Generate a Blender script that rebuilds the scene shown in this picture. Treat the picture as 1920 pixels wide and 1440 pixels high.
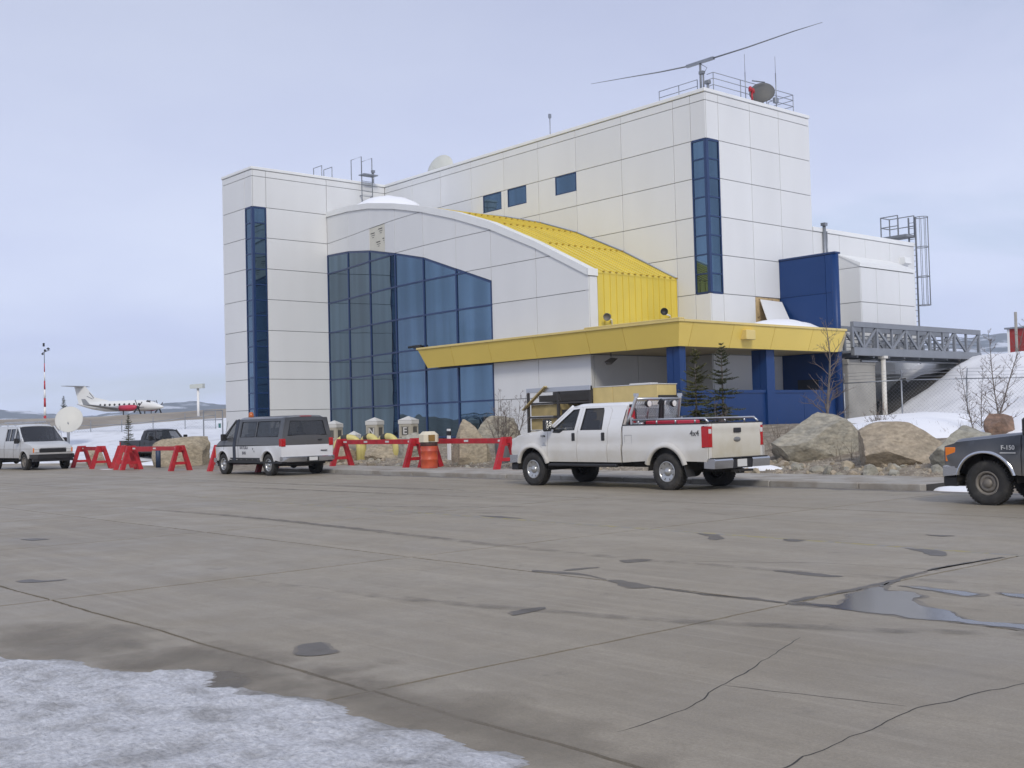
import bpy, bmesh, math, random
from math import sin, cos, pi, radians, sqrt, atan2, hypot
from mathutils import Vector, Matrix, noise
from mathutils.geometry import delaunay_2d_cdt

RND = random.Random(11)
for o in list(bpy.data.objects):
    bpy.data.objects.remove(o, do_unlink=True)
SC = bpy.context.scene
COL = SC.collection

# ---------------------------------------------------------------- camera
# world: x runs along the terminal's front (right = nearer), y runs into it, z up
YAW, PITCH, ROLL, EYE = radians(41.1), radians(1.98), radians(-1.475), 1.65
hr = Vector((sin(YAW), cos(YAW), 0)); hf = Vector((-cos(YAW), sin(YAW), 0)); hu = Vector((0, 0, 1))
fw = hf * cos(PITCH) + hu * sin(PITCH)
up = hu * cos(PITCH) - hf * sin(PITCH)
cr = hr * cos(ROLL) + up * sin(ROLL)
cu = -hr * sin(ROLL) + up * cos(ROLL)
cam = bpy.data.objects.new('camera', bpy.data.cameras.new('camera'))
COL.objects.link(cam)
m = Matrix((cr, cu, -fw)).transposed().to_4x4()
m.translation = (0, 0, EYE)
cam.matrix_world = m
cam.data.sensor_width = 36.0
cam.data.lens = 36.0 * 2136 / 1920
cam.data.clip_start = 0.1
cam.data.clip_end = 20000
SC.camera = cam

# ---------------------------------------------------------------- sky, sun, exposure
SUN_AZ, SUN_EL = radians(-33), radians(36)
sun_dir = Vector((cos(SUN_AZ) * cos(SUN_EL), sin(SUN_AZ) * cos(SUN_EL), sin(SUN_EL)))
W = bpy.data.worlds.new('World'); SC.world = W; W.use_nodes = True
nt = W.node_tree; nt.nodes.clear()
def wn(t, **k):
    n = nt.nodes.new(t)
    for a, b in k.items(): setattr(n, a, b)
    return n
sky = wn('ShaderNodeTexSky', sky_type='NISHITA', sun_disc=False)
sky.sun_elevation = SUN_EL; sky.sun_rotation = radians(90) - SUN_AZ
sky.air_density = 1.0; sky.dust_density = 1.5; sky.ozone_density = 1.5
bg1 = wn('ShaderNodeBackground'); bg1.inputs['Strength'].default_value = 0.09
nt.links.new(sky.outputs[0], bg1.inputs[0])
bg2 = wn('ShaderNodeBackground'); bg2.inputs['Strength'].default_value = 0.755
tc = wn('ShaderNodeTexCoord'); sep = wn('ShaderNodeSeparateXYZ')
nt.links.new(tc.outputs['Generated'], sep.inputs[0])
zc = wn('ShaderNodeMath', operation='MAXIMUM'); zc.inputs[1].default_value = 0.0
nt.links.new(sep.outputs[2], zc.inputs[0])
za = wn('ShaderNodeMath', operation='ADD'); za.inputs[1].default_value = 0.16
nt.links.new(zc.outputs[0], za.inputs[0])
comb = wn('ShaderNodeCombineXYZ')
for i in (0, 1):
    dv = wn('ShaderNodeMath', operation='DIVIDE')
    nt.links.new(sep.outputs[i], dv.inputs[0]); nt.links.new(za.outputs[0], dv.inputs[1])
    nt.links.new(dv.outputs[0], comb.inputs[i])
n1 = wn('ShaderNodeTexNoise'); n1.inputs['Scale'].default_value = 0.55; n1.inputs['Detail'].default_value = 7; n1.inputs['Roughness'].default_value = 0.55
n1.inputs['Distortion'].default_value = 0.4
nt.links.new(comb.outputs[0], n1.inputs['Vector'])
rmp = wn('ShaderNodeValToRGB')
rmp.color_ramp.elements[0].position = 0.33; rmp.color_ramp.elements[0].color = (0.55,) * 3 + (1,)
rmp.color_ramp.elements[1].position = 0.47; rmp.color_ramp.elements[1].color = (1, 1, 1, 1)
nt.links.new(n1.outputs[0], rmp.inputs[0])
n2 = wn('ShaderNodeTexNoise'); n2.inputs['Scale'].default_value = 0.8; n2.inputs['Detail'].default_value = 5
mp2 = wn('ShaderNodeMapping'); mp2.inputs['Location'].default_value = (3.1, 8.2, 0)
nt.links.new(comb.outputs[0], mp2.inputs[0]); nt.links.new(mp2.outputs[0], n2.inputs['Vector'])
cc = wn('ShaderNodeValToRGB')
cc.color_ramp.elements[0].position = 0.32; cc.color_ramp.elements[0].color = (0.55, 0.605, 0.82, 1)
cc.color_ramp.elements[1].position = 0.68; cc.color_ramp.elements[1].color = (0.665, 0.725, 0.90, 1)
nt.links.new(n2.outputs[0], cc.inputs[0]); nt.links.new(cc.outputs[0], bg2.inputs[0])
el = wn('ShaderNodeMapRange'); el.inputs[1].default_value = 0.0; el.inputs[2].default_value = 0.38; el.inputs[3].default_value = 1.38; el.inputs[4].default_value = 0.95   # overcast is a little brighter low down
nt.links.new(zc.outputs[0], el.inputs[0])
sm = wn('ShaderNodeMath', operation='MULTIPLY'); sm.inputs[1].default_value = 0.755; nt.links.new(el.outputs[0], sm.inputs[0]); nt.links.new(sm.outputs[0], bg2.inputs['Strength'])
mx = wn('ShaderNodeMixShader'); wo = wn('ShaderNodeOutputWorld')
nt.links.new(rmp.outputs[0], mx.inputs[0]); nt.links.new(bg1.outputs[0], mx.inputs[1]); nt.links.new(bg2.outputs[0], mx.inputs[2])
nt.links.new(mx.outputs[0], wo.inputs[0])
sl = bpy.data.lights.new('sun', 'SUN'); sl.energy = 1.5; sl.angle = radians(14); sl.color = (1.0, 0.94, 0.84)
so = bpy.data.objects.new('sun', sl); COL.objects.link(so)
so.rotation_euler = sun_dir.to_track_quat('Z', 'Y').to_euler(); so.location = (30, -20, 60)
vs = SC.view_settings; vs.view_transform = 'Standard'; vs.look = 'None'; vs.exposure = 0.35; vs.gamma = 1.0; vs.use_curve_mapping = False
SC.render.engine = 'CYCLES'
SC.cycles.max_bounces = 6; SC.cycles.volume_bounces = 2; SC.cycles.diffuse_bounces = 3; SC.cycles.glossy_bounces = 3; SC.cycles.transmission_bounces = 4; SC.cycles.transparent_max_bounces = 12

# ---------------------------------------------------------------- helpers
def smooth(t):
    t = max(0.0, min(1.0, t)); return t * t * (3 - 2 * t)
def lerp(a, b, t): return a + (b - a) * t
def interp(tab, x):
    if x <= tab[0][0]: return tab[0][1]
    for (a, b), (c, d) in zip(tab, tab[1:]):
        if x <= c: return b + (d - b) * (x - a) / (c - a)
    return tab[-1][1]
def fbm(x, y, z=0.0, o=4):
    s = 0; a = 1; f = 1
    for i in range(o):
        s += a * noise.noise((x * f, y * f, z * f + 7.3 * i)); a *= .5; f *= 2.03
    return s

MATS = {}
def mat(name, col, rough=0.6, metal=0.0, var=0.0, vs=2.0, bump=0.0, bs=30.0, rnd=0.0, coat=0.0, spec=0.5, col2=None, c2s=1.0, c2p=(0.45, 0.6), stretch=(1, 1, 1), local=False, dirt=None, dirtcol=(.3, .26, .2), emit=None):
    """procedural principled material: base colour, large-scale tone noise, second colour in patches, grain relief, per-object tone"""
    if name in MATS: return MATS[name]
    M = bpy.data.materials.new(name); M.use_nodes = True; MATS[name] = M
    t = M.node_tree; b = t.nodes['Principled BSDF']; L = t.links.new
    def N(tp, **k):
        n = t.nodes.new(tp)
        for a, c in k.items(): setattr(n, a, c)
        return n
    b.inputs['Roughness'].default_value = rough; b.inputs['Metallic'].default_value = metal
    b.inputs['Specular IOR Level'].default_value = spec
    if coat: b.inputs['Coat Weight'].default_value = coat; b.inputs['Coat Roughness'].default_value = 0.08
    b.inputs['Base Color'].default_value = (*col, 1)
    if local: tcx = N('ShaderNodeTexCoord'); vec = tcx.outputs['Object']
    else: g = N('ShaderNodeNewGeometry'); vec = g.outputs['Position']
    if stretch != (1, 1, 1):
        mp = N('ShaderNodeMapping'); mp.inputs['Scale'].default_value = stretch; L(vec, mp.inputs[0]); svec = mp.outputs[0]
    else: svec = vec
    cur = None
    def rgb(c):
        r = N('ShaderNodeRGB'); r.outputs[0].default_value = (*c, 1); return r.outputs[0]
    def mixc(f, a, c):
        mm = N('ShaderNodeMix', data_type='RGBA'); L(f, mm.inputs[0]); L(a, mm.inputs[6]); L(c, mm.inputs[7]); return mm.outputs[2]
    if col2 is not None:
        nz = N('ShaderNodeTexNoise'); nz.inputs['Scale'].default_value = c2s; nz.inputs['Detail'].default_value = 6; nz.inputs['Roughness'].default_value = .6
        L(svec, nz.inputs['Vector'])
        r = N('ShaderNodeMapRange'); r.inputs[1].default_value = c2p[0]; r.inputs[2].default_value = c2p[1]; L(nz.outputs[0], r.inputs[0])
        cur = mixc(r.outputs[0], rgb(col), rgb(col2))
    if dirt:   # dirt = (z low, z high): splashed up from the road, in the thing's own coordinates
        tco = N('ShaderNodeTexCoord'); sp = N('ShaderNodeSeparateXYZ'); L(tco.outputs['Object'], sp.inputs[0])
        nz = N('ShaderNodeTexNoise'); nz.inputs['Scale'].default_value = 3.0; nz.inputs['Detail'].default_value = 6; L(tco.outputs['Object'], nz.inputs['Vector'])
        r = N('ShaderNodeMapRange'); r.inputs[1].default_value = dirt[0]; r.inputs[2].default_value = dirt[1]; r.inputs[3].default_value = dirt[2]; r.inputs[4].default_value = 0; L(sp.outputs[2], r.inputs[0])
        mu = N('ShaderNodeMath', operation='MULTIPLY'); L(r.outputs[0], mu.inputs[0]); a2 = N('ShaderNodeMath', operation='ADD'); a2.inputs[1].default_value = .45; L(nz.outputs[0], a2.inputs[0]); L(a2.outputs[0], mu.inputs[1])
        mu.use_clamp = True
        cur = mixc(mu.outputs[0], cur or rgb(col), rgb(dirtcol))
        rr = N('ShaderNodeMapRange'); rr.inputs[3].default_value = rough; rr.inputs[4].default_value = .8; L(mu.outputs[0], rr.inputs[0]); L(rr.outputs[0], b.inputs['Roughness'])
    if var or rnd:
        hsv = N('ShaderNodeHueSaturation'); L(cur or rgb(col), hsv.inputs['Color'])
        val = None
        if var:
            nz = N('ShaderNodeTexNoise'); nz.inputs['Scale'].default_value = vs; nz.inputs['Detail'].default_value = 5; L(svec, nz.inputs['Vector'])
            r = N('ShaderNodeMapRange'); r.inputs[1].default_value = .25; r.inputs[2].default_value = .75; r.inputs[3].default_value = 1 - var; r.inputs[4].default_value = 1 + var; L(nz.outputs[0], r.inputs[0]); val = r.outputs[0]
        if rnd:
            oi = N('ShaderNodeObjectInfo'); r = N('ShaderNodeMapRange'); r.inputs[3].default_value = 1 - rnd; r.inputs[4].default_value = 1 + rnd; L(oi.outputs['Random'], r.inputs[0])
            if val is None: val = r.outputs[0]
            else:
                mu = N('ShaderNodeMath', operation='MULTIPLY'); L(val, mu.inputs[0]); L(r.outputs[0], mu.inputs[1]); val = mu.outputs[0]
        L(val, hsv.inputs['Value']); cur = hsv.outputs[0]
    if cur is not None: L(cur, b.inputs['Base Color'])
    if bump:
        nz = N('ShaderNodeTexNoise'); nz.inputs['Scale'].default_value = bs; nz.inputs['Detail'].default_value = 8; nz.inputs['Roughness'].default_value = .65; L(vec, nz.inputs['Vector'])
        bp = N('ShaderNodeBump'); bp.inputs['Strength'].default_value = min(1, bump); bp.inputs['Distance'].default_value = 0.02 * max(1, bump); L(nz.outputs[0], bp.inputs['Height']); L(bp.outputs[0], b.inputs['Normal'])
    if emit: b.inputs['Emission Color'].default_value = (*emit[:3], 1); b.inputs['Emission Strength'].default_value = emit[3]
    return M

class MB:
    """collects shapes into one mesh"""
    def __init__(s): s.v = []; s.f = []; s.s = []
    def add(s, vs, fs, sm=False):
        n = len(s.v); s.v += [tuple(v) for v in vs]; s.f += [tuple(i + n for i in f) for f in fs]; s.s += [sm] * len(fs); return s
    def box(s, x0, x1, y0, y1, z0, z1, b=0.0):
        if b <= 0:
            return s.add([(x0, y0, z0), (x1, y0, z0), (x1, y1, z0), (x0, y1, z0), (x0, y0, z1), (x1, y0, z1), (x1, y1, z1), (x0, y1, z1)],
                         [(0, 3, 2, 1), (4, 5, 6, 7), (0, 1, 5, 4), (1, 2, 6, 5), (2, 3, 7, 6), (3, 0, 4, 7)])
        bm = bmesh.new()
        for X, sx in ((x0, 1), (x1, -1)):
            for Y, sy in ((y0, 1), (y1, -1)):
                for Z, sz in ((z0, 1), (z1, -1)):
                    bm.verts.new((X + sx * b, Y + sy * b, Z)); bm.verts.new((X + sx * b, Y, Z + sz * b)); bm.verts.new((X, Y + sy * b, Z + sz * b))
        bmesh.ops.convex_hull(bm, input=bm.verts)
        bmesh.ops.dissolve_limit(bm, angle_limit=.01, verts=bm.verts, edges=bm.edges)
        bm.verts.index_update()
        s.add([v.co[:] for v in bm.verts], [[v.index for v in f.verts] for f in bm.faces]); bm.free(); return s
    def hull(s, pts, sm=False):
        bm = bmesh.new()
        for p in pts: bm.verts.new(p)
        bmesh.ops.convex_hull(bm, input=bm.verts)
        for v in [v for v in bm.verts if not v.link_faces]: bm.verts.remove(v)
        bm.verts.index_update()
        s.add([v.co[:] for v in bm.verts], [[v.index for v in f.verts] for f in bm.faces], sm); bm.free(); return s
    def bar(s, p, q, w, h=None, upv=(0, 0, 1)):
        p = Vector(p); q = Vector(q); h = h or w; d = (q - p).normalized(); u = Vector(upv)
        if abs(d.dot(u)) > .98: u = Vector((1, 0, 0))
        a = d.cross(u).normalized(); c = a.cross(d).normalized(); a *= w / 2; c *= h / 2
        vs = [p - a - c, p + a - c, p + a + c, p - a + c, q - a - c, q + a - c, q + a + c, q - a + c]
        return s.add(vs, [(0, 3, 2, 1), (4, 5, 6, 7), (0, 1, 5, 4), (1, 2, 6, 5), (2, 3, 7, 6), (3, 0, 4, 7)])
    def tube(s, pts, r, n=8, cap=True, sm=True, closed=False):
        pts = [Vector(p) for p in pts]; k = len(pts); rs = r if isinstance(r, (list, tuple)) else [r] * k
        vs = []; ref = None
        for i, p in enumerate(pts):
            if closed: d = pts[(i + 1) % k] - pts[i - 1]
            else: d = pts[min(i + 1, k - 1)] - pts[max(i - 1, 0)]
            d.normalize()
            if ref is None: ref = Vector((0, 0, 1)) if abs(d.z) < .9 else Vector((1, 0, 0))
            a = d.cross(ref)
            if a.length < 1e-5: a = d.cross(Vector((.3, 1, .2)))
            a.normalize(); c = a.cross(d); ref = c
            for j in range(n):
                t = 2 * pi * j / n; vs.append(p + (a * cos(t) + c * sin(t)) * rs[i])
        fs = []
        for i in range(k if closed else k - 1):
            i2 = (i + 1) % k
            for j in range(n):
                fs.append((i * n + j, i * n + (j + 1) % n, i2 * n + (j + 1) % n, i2 * n + j))
        s.add(vs, fs, sm)
        if cap and not closed:
            n0 = len(s.v) - len(vs); s.f.append(tuple(n0 + j for j in range(n))[::-1]); s.f.append(tuple(n0 + (k - 1) * n + j for j in range(n))); s.s += [False, False]
        return s
    def cyl(s, p, q, r, n=16, r2=None): return s.tube([p, q], [r, r if r2 is None else r2], n)
    def lathe(s, prof, o=(0, 0, 0), ax=(0, 0, 1), n=24, sm=True):
        ax = Vector(ax).normalized(); a = ax.orthogonal().normalized(); c = ax.cross(a); o = Vector(o); vs = []; fs = []
        for r, h in prof:
            for j in range(n):
                t = 2 * pi * j / n; vs.append(o + ax * h + (a * cos(t) + c * sin(t)) * r)
        for i in range(len(prof) - 1):
            for j in range(n):
                fs.append((i * n + j, i * n + (j + 1) % n, (i + 1) * n + (j + 1) % n, (i + 1) * n + j))
        return s.add(vs, fs, sm)
    def prism(s, poly, f0, f1):
        """extrude a 2D polygon: f0, f1 map (u, v) to 3D points of the two ends"""
        n = len(poly); vs = [f0(*p) for p in poly] + [f1(*p) for p in poly]
        fs = [tuple(range(n)), tuple(range(2 * n - 1, n - 1, -1))] + [(i, i + n, (i + 1) % n + n, (i + 1) % n) for i in range(n)]
        return s.add(vs, fs)
    def ball(s, c, r, n=12, m=8, sc=(1, 1, 1)):
        prof = [(max(1e-4, sin(pi * i / m)) * r, -cos(pi * i / m) * r) for i in range(m + 1)]
        k = len(s.v); s.lathe(prof, (0, 0, 0), (0, 0, 1), n)
        for i in range(k, len(s.v)):
            v = s.v[i]; s.v[i] = (v[0] * sc[0] + c[0], v[1] * sc[1] + c[1], v[2] * sc[2] + c[2])
        return s
    def mesh(s, name):
        me = bpy.data.meshes.new(name); me.from_pydata(s.v, [], s.f); me.polygons.foreach_set('use_smooth', s.s); me.update(); return me
    def build(s, name, m, parent=None, loc=None, rot=None):
        me = s.mesh(name); me.materials.append(m); o = bpy.data.objects.new(name, me); COL.objects.link(o)
        if parent: o.parent = parent
        if loc is not None: o.location = loc
        if rot is not None: o.rotation_euler = rot
        return o

def tag(o, label=None, cat=None, group=None, kind=None):
    if label: o['label'] = label
    if cat: o['category'] = cat
    if group: o['group'] = group
    if kind: o['kind'] = kind
    return o
def empty(name, loc=(0, 0, 0), rz=0.0, sc=1.0):
    o = bpy.data.objects.new(name, None); COL.objects.link(o); o.location = loc; o.rotation_euler = (0, 0, rz); o.scale = (sc,) * 3; o.empty_display_size = .3; return o
def link_mesh(name, me, parent=None, loc=(0, 0, 0), rz=0.0, sc=(1, 1, 1)):
    o = bpy.data.objects.new(name, me); COL.objects.link(o); o.parent = parent; o.location = loc; o.rotation_euler = (0, 0, rz); o.scale = sc; return o
def copy_tree(o, parent=None):
    c = o.copy(); COL.objects.link(c); c.parent = parent
    for ch in list(o.children): copy_tree(ch, c)
    return c
def text_mesh(txt, size, depth=.004, font_bold=False, align='CENTER'):
    cu = bpy.data.curves.new('txt', 'FONT'); cu.body = txt; cu.size = size; cu.extrude = depth; cu.align_x = align; cu.align_y = 'CENTER'
    if font_bold: cu.offset = size * .015
    o = bpy.data.objects.new('txt', cu); COL.objects.link(o)
    dg = bpy.context.evaluated_depsgraph_get(); me = bpy.data.meshes.new_from_object(o.evaluated_get(dg)); bpy.data.objects.remove(o); bpy.data.curves.remove(cu)
    return me
def lettering(txt, size, m, parent, loc, rot, name='lettering', depth=.004, bold=False):
    me = text_mesh(txt, size, depth, bold); me.materials.clear(); me.materials.append(m)
    o = bpy.data.objects.new(name, me); COL.objects.link(o); o.parent = parent; o.location = loc; o.rotation_euler = rot; return o

def patch(mb, outline, holes, F, inward, step=.08, rim=True, sm=True):
    """fill a 2D outline with holes, map it by F(u,v) to a curved surface and fold its edges inward"""
    pts = []; edges = []
    def loop(l):
        n0 = len(pts); k = 0; out = []
        for i, a in enumerate(l):
            b = l[(i + 1) % len(l)]; d = hypot(b[0] - a[0], b[1] - a[1]); q = max(1, int(d / (step * 1.3)))
            for j in range(q): out.append((lerp(a[0], b[0], j / q), lerp(a[1], b[1], j / q)))
        for i, p in enumerate(out): pts.append(Vector(p)); edges.append((n0 + i, n0 + (i + 1) % len(out)))
        return out
    ol = loop(outline); hl = [loop(h) for h in holes]
    def inside(p, l):
        x, y = p; c = False; j = len(l) - 1
        for i in range(len(l)):
            if (l[i][1] > y) != (l[j][1] > y) and x < (l[j][0] - l[i][0]) * (y - l[i][1]) / (l[j][1] - l[i][1]) + l[i][0]: c = not c
            j = i
        return c
    allb = [tuple(p) for p in pts]
    x0 = min(p[0] for p in ol); x1 = max(p[0] for p in ol); y0 = min(p[1] for p in ol); y1 = max(p[1] for p in ol)
    nx = int((x1 - x0) / step) + 1; ny = int((y1 - y0) / step) + 1
    for i in range(nx + 1):
        for j in range(ny + 1):
            p = (x0 + i * step + (j % 2) * step * .3, y0 + j * step)
            if inside(p, ol) and not any(inside(p, h) for h in hl) and min((p[0] - b[0]) ** 2 + (p[1] - b[1]) ** 2 for b in allb) > (step * .45) ** 2: pts.append(Vector(p))
    r = delaunay_2d_cdt(pts, edges, [], 0, 1e-6)
    vo, fo = r[0], r[2]; keep = []
    for f in fo:
        c = (sum(vo[i][0] for i in f) / 3, sum(vo[i][1] for i in f) / 3)
        if inside(c, ol) and not any(inside(c, h) for h in hl): keep.append(tuple(f))
    P3 = [F(v[0], v[1]) for v in vo]
    mb.add(P3, keep, sm)
    if rim:
        cnt = {}
        for f in keep:
            for i in range(3):
                e = (f[i], f[(i + 1) % 3]); k = (min(e), max(e)); cnt.setdefault(k, []).append(e)
        iv = Vector(inward); vs = []; fs = []
        for k, es in cnt.items():
            if len(es) == 1:
                a, b = es[0]; n = len(vs); A = Vector(P3[a]); B = Vector(P3[b]); vs += [A, B, B + iv, A + iv]; fs.append((n, n + 3, n + 2, n + 1))
        mb.add(vs, fs, False)
    return mb
# ---------------------------------------------------------------- materials
M_white = mat('white_cladding', (.735, .744, .745), .45, var=.03, vs=.9, stretch=(1, 1, .18), rnd=.022, bump=.05, bs=1.2)
M_back = mat('dark_joint_backing', (.22, .23, .24), .7)  # dark grey backing that shows in the open panel joints
M_cop = mat('white_flashing', (.80, .81, .80), .35, var=.03, vs=1.5)
M_blue = mat('blue_cladding', (.009, .043, .160), .42, spec=.35, var=.05, vs=.6, rnd=.05)
M_mull = mat('blue_mullion', (.016, .042, .13), .35, var=.05)
M_yroof = mat('yellow_standing_seam', (.70, .55, .085), .42, var=.05, vs=.9, rnd=.04, bump=.04, bs=3)
M_ycan = mat('ochre_fascia', (.80, .60, .135), .48, var=.04, vs=.5, rnd=.035)
M_soff = mat('soffit_tan', (.50, .42, .25), .6, var=.05)
M_grey = mat('grey_steel_paint', (.20, .215, .24), .5, var=.08, vs=2)
M_galv = mat('galvanised_steel', (.30, .32, .35), .45, metal=.6, var=.1, vs=8)
M_dark = mat('dark_rubber', (.025, .025, .027), .8, var=.15, vs=10)
M_black = mat('black_trim', (.018, .018, .02), .5)
M_conc2 = mat('abutment_concrete', (.30, .29, .265), .85, var=.16, vs=1.2, bump=.2, bs=20)
M_snow = mat('old_snow', (.74, .76, .80), .65, var=.06, vs=1.5, bump=.5, bs=6, col2=(.55, .56, .58), c2s=.9, c2p=(.5, .75))
M_snowr = mat('roof_snow', (.86, .87, .90), .6, bump=.2, bs=5)
M_soil = mat('gravel_soil', (.20, .165, .125), .95, var=.25, vs=2.2, bump=1.0, bs=14, col2=(.33, .29, .23), c2s=3.5, c2p=(.45, .62))
M_bank = mat('brown_gravel_bank', (.27, .235, .19), .95, var=.15, vs=.15, bump=.6, bs=3, col2=(.36, .32, .26), c2s=.25, c2p=(.4, .65))
M_darksoil = mat('dark_wet_soil', (.055, .05, .042), .9, var=.4, vs=1.5, bump=1.0, bs=5)
M_red = mat('barricade_red', (.44, .018, .028), .5, var=.2, vs=5, rnd=.1, col2=(.34, .05, .045), c2s=6, c2p=(.55, .68))
M_wood = mat('weathered_plywood', (.42, .33, .15), .75, var=.2, vs=3, bump=.15, bs=25)
M_ywood = mat('yellow_insulated_panel', (.66, .52, .22), .6, var=.08, vs=2.5)
M_steel = mat('aluminium', (.55, .56, .57), .32, metal=.8, var=.05)
M_chrome = mat('chrome', (.55, .56, .58), .16, metal=1.0)
M_white2 = mat('white_paint', (.80, .80, .79), .45, var=.03)

def glass_mat(name, tint, rough=.015, wav=.02):
    M = bpy.data.materials.new(name); M.use_nodes = True; t = M.node_tree; b = t.nodes['Principled BSDF']
    b.inputs['Base Color'].default_value = (*tint, 1); b.inputs['Metallic'].default_value = .92; b.inputs['Roughness'].default_value = rough
    oi = t.nodes.new('ShaderNodeObjectInfo'); mr = t.nodes.new('ShaderNodeMapRange'); mr.inputs[3].default_value = .86; mr.inputs[4].default_value = 1.12
    hs = t.nodes.new('ShaderNodeHueSaturation'); hs.inputs['Color'].default_value = (*tint, 1)
    gg = t.nodes.new('ShaderNodeNewGeometry'); mpp = t.nodes.new('ShaderNodeMapping'); mpp.inputs['Scale'].default_value = (1.6, 1.6, .12); nb = t.nodes.new('ShaderNodeTexNoise'); nb.inputs['Scale'].default_value = 1.0; nb.inputs['Detail'].default_value = 2
    mb_ = t.nodes.new('ShaderNodeMapRange'); mb_.inputs[1].default_value = .35; mb_.inputs[2].default_value = .65; mb_.inputs[3].default_value = .86; mb_.inputs[4].default_value = 1.14; mm_ = t.nodes.new('ShaderNodeMath'); mm_.operation = 'MULTIPLY'
    t.links.new(gg.outputs['Position'], mpp.inputs[0]); t.links.new(mpp.outputs[0], nb.inputs['Vector']); t.links.new(nb.outputs[0], mb_.inputs[0]); t.links.new(mb_.outputs[0], mm_.inputs[1])
    t.links.new(oi.outputs['Random'], mr.inputs[0]); t.links.new(mr.outputs[0], mm_.inputs[0]); t.links.new(mm_.outputs[0], hs.inputs['Value']); t.links.new(hs.outputs[0], b.inputs['Base Color'])
    g = t.nodes.new('ShaderNodeNewGeometry'); nz = t.nodes.new('ShaderNodeTexNoise'); nz.inputs['Scale'].default_value = .8; nz.inputs['Detail'].default_value = 1
    bp = t.nodes.new('ShaderNodeBump'); bp.inputs['Strength'].default_value = wav; bp.inputs['Distance'].default_value = .3
    t.links.new(g.outputs['Position'], nz.inputs['Vector']); t.links.new(nz.outputs[0], bp.inputs['Height']); t.links.new(bp.outputs[0], b.inputs['Normal'])
    return M
M_glass = glass_mat('tinted_reflective_glazing', (.110, .176, .243))
M_cglass = None

def concrete_mat():
    M = bpy.data.materials.new('worn_concrete'); M.use_nodes = True; t = M.node_tree; b = t.nodes['Principled BSDF']; L = t.links.new
    def mk(tp, **k):
        n = t.nodes.new(tp)
        for a, c in k.items(): setattr(n, a, c)
        return n
    g = mk('ShaderNodeNewGeometry'); P = g.outputs['Position']
    def nz(scale, det=6, rough=.6, st=None, off=(0, 0, 0), dist=0):
        mp = mk('ShaderNodeMapping'); mp.inputs['Scale'].default_value = st or (1, 1, 1); mp.inputs['Location'].default_value = off; L(P, mp.inputs[0])
        n = mk('ShaderNodeTexNoise'); n.inputs['Scale'].default_value = scale; n.inputs['Detail'].default_value = det; n.inputs['Roughness'].default_value = rough; n.inputs['Distortion'].default_value = dist
        L(mp.outputs[0], n.inputs['Vector']); return n.outputs[0]
    def rng(v, a, c, d, e):
        r = mk('ShaderNodeMapRange'); r.inputs[1].default_value = a; r.inputs[2].default_value = c; r.inputs[3].default_value = d; r.inputs[4].default_value = e; L(v, r.inputs[0]); return r.outputs[0]
    def mixc(f, a, c):
        mm = mk('ShaderNodeMix', data_type='RGBA'); L(f, mm.inputs[0])
        for i, q in ((6, a), (7, c)):
            if isinstance(q, tuple): mm.inputs[i].default_value = (*q, 1)
            else: L(q, mm.inputs[i])
        return mm.outputs[2]
    Q = lambda c: (c[0] * 1.10, c[1] * 1.03, c[2] * .895)
    _mx = mixc
    def mixc(f, a, c): return _mx(f, Q(a) if isinstance(a, tuple) else a, Q(c) if isinstance(c, tuple) else c)
    c = mixc(rng(nz(.22, 5), .3, .7, 0, 1), (.255, .235, .203), (.340, .318, .280))
    c = mixc(rng(nz(1.4, 7, .65, off=(5, 2, 0)), .36, .68, 0, .65), c, (.212, .194, .166))
    # traffic wear: long streaks along the driving direction
    c = mixc(rng(nz(1.0, 5, .55, st=(.12, 1.6, 1)), .48, .72, 0, .55), c, (.37, .347, .308))
    c = mixc(rng(nz(.8, 5, .6, st=(.15, 1.2, 1), off=(40, 11, 0), dist=.5), .57, .75, 0, .5), c, (.185, .169, .146))
    # rust-coloured stains and dark oil spots with their own shapes
    c = mixc(rng(nz(.45, 3, .5, off=(71, 9, 0)), .70, .80, 0, .45), c, (.20, .145, .095))
    c = mixc(rng(nz(2.2, 4, .6, off=(13, 77, 0)), .645, .72, 0, .6), c, (.12, .113, .102))
    c = mixc(rng(nz(7, 6, .7, off=(2, 8, 1)), .40, .66, 0, .42), c, (.205, .188, .160))
    c = mixc(rng(nz(3.0, 6, .65, st=(.07, 2.4, 1), off=(1, 4, 0)), .52, .66, 0, .28), c, (.395, .372, .335))
    c = mixc(rng(nz(2.6, 6, .65, st=(.09, 2.0, 1), off=(31, 14, 0)), .54, .70, 0, .30), c, (.17, .156, .134))
    # fine aggregate speckle
    c = mixc(rng(nz(48, 4, .75), .38, .66, 0, .5), c, (.16, .15, .135))
    c = mixc(rng(nz(110, 2, .7, off=(3, 3, 0)), .58, .75, 0, .35), c, (.50, .48, .45))
    oi = mk('ShaderNodeObjectInfo'); hs = mk('ShaderNodeHueSaturation'); L(c, hs.inputs['Color']); L(rng(oi.outputs['Random'], 0, 1, .95, 1.06), hs.inputs['Value'])
    L(hs.outputs[0], b.inputs['Base Color'])
    L(rng(nz(.9, 5, .6, off=(9, 1, 4)), .35, .7, .5, .72), b.inputs['Roughness'])
    bp = mk('ShaderNodeBump'); bp.inputs['Strength'].default_value = .35; bp.inputs['Distance'].default_value = .01
    ad = mk('ShaderNodeMath', operation='ADD'); L(nz(45, 6, .7), ad.inputs[0]); L(nz(2.5, 4), ad.inputs[1]); L(ad.outputs[0], bp.inputs['Height']); L(bp.outputs[0], b.inputs['Normal'])
    return M
M_conc = concrete_mat()
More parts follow.
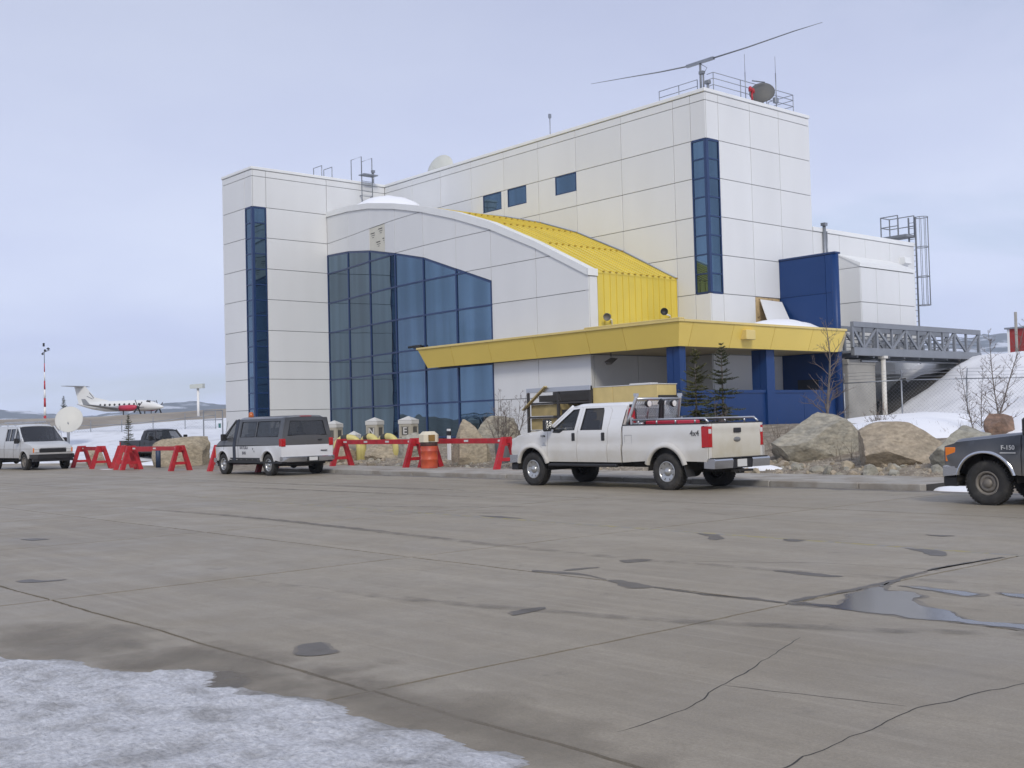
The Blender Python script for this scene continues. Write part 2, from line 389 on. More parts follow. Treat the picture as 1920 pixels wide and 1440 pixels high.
def stain_mat(name, col, rough, e0, e1, ns=3.0, na=1.0, spec=.5):
    """wet stain with a ragged outline of its own: opaque inside, gone at the edge"""
    M = bpy.data.materials.new(name); M.use_nodes = True; t = M.node_tree; b = t.nodes['Principled BSDF']; L = t.links.new
    b.inputs['Base Color'].default_value = (*col, 1); b.inputs['Roughness'].default_value = rough; b.inputs['Specular IOR Level'].default_value = spec
    tc = t.nodes.new('ShaderNodeTexCoord'); g = t.nodes.new('ShaderNodeNewGeometry')
    sub = t.nodes.new('ShaderNodeVectorMath'); sub.operation = 'SUBTRACT'; sub.inputs[1].default_value = (.5, .5, .5); L(tc.outputs['Generated'], sub.inputs[0])
    mu = t.nodes.new('ShaderNodeVectorMath'); mu.operation = 'MULTIPLY'; mu.inputs[1].default_value = (2, 2, 0); L(sub.outputs[0], mu.inputs[0])
    ln = t.nodes.new('ShaderNodeVectorMath'); ln.operation = 'LENGTH'; L(mu.outputs[0], ln.inputs[0])
    nz = t.nodes.new('ShaderNodeTexNoise'); nz.inputs['Scale'].default_value = ns; nz.inputs['Detail'].default_value = 6; L(g.outputs['Position'], nz.inputs['Vector'])
    m1 = t.nodes.new('ShaderNodeMath'); m1.operation = 'MULTIPLY_ADD'; m1.inputs[1].default_value = 2 * na; m1.inputs[2].default_value = 1 - na; L(nz.outputs[0], m1.inputs[0])
    m2 = t.nodes.new('ShaderNodeMath'); m2.operation = 'SUBTRACT'; L(m1.outputs[0], m2.inputs[0]); L(ln.outputs['Value'], m2.inputs[1])
    r = t.nodes.new('ShaderNodeMapRange'); r.inputs[1].default_value = e0; r.inputs[2].default_value = e1; L(m2.outputs[0], r.inputs[0]); L(r.outputs[0], b.inputs['Alpha'])
    return M
M_wet = stain_mat('wet_concrete', (.125, .112, .093), .45, .05, .45, 6.5, 1.1)
M_damp = stain_mat('damp_concrete', (.225, .195, .148), .6, .2, 1.6, 2.2, .8)
M_water = stain_mat('puddle_water', (.095, .092, .09), .13, .32, .40, 6.5, 1.1, .5)
M_joint = mat('joint_filler', (.045, .042, .038), .9, var=.2, vs=6)
M_walk = mat('pavement_concrete', (.36, .34, .305), .85, var=.14, vs=1.3, bump=.2, bs=30, col2=(.28, .25, .21), c2s=1.1)
M_yline = mat('worn_yellow_line', (.34, .29, .13), .8, col2=(.27, .255, .23), c2s=5, c2p=(.4, .55))

# ---------------------------------------------------------------- ground
def gz(x, y):
    """ground height: flat apron, then a garden that rises to the terminal"""
    k = smooth((x + 60) / 9)
    z = -.03 + .9 * k * smooth((y - 24.6) / 8.5) + .16 * smooth((y - 25.2) / .8) * smooth((x + 42) / 4)
    z += .28 * k * smooth((y - 33) / 2)
    return z
D_ = lambda x, y: -.7536 * x + .6574 * y
L_ = lambda x, y: .6574 * x + .7536 * y
def DL(D, L): return (-.7536 * D + .6574 * L, .6574 * D + .7536 * L)
def grid(name, xs, ys, f, m, kind='structure', sm=True, keep=None, mp=None):
    mb = MB(); nx = len(xs); idx = {}; vs = []
    for i, x in enumerate(xs):
        for j, y in enumerate(ys):
            X, Y = mp(x, y) if mp else (x, y)
            idx[i, j] = len(vs); vs.append((X, Y, f(X, Y)))
    fs = []
    for i in range(nx - 1):
        for j in range(len(ys) - 1):
            if keep:
                q = [vs[idx[a, b]] for a, b in ((i, j), (i + 1, j), (i + 1, j + 1), (i, j + 1))]
                if not any(keep(p) for p in q): continue
            fs.append((idx[i, j], idx[i + 1, j], idx[i + 1, j + 1], idx[i, j + 1]))
    mb.add(vs, fs, sm); o = mb.build(name, m); o['kind'] = kind; return o
def rngf(a, b, s):
    n = max(1, int(round((b - a) / s))); return [a + (b - a) * i / n for i in range(n + 1)]

M_far = mat('far_tundra', (.16, .15, .13), .95, var=.2, vs=.01, col2=(.5, .52, .55), c2s=.004, c2p=(.5, .62))
g = MB().add([(-9000, -9000, -.3), (9000, -9000, -.3), (9000, 9000, -.3), (-9000, 9000, -.3)], [(0, 1, 2, 3)]).build('ground', M_far); g['kind'] = 'structure'

# concrete apron laid in slabs with open joints
apron = MB().box(-110, 14, -9.3, 22.42, -.25, -.05).build('apron', M_joint); apron['kind'] = 'structure'
XL = [-.32 - 5.71 * k for k in range(-2, 18)][::-1]; YL = [4.02 + 4.46 * k for k in range(-3, 5)]; YL[-1] = 22.36
sr = random.Random(5)
for i in range(len(XL) - 1):
    for j in range(len(YL) - 1):
        x0, x1, y0, y1 = XL[i], XL[i + 1], YL[j], YL[j + 1]; near = x0 > -25
        pts = []
        def edge(a, b, nrm):
            n = int(hypot(b[0] - a[0], b[1] - a[1]) / (.12 if near else .8))
            for q in range(n):
                t = q / n; w = .017 + .007 * noise.noise((a[0] + b[0] * 1.3 + q * .9, a[1] - b[1], 3.3)) + .009 * max(0, noise.noise((lerp(a[0], b[0], t) * 1.7, lerp(a[1], b[1], t) * 1.7, nrm[0] * 3 + 1)))
                wob = .03 * noise.noise((lerp(a[0], b[0], t) * .8, lerp(a[1], b[1], t) * .8, 8.1)) + .012 * noise.noise((lerp(a[0], b[0], t) * 5, lerp(a[1], b[1], t) * 5, 2.1))
                wv = (abs(nrm[0]) * wob, abs(nrm[1]) * wob)
                pts.append((lerp(a[0], b[0], t) + nrm[0] * w + wv[0], lerp(a[1], b[1], t) + nrm[1] * w + wv[1]))
        edge((x0, y0), (x1, y0), (0, 1)); edge((x1, y0), (x1, y1), (-1, 0)); edge((x1, y1), (x0, y1), (0, -1)); edge((x0, y1), (x0, y0), (1, 0))
        zt = sr.uniform(-.0008, .0008)
        MB().prism([(p[0], p[1]) for p in pts], lambda u, v: (u, v, zt), lambda u, v: (u, v, -.06)).build('slab', M_conc, apron)

def ribbon(pts, w0, w1, z, seed, jit=.02):
    """thin irregular strip along a polyline on the ground"""
    P = []
    for a, b in zip(pts, pts[1:]):
        n = max(2, int(hypot(b[0] - a[0], b[1] - a[1]) / .05))
        P += [(lerp(a[0], b[0], k / n), lerp(a[1], b[1], k / n)) for k in range(n)]
    P.append(pts[-1]); vs = []; n = len(P)
    for i, p in enumerate(P):
        a = P[max(0, i - 1)]; b = P[min(n - 1, i + 1)]; d = Vector((b[0] - a[0], b[1] - a[1])).normalized(); nn = (-d.y, d.x)
        o = jit * fbm(p[0] * 3, p[1] * 3, seed, 3); w = (w0 + (w1 - w0) * (.5 + .5 * noise.noise((p[0] * 2.1, p[1] * 2.1, seed + 5)))) * min(1, .2 + i / 6, .2 + (n - 1 - i) / 6)
        vs += [(p[0] + nn[0] * (o + w), p[1] + nn[1] * (o + w), z), (p[0] + nn[0] * (o - w), p[1] + nn[1] * (o - w), z)]
    return MB().add(vs, [(2 * i, 2 * i + 1, 2 * i + 3, 2 * i + 2) for i in range(n - 1)])
for k, (pts, w0, w1) in enumerate([
        ([(-5.07, 7.21), (-4.85, 6.6), (-4.62, 5.95), (-4.54, 5.6), (-4.3, 5.0), (-4.25, 4.4)], .0015, .007),
        ([(-4.54, 5.6), (-3.95, 5.78), (-3.45, 5.89)], .002, .007),
        ([(-3.1, 8.3), (-3.24, 6.88), (-3.38, 5.9), (-3.28, 4.5), (-3.3, 3.4)], .002, .008),
        ([(-13.9, 16.2), (-11.9, 15.3), (-9.6, 15.0)], .002, .006), ([(-20.8, 9.2), (-19.0, 10.1), (-17.6, 12.8)], .002, .006),
        ([(-8.9, 10.1), (-7.4, 11.0), (-6.1, 11.2)], .002, .006)]):
    ribbon(pts, w0, w1, .0016, k * 3.1, .03).build('crack', M_joint, apron)
ribbon([(-27, 12.97), (-17, 12.90), (-3, 12.86)], .05, .07, .0013, 4.4, .02).build('painted_line', M_yline, apron)

def blob(name, cx, cy, rx, ry, seed, m, z, rot=0.0, amp=.45, fr=1.1, ns=90):
    """irregular wet patch lying on the slabs"""
    vs = [(cx, cy, z)]; n = 32; rx *= 1.55; ry *= 1.55
    for i in range(n):
        t = 2 * pi * i / n; u, v = cos(t) * rx, sin(t) * ry
        vs.append((cx + u * cos(rot) - v * sin(rot), cy + u * sin(rot) + v * cos(rot), z))
    o = MB().add(vs, [(0, i, i % n + 1) for i in range(1, n + 1)]).build(name, m); o['kind'] = 'structure'; return o
WET = {
    'main': [(-6.1, 8.46), (-6.01, 8.59), (-5.8, 8.58), (-5.67, 8.63), (-5.74, 8.83), (-5.83, 9.08), (-5.96, 9.17), (-5.98, 9.41), (-5.99, 9.72), (-6.07, 10.14), (-6.01, 10.08), (-5.96, 9.83), (-5.76, 9.57), (-5.66, 9.7), (-5.51, 9.66), (-5.38, 9.53), (-5.36, 9.37), (-5.24, 9.19), (-5.09, 9.05), (-4.92, 8.98), (-4.79, 8.96), (-4.64, 8.78), (-4.53, 8.67), (-4.39, 8.67), (-4.1, 8.75), (-4.03, 8.77), (-3.93, 8.55), (-4.0, 8.54), (-4.19, 8.52), (-4.43, 8.5), (-4.71, 8.48), (-4.92, 8.42), (-5.07, 8.48), (-5.3, 8.47), (-5.54, 8.46), (-5.79, 8.45), (-5.96, 8.43)],
    'm2': [(-5.89, 9.95), (-5.68, 10.05), (-5.46, 10.02), (-5.21, 10.02), (-5.01, 9.93), (-5.07, 9.76), (-5.29, 9.8), (-5.48, 9.88), (-5.71, 9.92)],
    'm3': [(-4.99, 10.14), (-4.76, 10.18), (-4.68, 10.2), (-4.58, 9.98), (-4.66, 9.96), (-4.83, 9.98)],
    'n': [(-8.34, 8.51), (-8.23, 8.59), (-7.98, 8.56), (-7.65, 8.47), (-7.64, 8.33), (-7.75, 8.24), (-8.03, 8.35)],
    'nl': [(-9.53, 8.56), (-9.2, 8.68), (-8.87, 8.71), (-8.34, 8.53), (-8.38, 8.52), (-8.79, 8.63), (-9.09, 8.57), (-9.46, 8.5)],
    'nr': [(-7.66, 8.47), (-7.14, 8.43), (-6.71, 8.43), (-6.48, 8.51), (-6.25, 8.47), (-6.11, 8.47), (-6.08, 8.44), (-6.25, 8.43), (-6.44, 8.42), (-6.7, 8.38), (-7.1, 8.38), (-7.61, 8.42)],
    'p2': [(-9.36, 9.78), (-9.31, 10.0), (-9.11, 10.09), (-9.08, 9.84), (-9.15, 9.67)],
    'p3': [(-7.44, 10.14), (-7.3, 10.22), (-7.15, 10.23), (-6.91, 10.21), (-6.63, 10.19), (-6.72, 10.05), (-6.99, 10.05), (-7.24, 10.09)],
    'p4': [(-9.29, 8.77), (-9.24, 9.0), (-9.14, 9.24), (-9.1, 9.14), (-9.14, 8.94), (-9.21, 8.77)],
    'p5': [(-10.71, 12.8), (-10.33, 12.8), (-10.15, 12.62), (-9.9, 12.42), (-9.87, 12.2), (-10.06, 12.27), (-10.24, 12.52)],
    'p6': [(-9.28, 12.85), (-8.94, 12.88), (-8.87, 12.66), (-9.0, 12.61)],
    'p7': [(-7.44, 12.78), (-7.09, 12.82), (-6.82, 12.69), (-6.69, 12.32), (-6.83, 12.28), (-7.08, 12.57)],
    'p8': [(-7.41, 4.3), (-7.54, 4.4), (-7.62, 4.44), (-7.71, 4.52), (-7.68, 4.59), (-7.69, 4.69), (-7.53, 4.66), (-7.42, 4.6), (-7.25, 4.59), (-7.22, 4.51), (-7.26, 4.4), (-7.28, 4.3)],
    'p9': [(-13.57, 4.27), (-13.58, 4.43), (-13.31, 4.5), (-13.24, 4.73), (-13.18, 4.58), (-13.27, 4.36), (-13.39, 4.27)],
    'p10': [(-7.6, 6.52), (-7.62, 6.7), (-7.59, 6.83), (-7.56, 6.91), (-7.46, 6.75), (-7.47, 6.63), (-7.44, 6.44)],
    'p11': [(-15.98, 13.07), (-15.55, 13.2), (-14.84, 13.1), (-15.27, 12.97)],
    'p12': [(-8.05, 14.34), (-7.82, 14.42), (-7.62, 14.43), (-7.74, 14.27)],
    'p13': [(-6.86, 10.82), (-6.78, 10.86), (-6.65, 10.85), (-6.73, 10.79)],
    'p14': [(-18.98, 6.05), (-18.94, 6.24), (-18.54, 6.36), (-18.54, 6.1)],
    'p15': [(-7.28, 3.44), (-7.28, 3.56), (-7.26, 3.7), (-7.03, 3.7), (-6.95, 3.64), (-6.81, 3.6), (-6.71, 3.47), (-6.81, 3.33), (-7.04, 3.33), (-7.25, 3.31)],
    'jt': [(-6.13, 8.51), (-6.12, 9.07), (-6.09, 9.57), (-6.1, 10.2), (-6.17, 10.74), (-6.25, 11.5), (-6.13, 12.64), (-6.09, 12.58), (-6.2, 11.41), (-6.12, 10.69), (-6.03, 10.1), (-6.02, 9.48), (-6.06, 8.97), (-6.06, 8.46)],}
M_wets = mat('wet_concrete_solid', (.108, .095, .078), .5, var=.22, vs=3, bump=.15, bs=30)
M_dmps = mat('damp_concrete_solid', (.190, .166, .132), .6, var=.2, vs=4, bump=.2, bs=40)
M_wat = mat('meltwater', (.075, .071, .069), .14, var=.2, vs=1.5, spec=.28)
def shore(poly, grow, sd, z):
    """outline drawn fine, with an uneven shoreline"""
    P = []
    for a, b in zip(poly, poly[1:] + poly[:1]):
        n = max(1, int(hypot(b[0] - a[0], b[1] - a[1]) / .035)); P += [(lerp(a[0], b[0], k / n), lerp(a[1], b[1], k / n)) for k in range(n)]
    for _ in range(1): P = [((P[i - 1][0] + 2 * P[i][0] + P[(i + 1) % len(P)][0]) / 4, (P[i - 1][1] + 2 * P[i][1] + P[(i + 1) % len(P)][1]) / 4) for i in range(len(P))]
    ar = sum(a[0] * b[1] - b[0] * a[1] for a, b in zip(P, P[1:] + P[:1])); sg = -1 if ar > 0 else 1; out = []
    for i, p in enumerate(P):
        a = P[i - 1]; b = P[(i + 1) % len(P)]; d = Vector((b[0] - a[0], b[1] - a[1])); d = d.normalized() if d.length > 1e-6 else Vector((1, 0)); g = grow * (.55 + .9 * noise.noise((p[0] * 3.1, p[1] * 3.1, sd + 4))) + .042 * fbm(p[0] * 5, p[1] * 5, sd, 4) + .010 * fbm(p[0] * 19, p[1] * 19, sd, 2)
        out.append((p[0] - sg * d.y * g * -1 * -1, p[1] + sg * d.x * g, z))
    return MB().add(out, [tuple(range(len(out)))])
for k, (nm, poly) in enumerate(WET.items()):
    thin = nm in ('nl', 'nr', 'jt', 'p11', 'p12', 'p13', 'p4')
    if nm == 'p13': continue
    shore(poly, .012 if thin else (.05 if nm in ('main', 'm2', 'm3') else .022), k, .0020 + .00004 * k).build('damp_patch', M_dmps)['kind'] = 'structure'
    shore(poly, 0, k + .5, .0032 + .00004 * k).build('wet_patch', M_wets)['kind'] = 'structure'
for k, nm in enumerate(('main', 'm2', 'm3')):
    shore(WET[nm], -.022, k + .8, .0044 + .00004 * k).build('puddle', M_wat)['kind'] = 'structure'
M_rub = stain_mat('tyre_rubber_mark', (.13, .12, .105), .7, .2, 1.9, 3.0, .9)
for k, (pts, w) in enumerate([([(-46, 17.9), (-36, 17.2), (-27, 17.6), (-14, 18.4)], .10), ([(-46, 16.2), (-36, 15.5), (-27, 15.9), (-14, 16.8)], .10), ([(-24, 12.0), (-18, 14.2), (-15.5, 17.0), (-15.2, 20.5)], .09), ([(-22.6, 11.3), (-16.8, 13.2), (-14.0, 16.5), (-13.7, 20.5)], .09), ([(-30, 9.6), (-20, 10.4), (-9, 10.0), (-2, 11.4)], .09), ([(-16, 5.6), (-10, 6.2), (-5.6, 7.4), (-1.5, 10)], .08)]):
    P = []
    for i in range(len(pts) - 1):
        a = pts[max(0, i - 1)]; b = pts[i]; c = pts[i + 1]; d = pts[min(len(pts) - 1, i + 2)]
        for q in range(8):
            t = q / 8; P.append(tuple(.5 * (2 * b[n] + (c[n] - a[n]) * t + (2 * a[n] - 5 * b[n] + 4 * c[n] - d[n]) * t * t + (3 * b[n] - a[n] - 3 * c[n] + d[n]) * t ** 3) for n in (0, 1)))
    ribbon(P + [pts[-1]], w, w * 1.3, .0071 + .0002 * k, k * 2.7, .04).build('tyre_mark', M_rub, apron)
# damp gutter along the kerb
ribbon([(-36, 22.05), (-30, 22.15), (-24, 22.1), (-18, 22.15), (-12, 22.2), (-6, 22.1)], .10, .30, .0014, 2.5, .15).build('gutter_stain', mat('damp_gutter', (.15, .135, .115), .6, var=.2, vs=2), apron)

# garden and yard ground behind the kerb
def gnd(x, y): return gz(x, y) + .05 * fbm(x * .5, y * .5, 1.0) * smooth((y - 25.2) / 1.5) + .02 * fbm(x * 2.5, y * 2.5, 4)* smooth((y - 25.2) / 1.5)
grid('garden_ground', rngf(-46, 12, .3), rngf(22.43, 50, .3), gnd, M_soil)
grid('yard_ground', rngf(-120, -46, .8), rngf(22.43, 60, .8), gnd, M_soil)
grid('yard_edge', rngf(12, 60, 2), rngf(22.43, 60, 2), gnd, M_soil)

# kerb and pavement
walk = MB().box(-40.5, -12.6, 22.66, 25.3, -.05, .12).build('pavement', M_joint); walk['kind'] = 'structure'
kr = random.Random(8)
x = -40.5
while x < -12.6:
    x1 = min(x + 2.4, -12.6); dz = kr.uniform(-.012, .012)
    MB().box(x + .008, x1 - .008, 22.43 + kr.uniform(-.01, .01), 22.68, -.03, .135 + dz, .018).build('kerb_stone', M_walk, walk)
    MB().box(x + .006, x1 - .006, 22.69, 25.32, .0, .128 + kr.uniform(-.006, .006), .008).build('slab', M_walk, walk); x = x1

# old snow left on the apron in the foreground
EDGE = [(-14, 2.2), (-9.4, 2.62), (-8.9, 2.75), (-8.3, 3.12), (-7.95, 3.12), (-7.57, 3.2), (-7.62, 3.5), (-7.3, 3.62), (-6.92, 3.42), (-6.5, 3.5), (-6.0, 3.72), (-5.5, 3.66), (-5.03, 3.66), (-4.6, 3.72), (-4.2, 3.72), (-3.9, 3.45), (-3.5, 3.0), (-3.0, 2.2), (-2.4, 1.2), (-2.0, 0)]
def snow_h(x, y):
    e = interp(EDGE, x) if x < -2 else -1
    e += .12 * fbm(x * 1.9, y * 1.9, 9.0, 4)
    d = e - y
    h = .028 * smooth(d / .35) + .05 * smooth(d / 2.0)
    h += (.022 * fbm(x * 3.2, y * 3.2, 2, 4) + .014 * noise.noise((x * 11, y * 11, 3)) + .014 * noise.noise((x * 23, y * 23, 3))) * smooth(d / .3)
    tr = abs(x * .55 + y - (-1.9)); 
    h -= .018 * max(0, sin((x * .35 + y) * 26)) * smooth((x + 9.5) / -1.0 + 1.3) * smooth(d / .4) * (1 if x < -7.2 else 0)
    return h - .03 if d < .0 else max(h, .002) 
def snow_keep(p): return p[2] > 0
M_fsnow = mat('icy_grey_snow', (.74, .745, .77), .6, var=.28, vs=34, bump=2.0, bs=42, col2=(.46, .455, .455), c2s=3.2, c2p=(.44, .66))
s = grid('snow_patch', rngf(-13, -2.0, .035), rngf(.2, 4.2, .03), snow_h, M_fsnow, 'stuff', True, snow_keep)
tag(s, 'grey refrozen snow with tyre ruts in the near corner of the concrete', 'snow')
blob('damp_patch', -7.3, 3.7, 1.3, .55, 5.9, M_damp, .0058, .3, .4); blob('damp_patch', -9.2, 3.3, 1.3, .5, 6.3, M_damp, .0061, .4, .4); blob('damp_patch', -5.2, 4.0, 1.6, .45, 2.3, M_damp, .0064, 0, .4)
# ---------------------------------------------------------------- terminal building
T = empty('terminal_building', (-45, 36, 1.0)); tag(T, 'white panelled airport terminal with yellow vaulted hall and blue glass wall', 'building')
INV = Matrix.Translation((45, -36, -1.0))
def tb(mb, name, m, parent=T):
    """build a terminal part given in world coordinates"""
    o = mb.build(name, m); o.parent = parent; o.matrix_parent_inverse = Matrix.Identity(4)
    if parent is T: o.location = (45, -36, -1.0)
    return o
ROWS = [1.05, 2.74, 4.46, 5.46, 7.18, 8.91, 10.63, 12.36, 14.06, 15.77, 16.13]
PC = {}
G2 = .014
def rect_panel(parent, axis, plane, u0, u1, z0, z1, m=M_white, th=.05, name='panel'):
    """one cladding panel; axis 'y' faces -y, axis 'x' faces +x. Origin at its lower corner, mesh shared between equal panels"""
    w, h = round(u1 - u0 - 2 * G2, 3), round(z1 - z0 - 2 * G2, 3); k = (axis, w, h, m.name, th)
    if k not in PC:
        mb = MB()
        if axis == 'y': mb.box(0, w, 0, th, 0, h, .006)
        else: mb.box(-th, 0, 0, w, 0, h, .006)
        me = mb.mesh('panel'); me.materials.append(m); PC[k] = me
    o = link_mesh(name, PC[k], parent, (u0 + G2, plane, z0 + G2) if axis == 'y' else (plane, u0 + G2, z0 + G2)); return o
def poly_panel(parent, poly, f0, f1, m=M_white, name='panel'):
    o = MB().prism(poly, f0, f1).build(name, m); o.parent = parent; return o
def shrink(p, g=G2):
    cx = sum(a for a, b in p) / len(p); cy = sum(b for a, b in p) / len(p)
    return [(a + (g if a < cx - .02 else -g if a > cx + .02 else 0), b + (g if b < cy else -g)) for a, b in p]

W1, W2, LX, LY, HX = 39.54, -31.86, -56.62, 30.6, -33.8
XG = [-56.62, -53.9, -51.08, -48.15, -45.45, -42.72, -40.12, -37.05, -33.8]
YG = [35.42, 35.06, 34.6, 34.2, 34.0, 33.9, 33.9, 33.9, 33.9]
AO = [14.18, 14.05, 13.72, 13.19, 12.60, 11.88, 11.00, 9.66, 8.08]     # arch, outer edge
AC = [13.92, 13.77, 13.45, 12.92, 12.31, 11.54, 10.66, 9.38, 7.80]     # arch, underside of coping
GT = [11.66, 11.50, 11.14, 10.58, 10.0, 9.11, 8.24]                    # top of the glazing
def vault(x): return interp(list(zip(XG, AO)), x)

# --- main block
mb = MB(); mb.box(-58, W2 - .05, W1 + .05, 47.44, .9, 16.14)
main = tb(mb, 'main_block_wall', M_back)
mains = empty('x'); bpy.data.objects.remove(mains)
def kids(o): o.location = (0, 0, 0) if o.parent is None else o.location
# children of a part sit in that part's frame; parts of T are offset so that this frame equals the world
XC = [-56.62, -53.83, -51.1, -48.32, -45.58, -42.86, -40.09, -37.0, -33.74, -32.72, W2]
WIN = [(-47.33, -45.80), (-45.29, -43.80), (-41.60, -40.10)]
for i in range(len(XC) - 1):
    for j in range(len(ROWS) - 1):
        x0, x1, z0, z1 = XC[i], XC[i + 1], ROWS[j], ROWS[j + 1]
        if z1 < 7.0 and x1 < -33: continue
        if x1 <= -33 and z1 < vault((x0 + x1) / 2) - 1.8: continue
        if i == 9 and 7.1 < z0 < 14: continue
        w = [q for q in WIN if abs(z1 - 14.06) < .01 and q[0] >= x0 - .05 and q[1] <= x1 + .05]
        w2 = [q for q in WIN if abs(z1 - 14.06) < .01 and x0 < q[0] + .3 < x1]
        if abs(z1 - 14.06) < .01 and any(q[0] < x1 and q[1] > x0 for q in WIN):
            # panel notched around a window
            cuts = sorted([x0 + G2, x1 - G2] + [c for q in WIN for c in q if x0 + G2 < c < x1 - G2])
            for a, b in zip(cuts, cuts[1:]):
                mid = (a + b) / 2; inwin = any(q[0] < mid < q[1] for q in WIN)
                if inwin: poly_panel(main, [(a, z0 + G2), (b, z0 + G2), (b, 13.11), (a, 13.11)], lambda u, v: (u, W1, v), lambda u, v: (u, W1 + .05, v))
                elif b - a > .03: poly_panel(main, [(a, z0 + G2), (b, z0 + G2), (b, z1 - G2), (a, z1 - G2)], lambda u, v: (u, W1, v), lambda u, v: (u, W1 + .05, v))
        else: rect_panel(main, 'y', W1, x0, x1, z0, z1)
YC = [W1, 40.45, 42.75, 44.97, 47.47]
for i in range(len(YC) - 1):
    for j in range(len(ROWS) - 1):
        if i == 0 and 7.1 < ROWS[j] < 14: continue
        if i == 2 and abs(ROWS[j] - 5.46) < .01: continue     # cladding taken off here
        rect_panel(main, 'x', W2, YC[i] + (.055 if i == 0 else 0), YC[i + 1], ROWS[j], ROWS[j + 1])
mb = MB(); mb.box(-58.2, W2 + .045, W1 - .045, 47.5, 16.14, 16.31, .02); tb(mb, 'parapet_coping', M_cop)
for a, b in WIN:
    w = tb(MB().box(a, b, W1 - .004, W1 + .03, 13.11, 13.16).box(a, b, W1 - .004, W1 + .03, 14.0, 14.045).box(a, a + .05, W1 - .003, W1 + .03, 13.16, 14.0).box(b - .05, b, W1 - .003, W1 + .03, 13.16, 14.0), 'window', M_mull)
    tb(MB().box(a + .05, b - .05, W1 + .022, W1 + .035, 13.16, 14.0), 'pane', M_glass, w)
def corner_strip(x0, x1, y0, y1, zb, zt, nrow, parent_name):
    """glazed corner slot: corner at (x1, y0), panes on both sides"""
    f = MB(); n = nrow; dz = (zt - zb) / n
    f.box(x1 - .13, x1 + .02, y0 - .02, y0 + .13, zb, zt)
    f.box(x0, x0 + .05, y0 - .012, y0 + .06, zb, zt); f.box(x1 - .06, x1 + .012, y1 - .05, y1, zb, zt)
    for i in range(n + 1):
        z = zb + i * dz; h = .03 if 0 < i < n else .05
        f.box(x0 + .05, x1 - .13, y0 - .004, y0 + .06, z - h, z + h); f.box(x1 - .06, x1 + .004, y0 + .13, y1 - .05, z - h, z + h)
    o = tb(f, 'corner_window', M_mull)
    for i in range(n):
        z0 = zb + i * dz + .03; z1 = zb + (i + 1) * dz - .03
        tb(MB().box(x0 + .05, x1 - .13, y0 + .03, y0 + .045, z0, z1), 'pane', M_glass, o); tb(MB().box(x1 - .045, x1 - .03, y0 + .13, y1 - .05, z0, z1), 'pane', M_glass, o)
    return o
corner_strip(-32.70, W2, W1, 40.43, 7.2, 14.03, 8, 0)

# --- cladding taken off beside the blue fin: bare sheathing and a loose panel
tb(MB().box(W2 - .045, W2 - .02, 42.77, 44.6, 5.48, 7.16), 'bare_sheathing', mat('bare_osb_sheathing', (.50, .37, .20), .85, var=.25, vs=4, col2=(.2, .13, .07), c2s=5, c2p=(.58, .66)))
# --- low rear block, coplanar with the right wall
mb = MB(); mb.box(-45, W2 - .05, 47.44, 56.87, .9, 10.7); low = tb(mb, 'rear_block_wall', M_back)
YL2 = [47.47, 49.75, 52.1, 54.45, 56.92]
for i in range(4):
    for z0, z1 in ((5.46, 7.18), (7.18, 8.91), (8.91, 10.63), (3.7, 5.46)): rect_panel(low, 'x', W2, YL2[i], YL2[i + 1], z0, z1)
tb(MB().box(-45, W2 + .045, 47.5, 56.97, 10.64, 10.86, .02), 'rear_block_coping', M_cop)
# bump-out with a sloping lid
bx = -30.6; y0, y1 = 49.5, 54.6
mb = MB(); mb.hull([(W2, y0 + .05, 4.6), (bx - .05, y0 + .05, 4.6), (bx - .05, y1, 4.6), (W2, y1, 4.6), (W2, y0 + .05, 9.6), (W2, y1, 9.6), (bx - .05, y0 + .05, 9.05), (bx - .05, y1, 9.05)])
bump = tb(mb, 'bump_out', M_back)
for a, b in ((49.5, 50.95), (50.95, 53.1), (53.1, 54.6)):
    for z0, z1 in ((4.8, 5.46), (5.46, 7.16), (7.16, 8.88)): rect_panel(bump, 'x', bx, a + (.052 if a == 49.5 else 0), b, z0, z1)
for z0, z1 in ((4.8, 5.46), (5.46, 7.16), (7.16, 8.88)): rect_panel(bump, 'y', y0, W2, bx, z0, z1)
poly_panel(bump, [(W2, 8.89), (bx - .01, 8.89), (bx - .01, 9.06), (W2, 9.64)], lambda u, v: (u, y0, v), lambda u, v: (u, y0 + .05, v))
tb(MB().hull([(W2, y0 - .03, 9.62), (W2, y1, 9.62), (W2, y0 - .03, 9.67), (W2, y1, 9.67), (bx + .04, y0 - .03, 9.02), (bx + .04, y1, 9.02), (bx + .04, y0 - .03, 9.09), (bx + .04, y1, 9.09), (bx + .04, y0 - .03, 8.9), (bx + .04, y1, 8.9)]), 'lid', M_cop, bump)
tb(MB().tube([(W2 + .1, 48.32, 5.6), (W2 + .1, 48.32, 10.95)], .085, 10).box(W2 - .02, W2 + .22, 48.2, 48.44, 10.95, 11.1).tube([(W2 + .1, 48.52, 8.6), (W2 + .1, 48.52, 10.7)], .04, 8), 'vent_pipe', M_galv)
tb(MB().hull([(W2, 55.4, 9.5), (W2, 56.0, 9.5), (W2, 55.4, 9.95), (W2, 56.0, 9.95), (W2 + .35, 55.4, 9.62), (W2 + .35, 56.0, 9.62), (W2 + .3, 55.4, 9.95), (W2 + .3, 56.0, 9.95)]), 'vent_hood', M_cop)

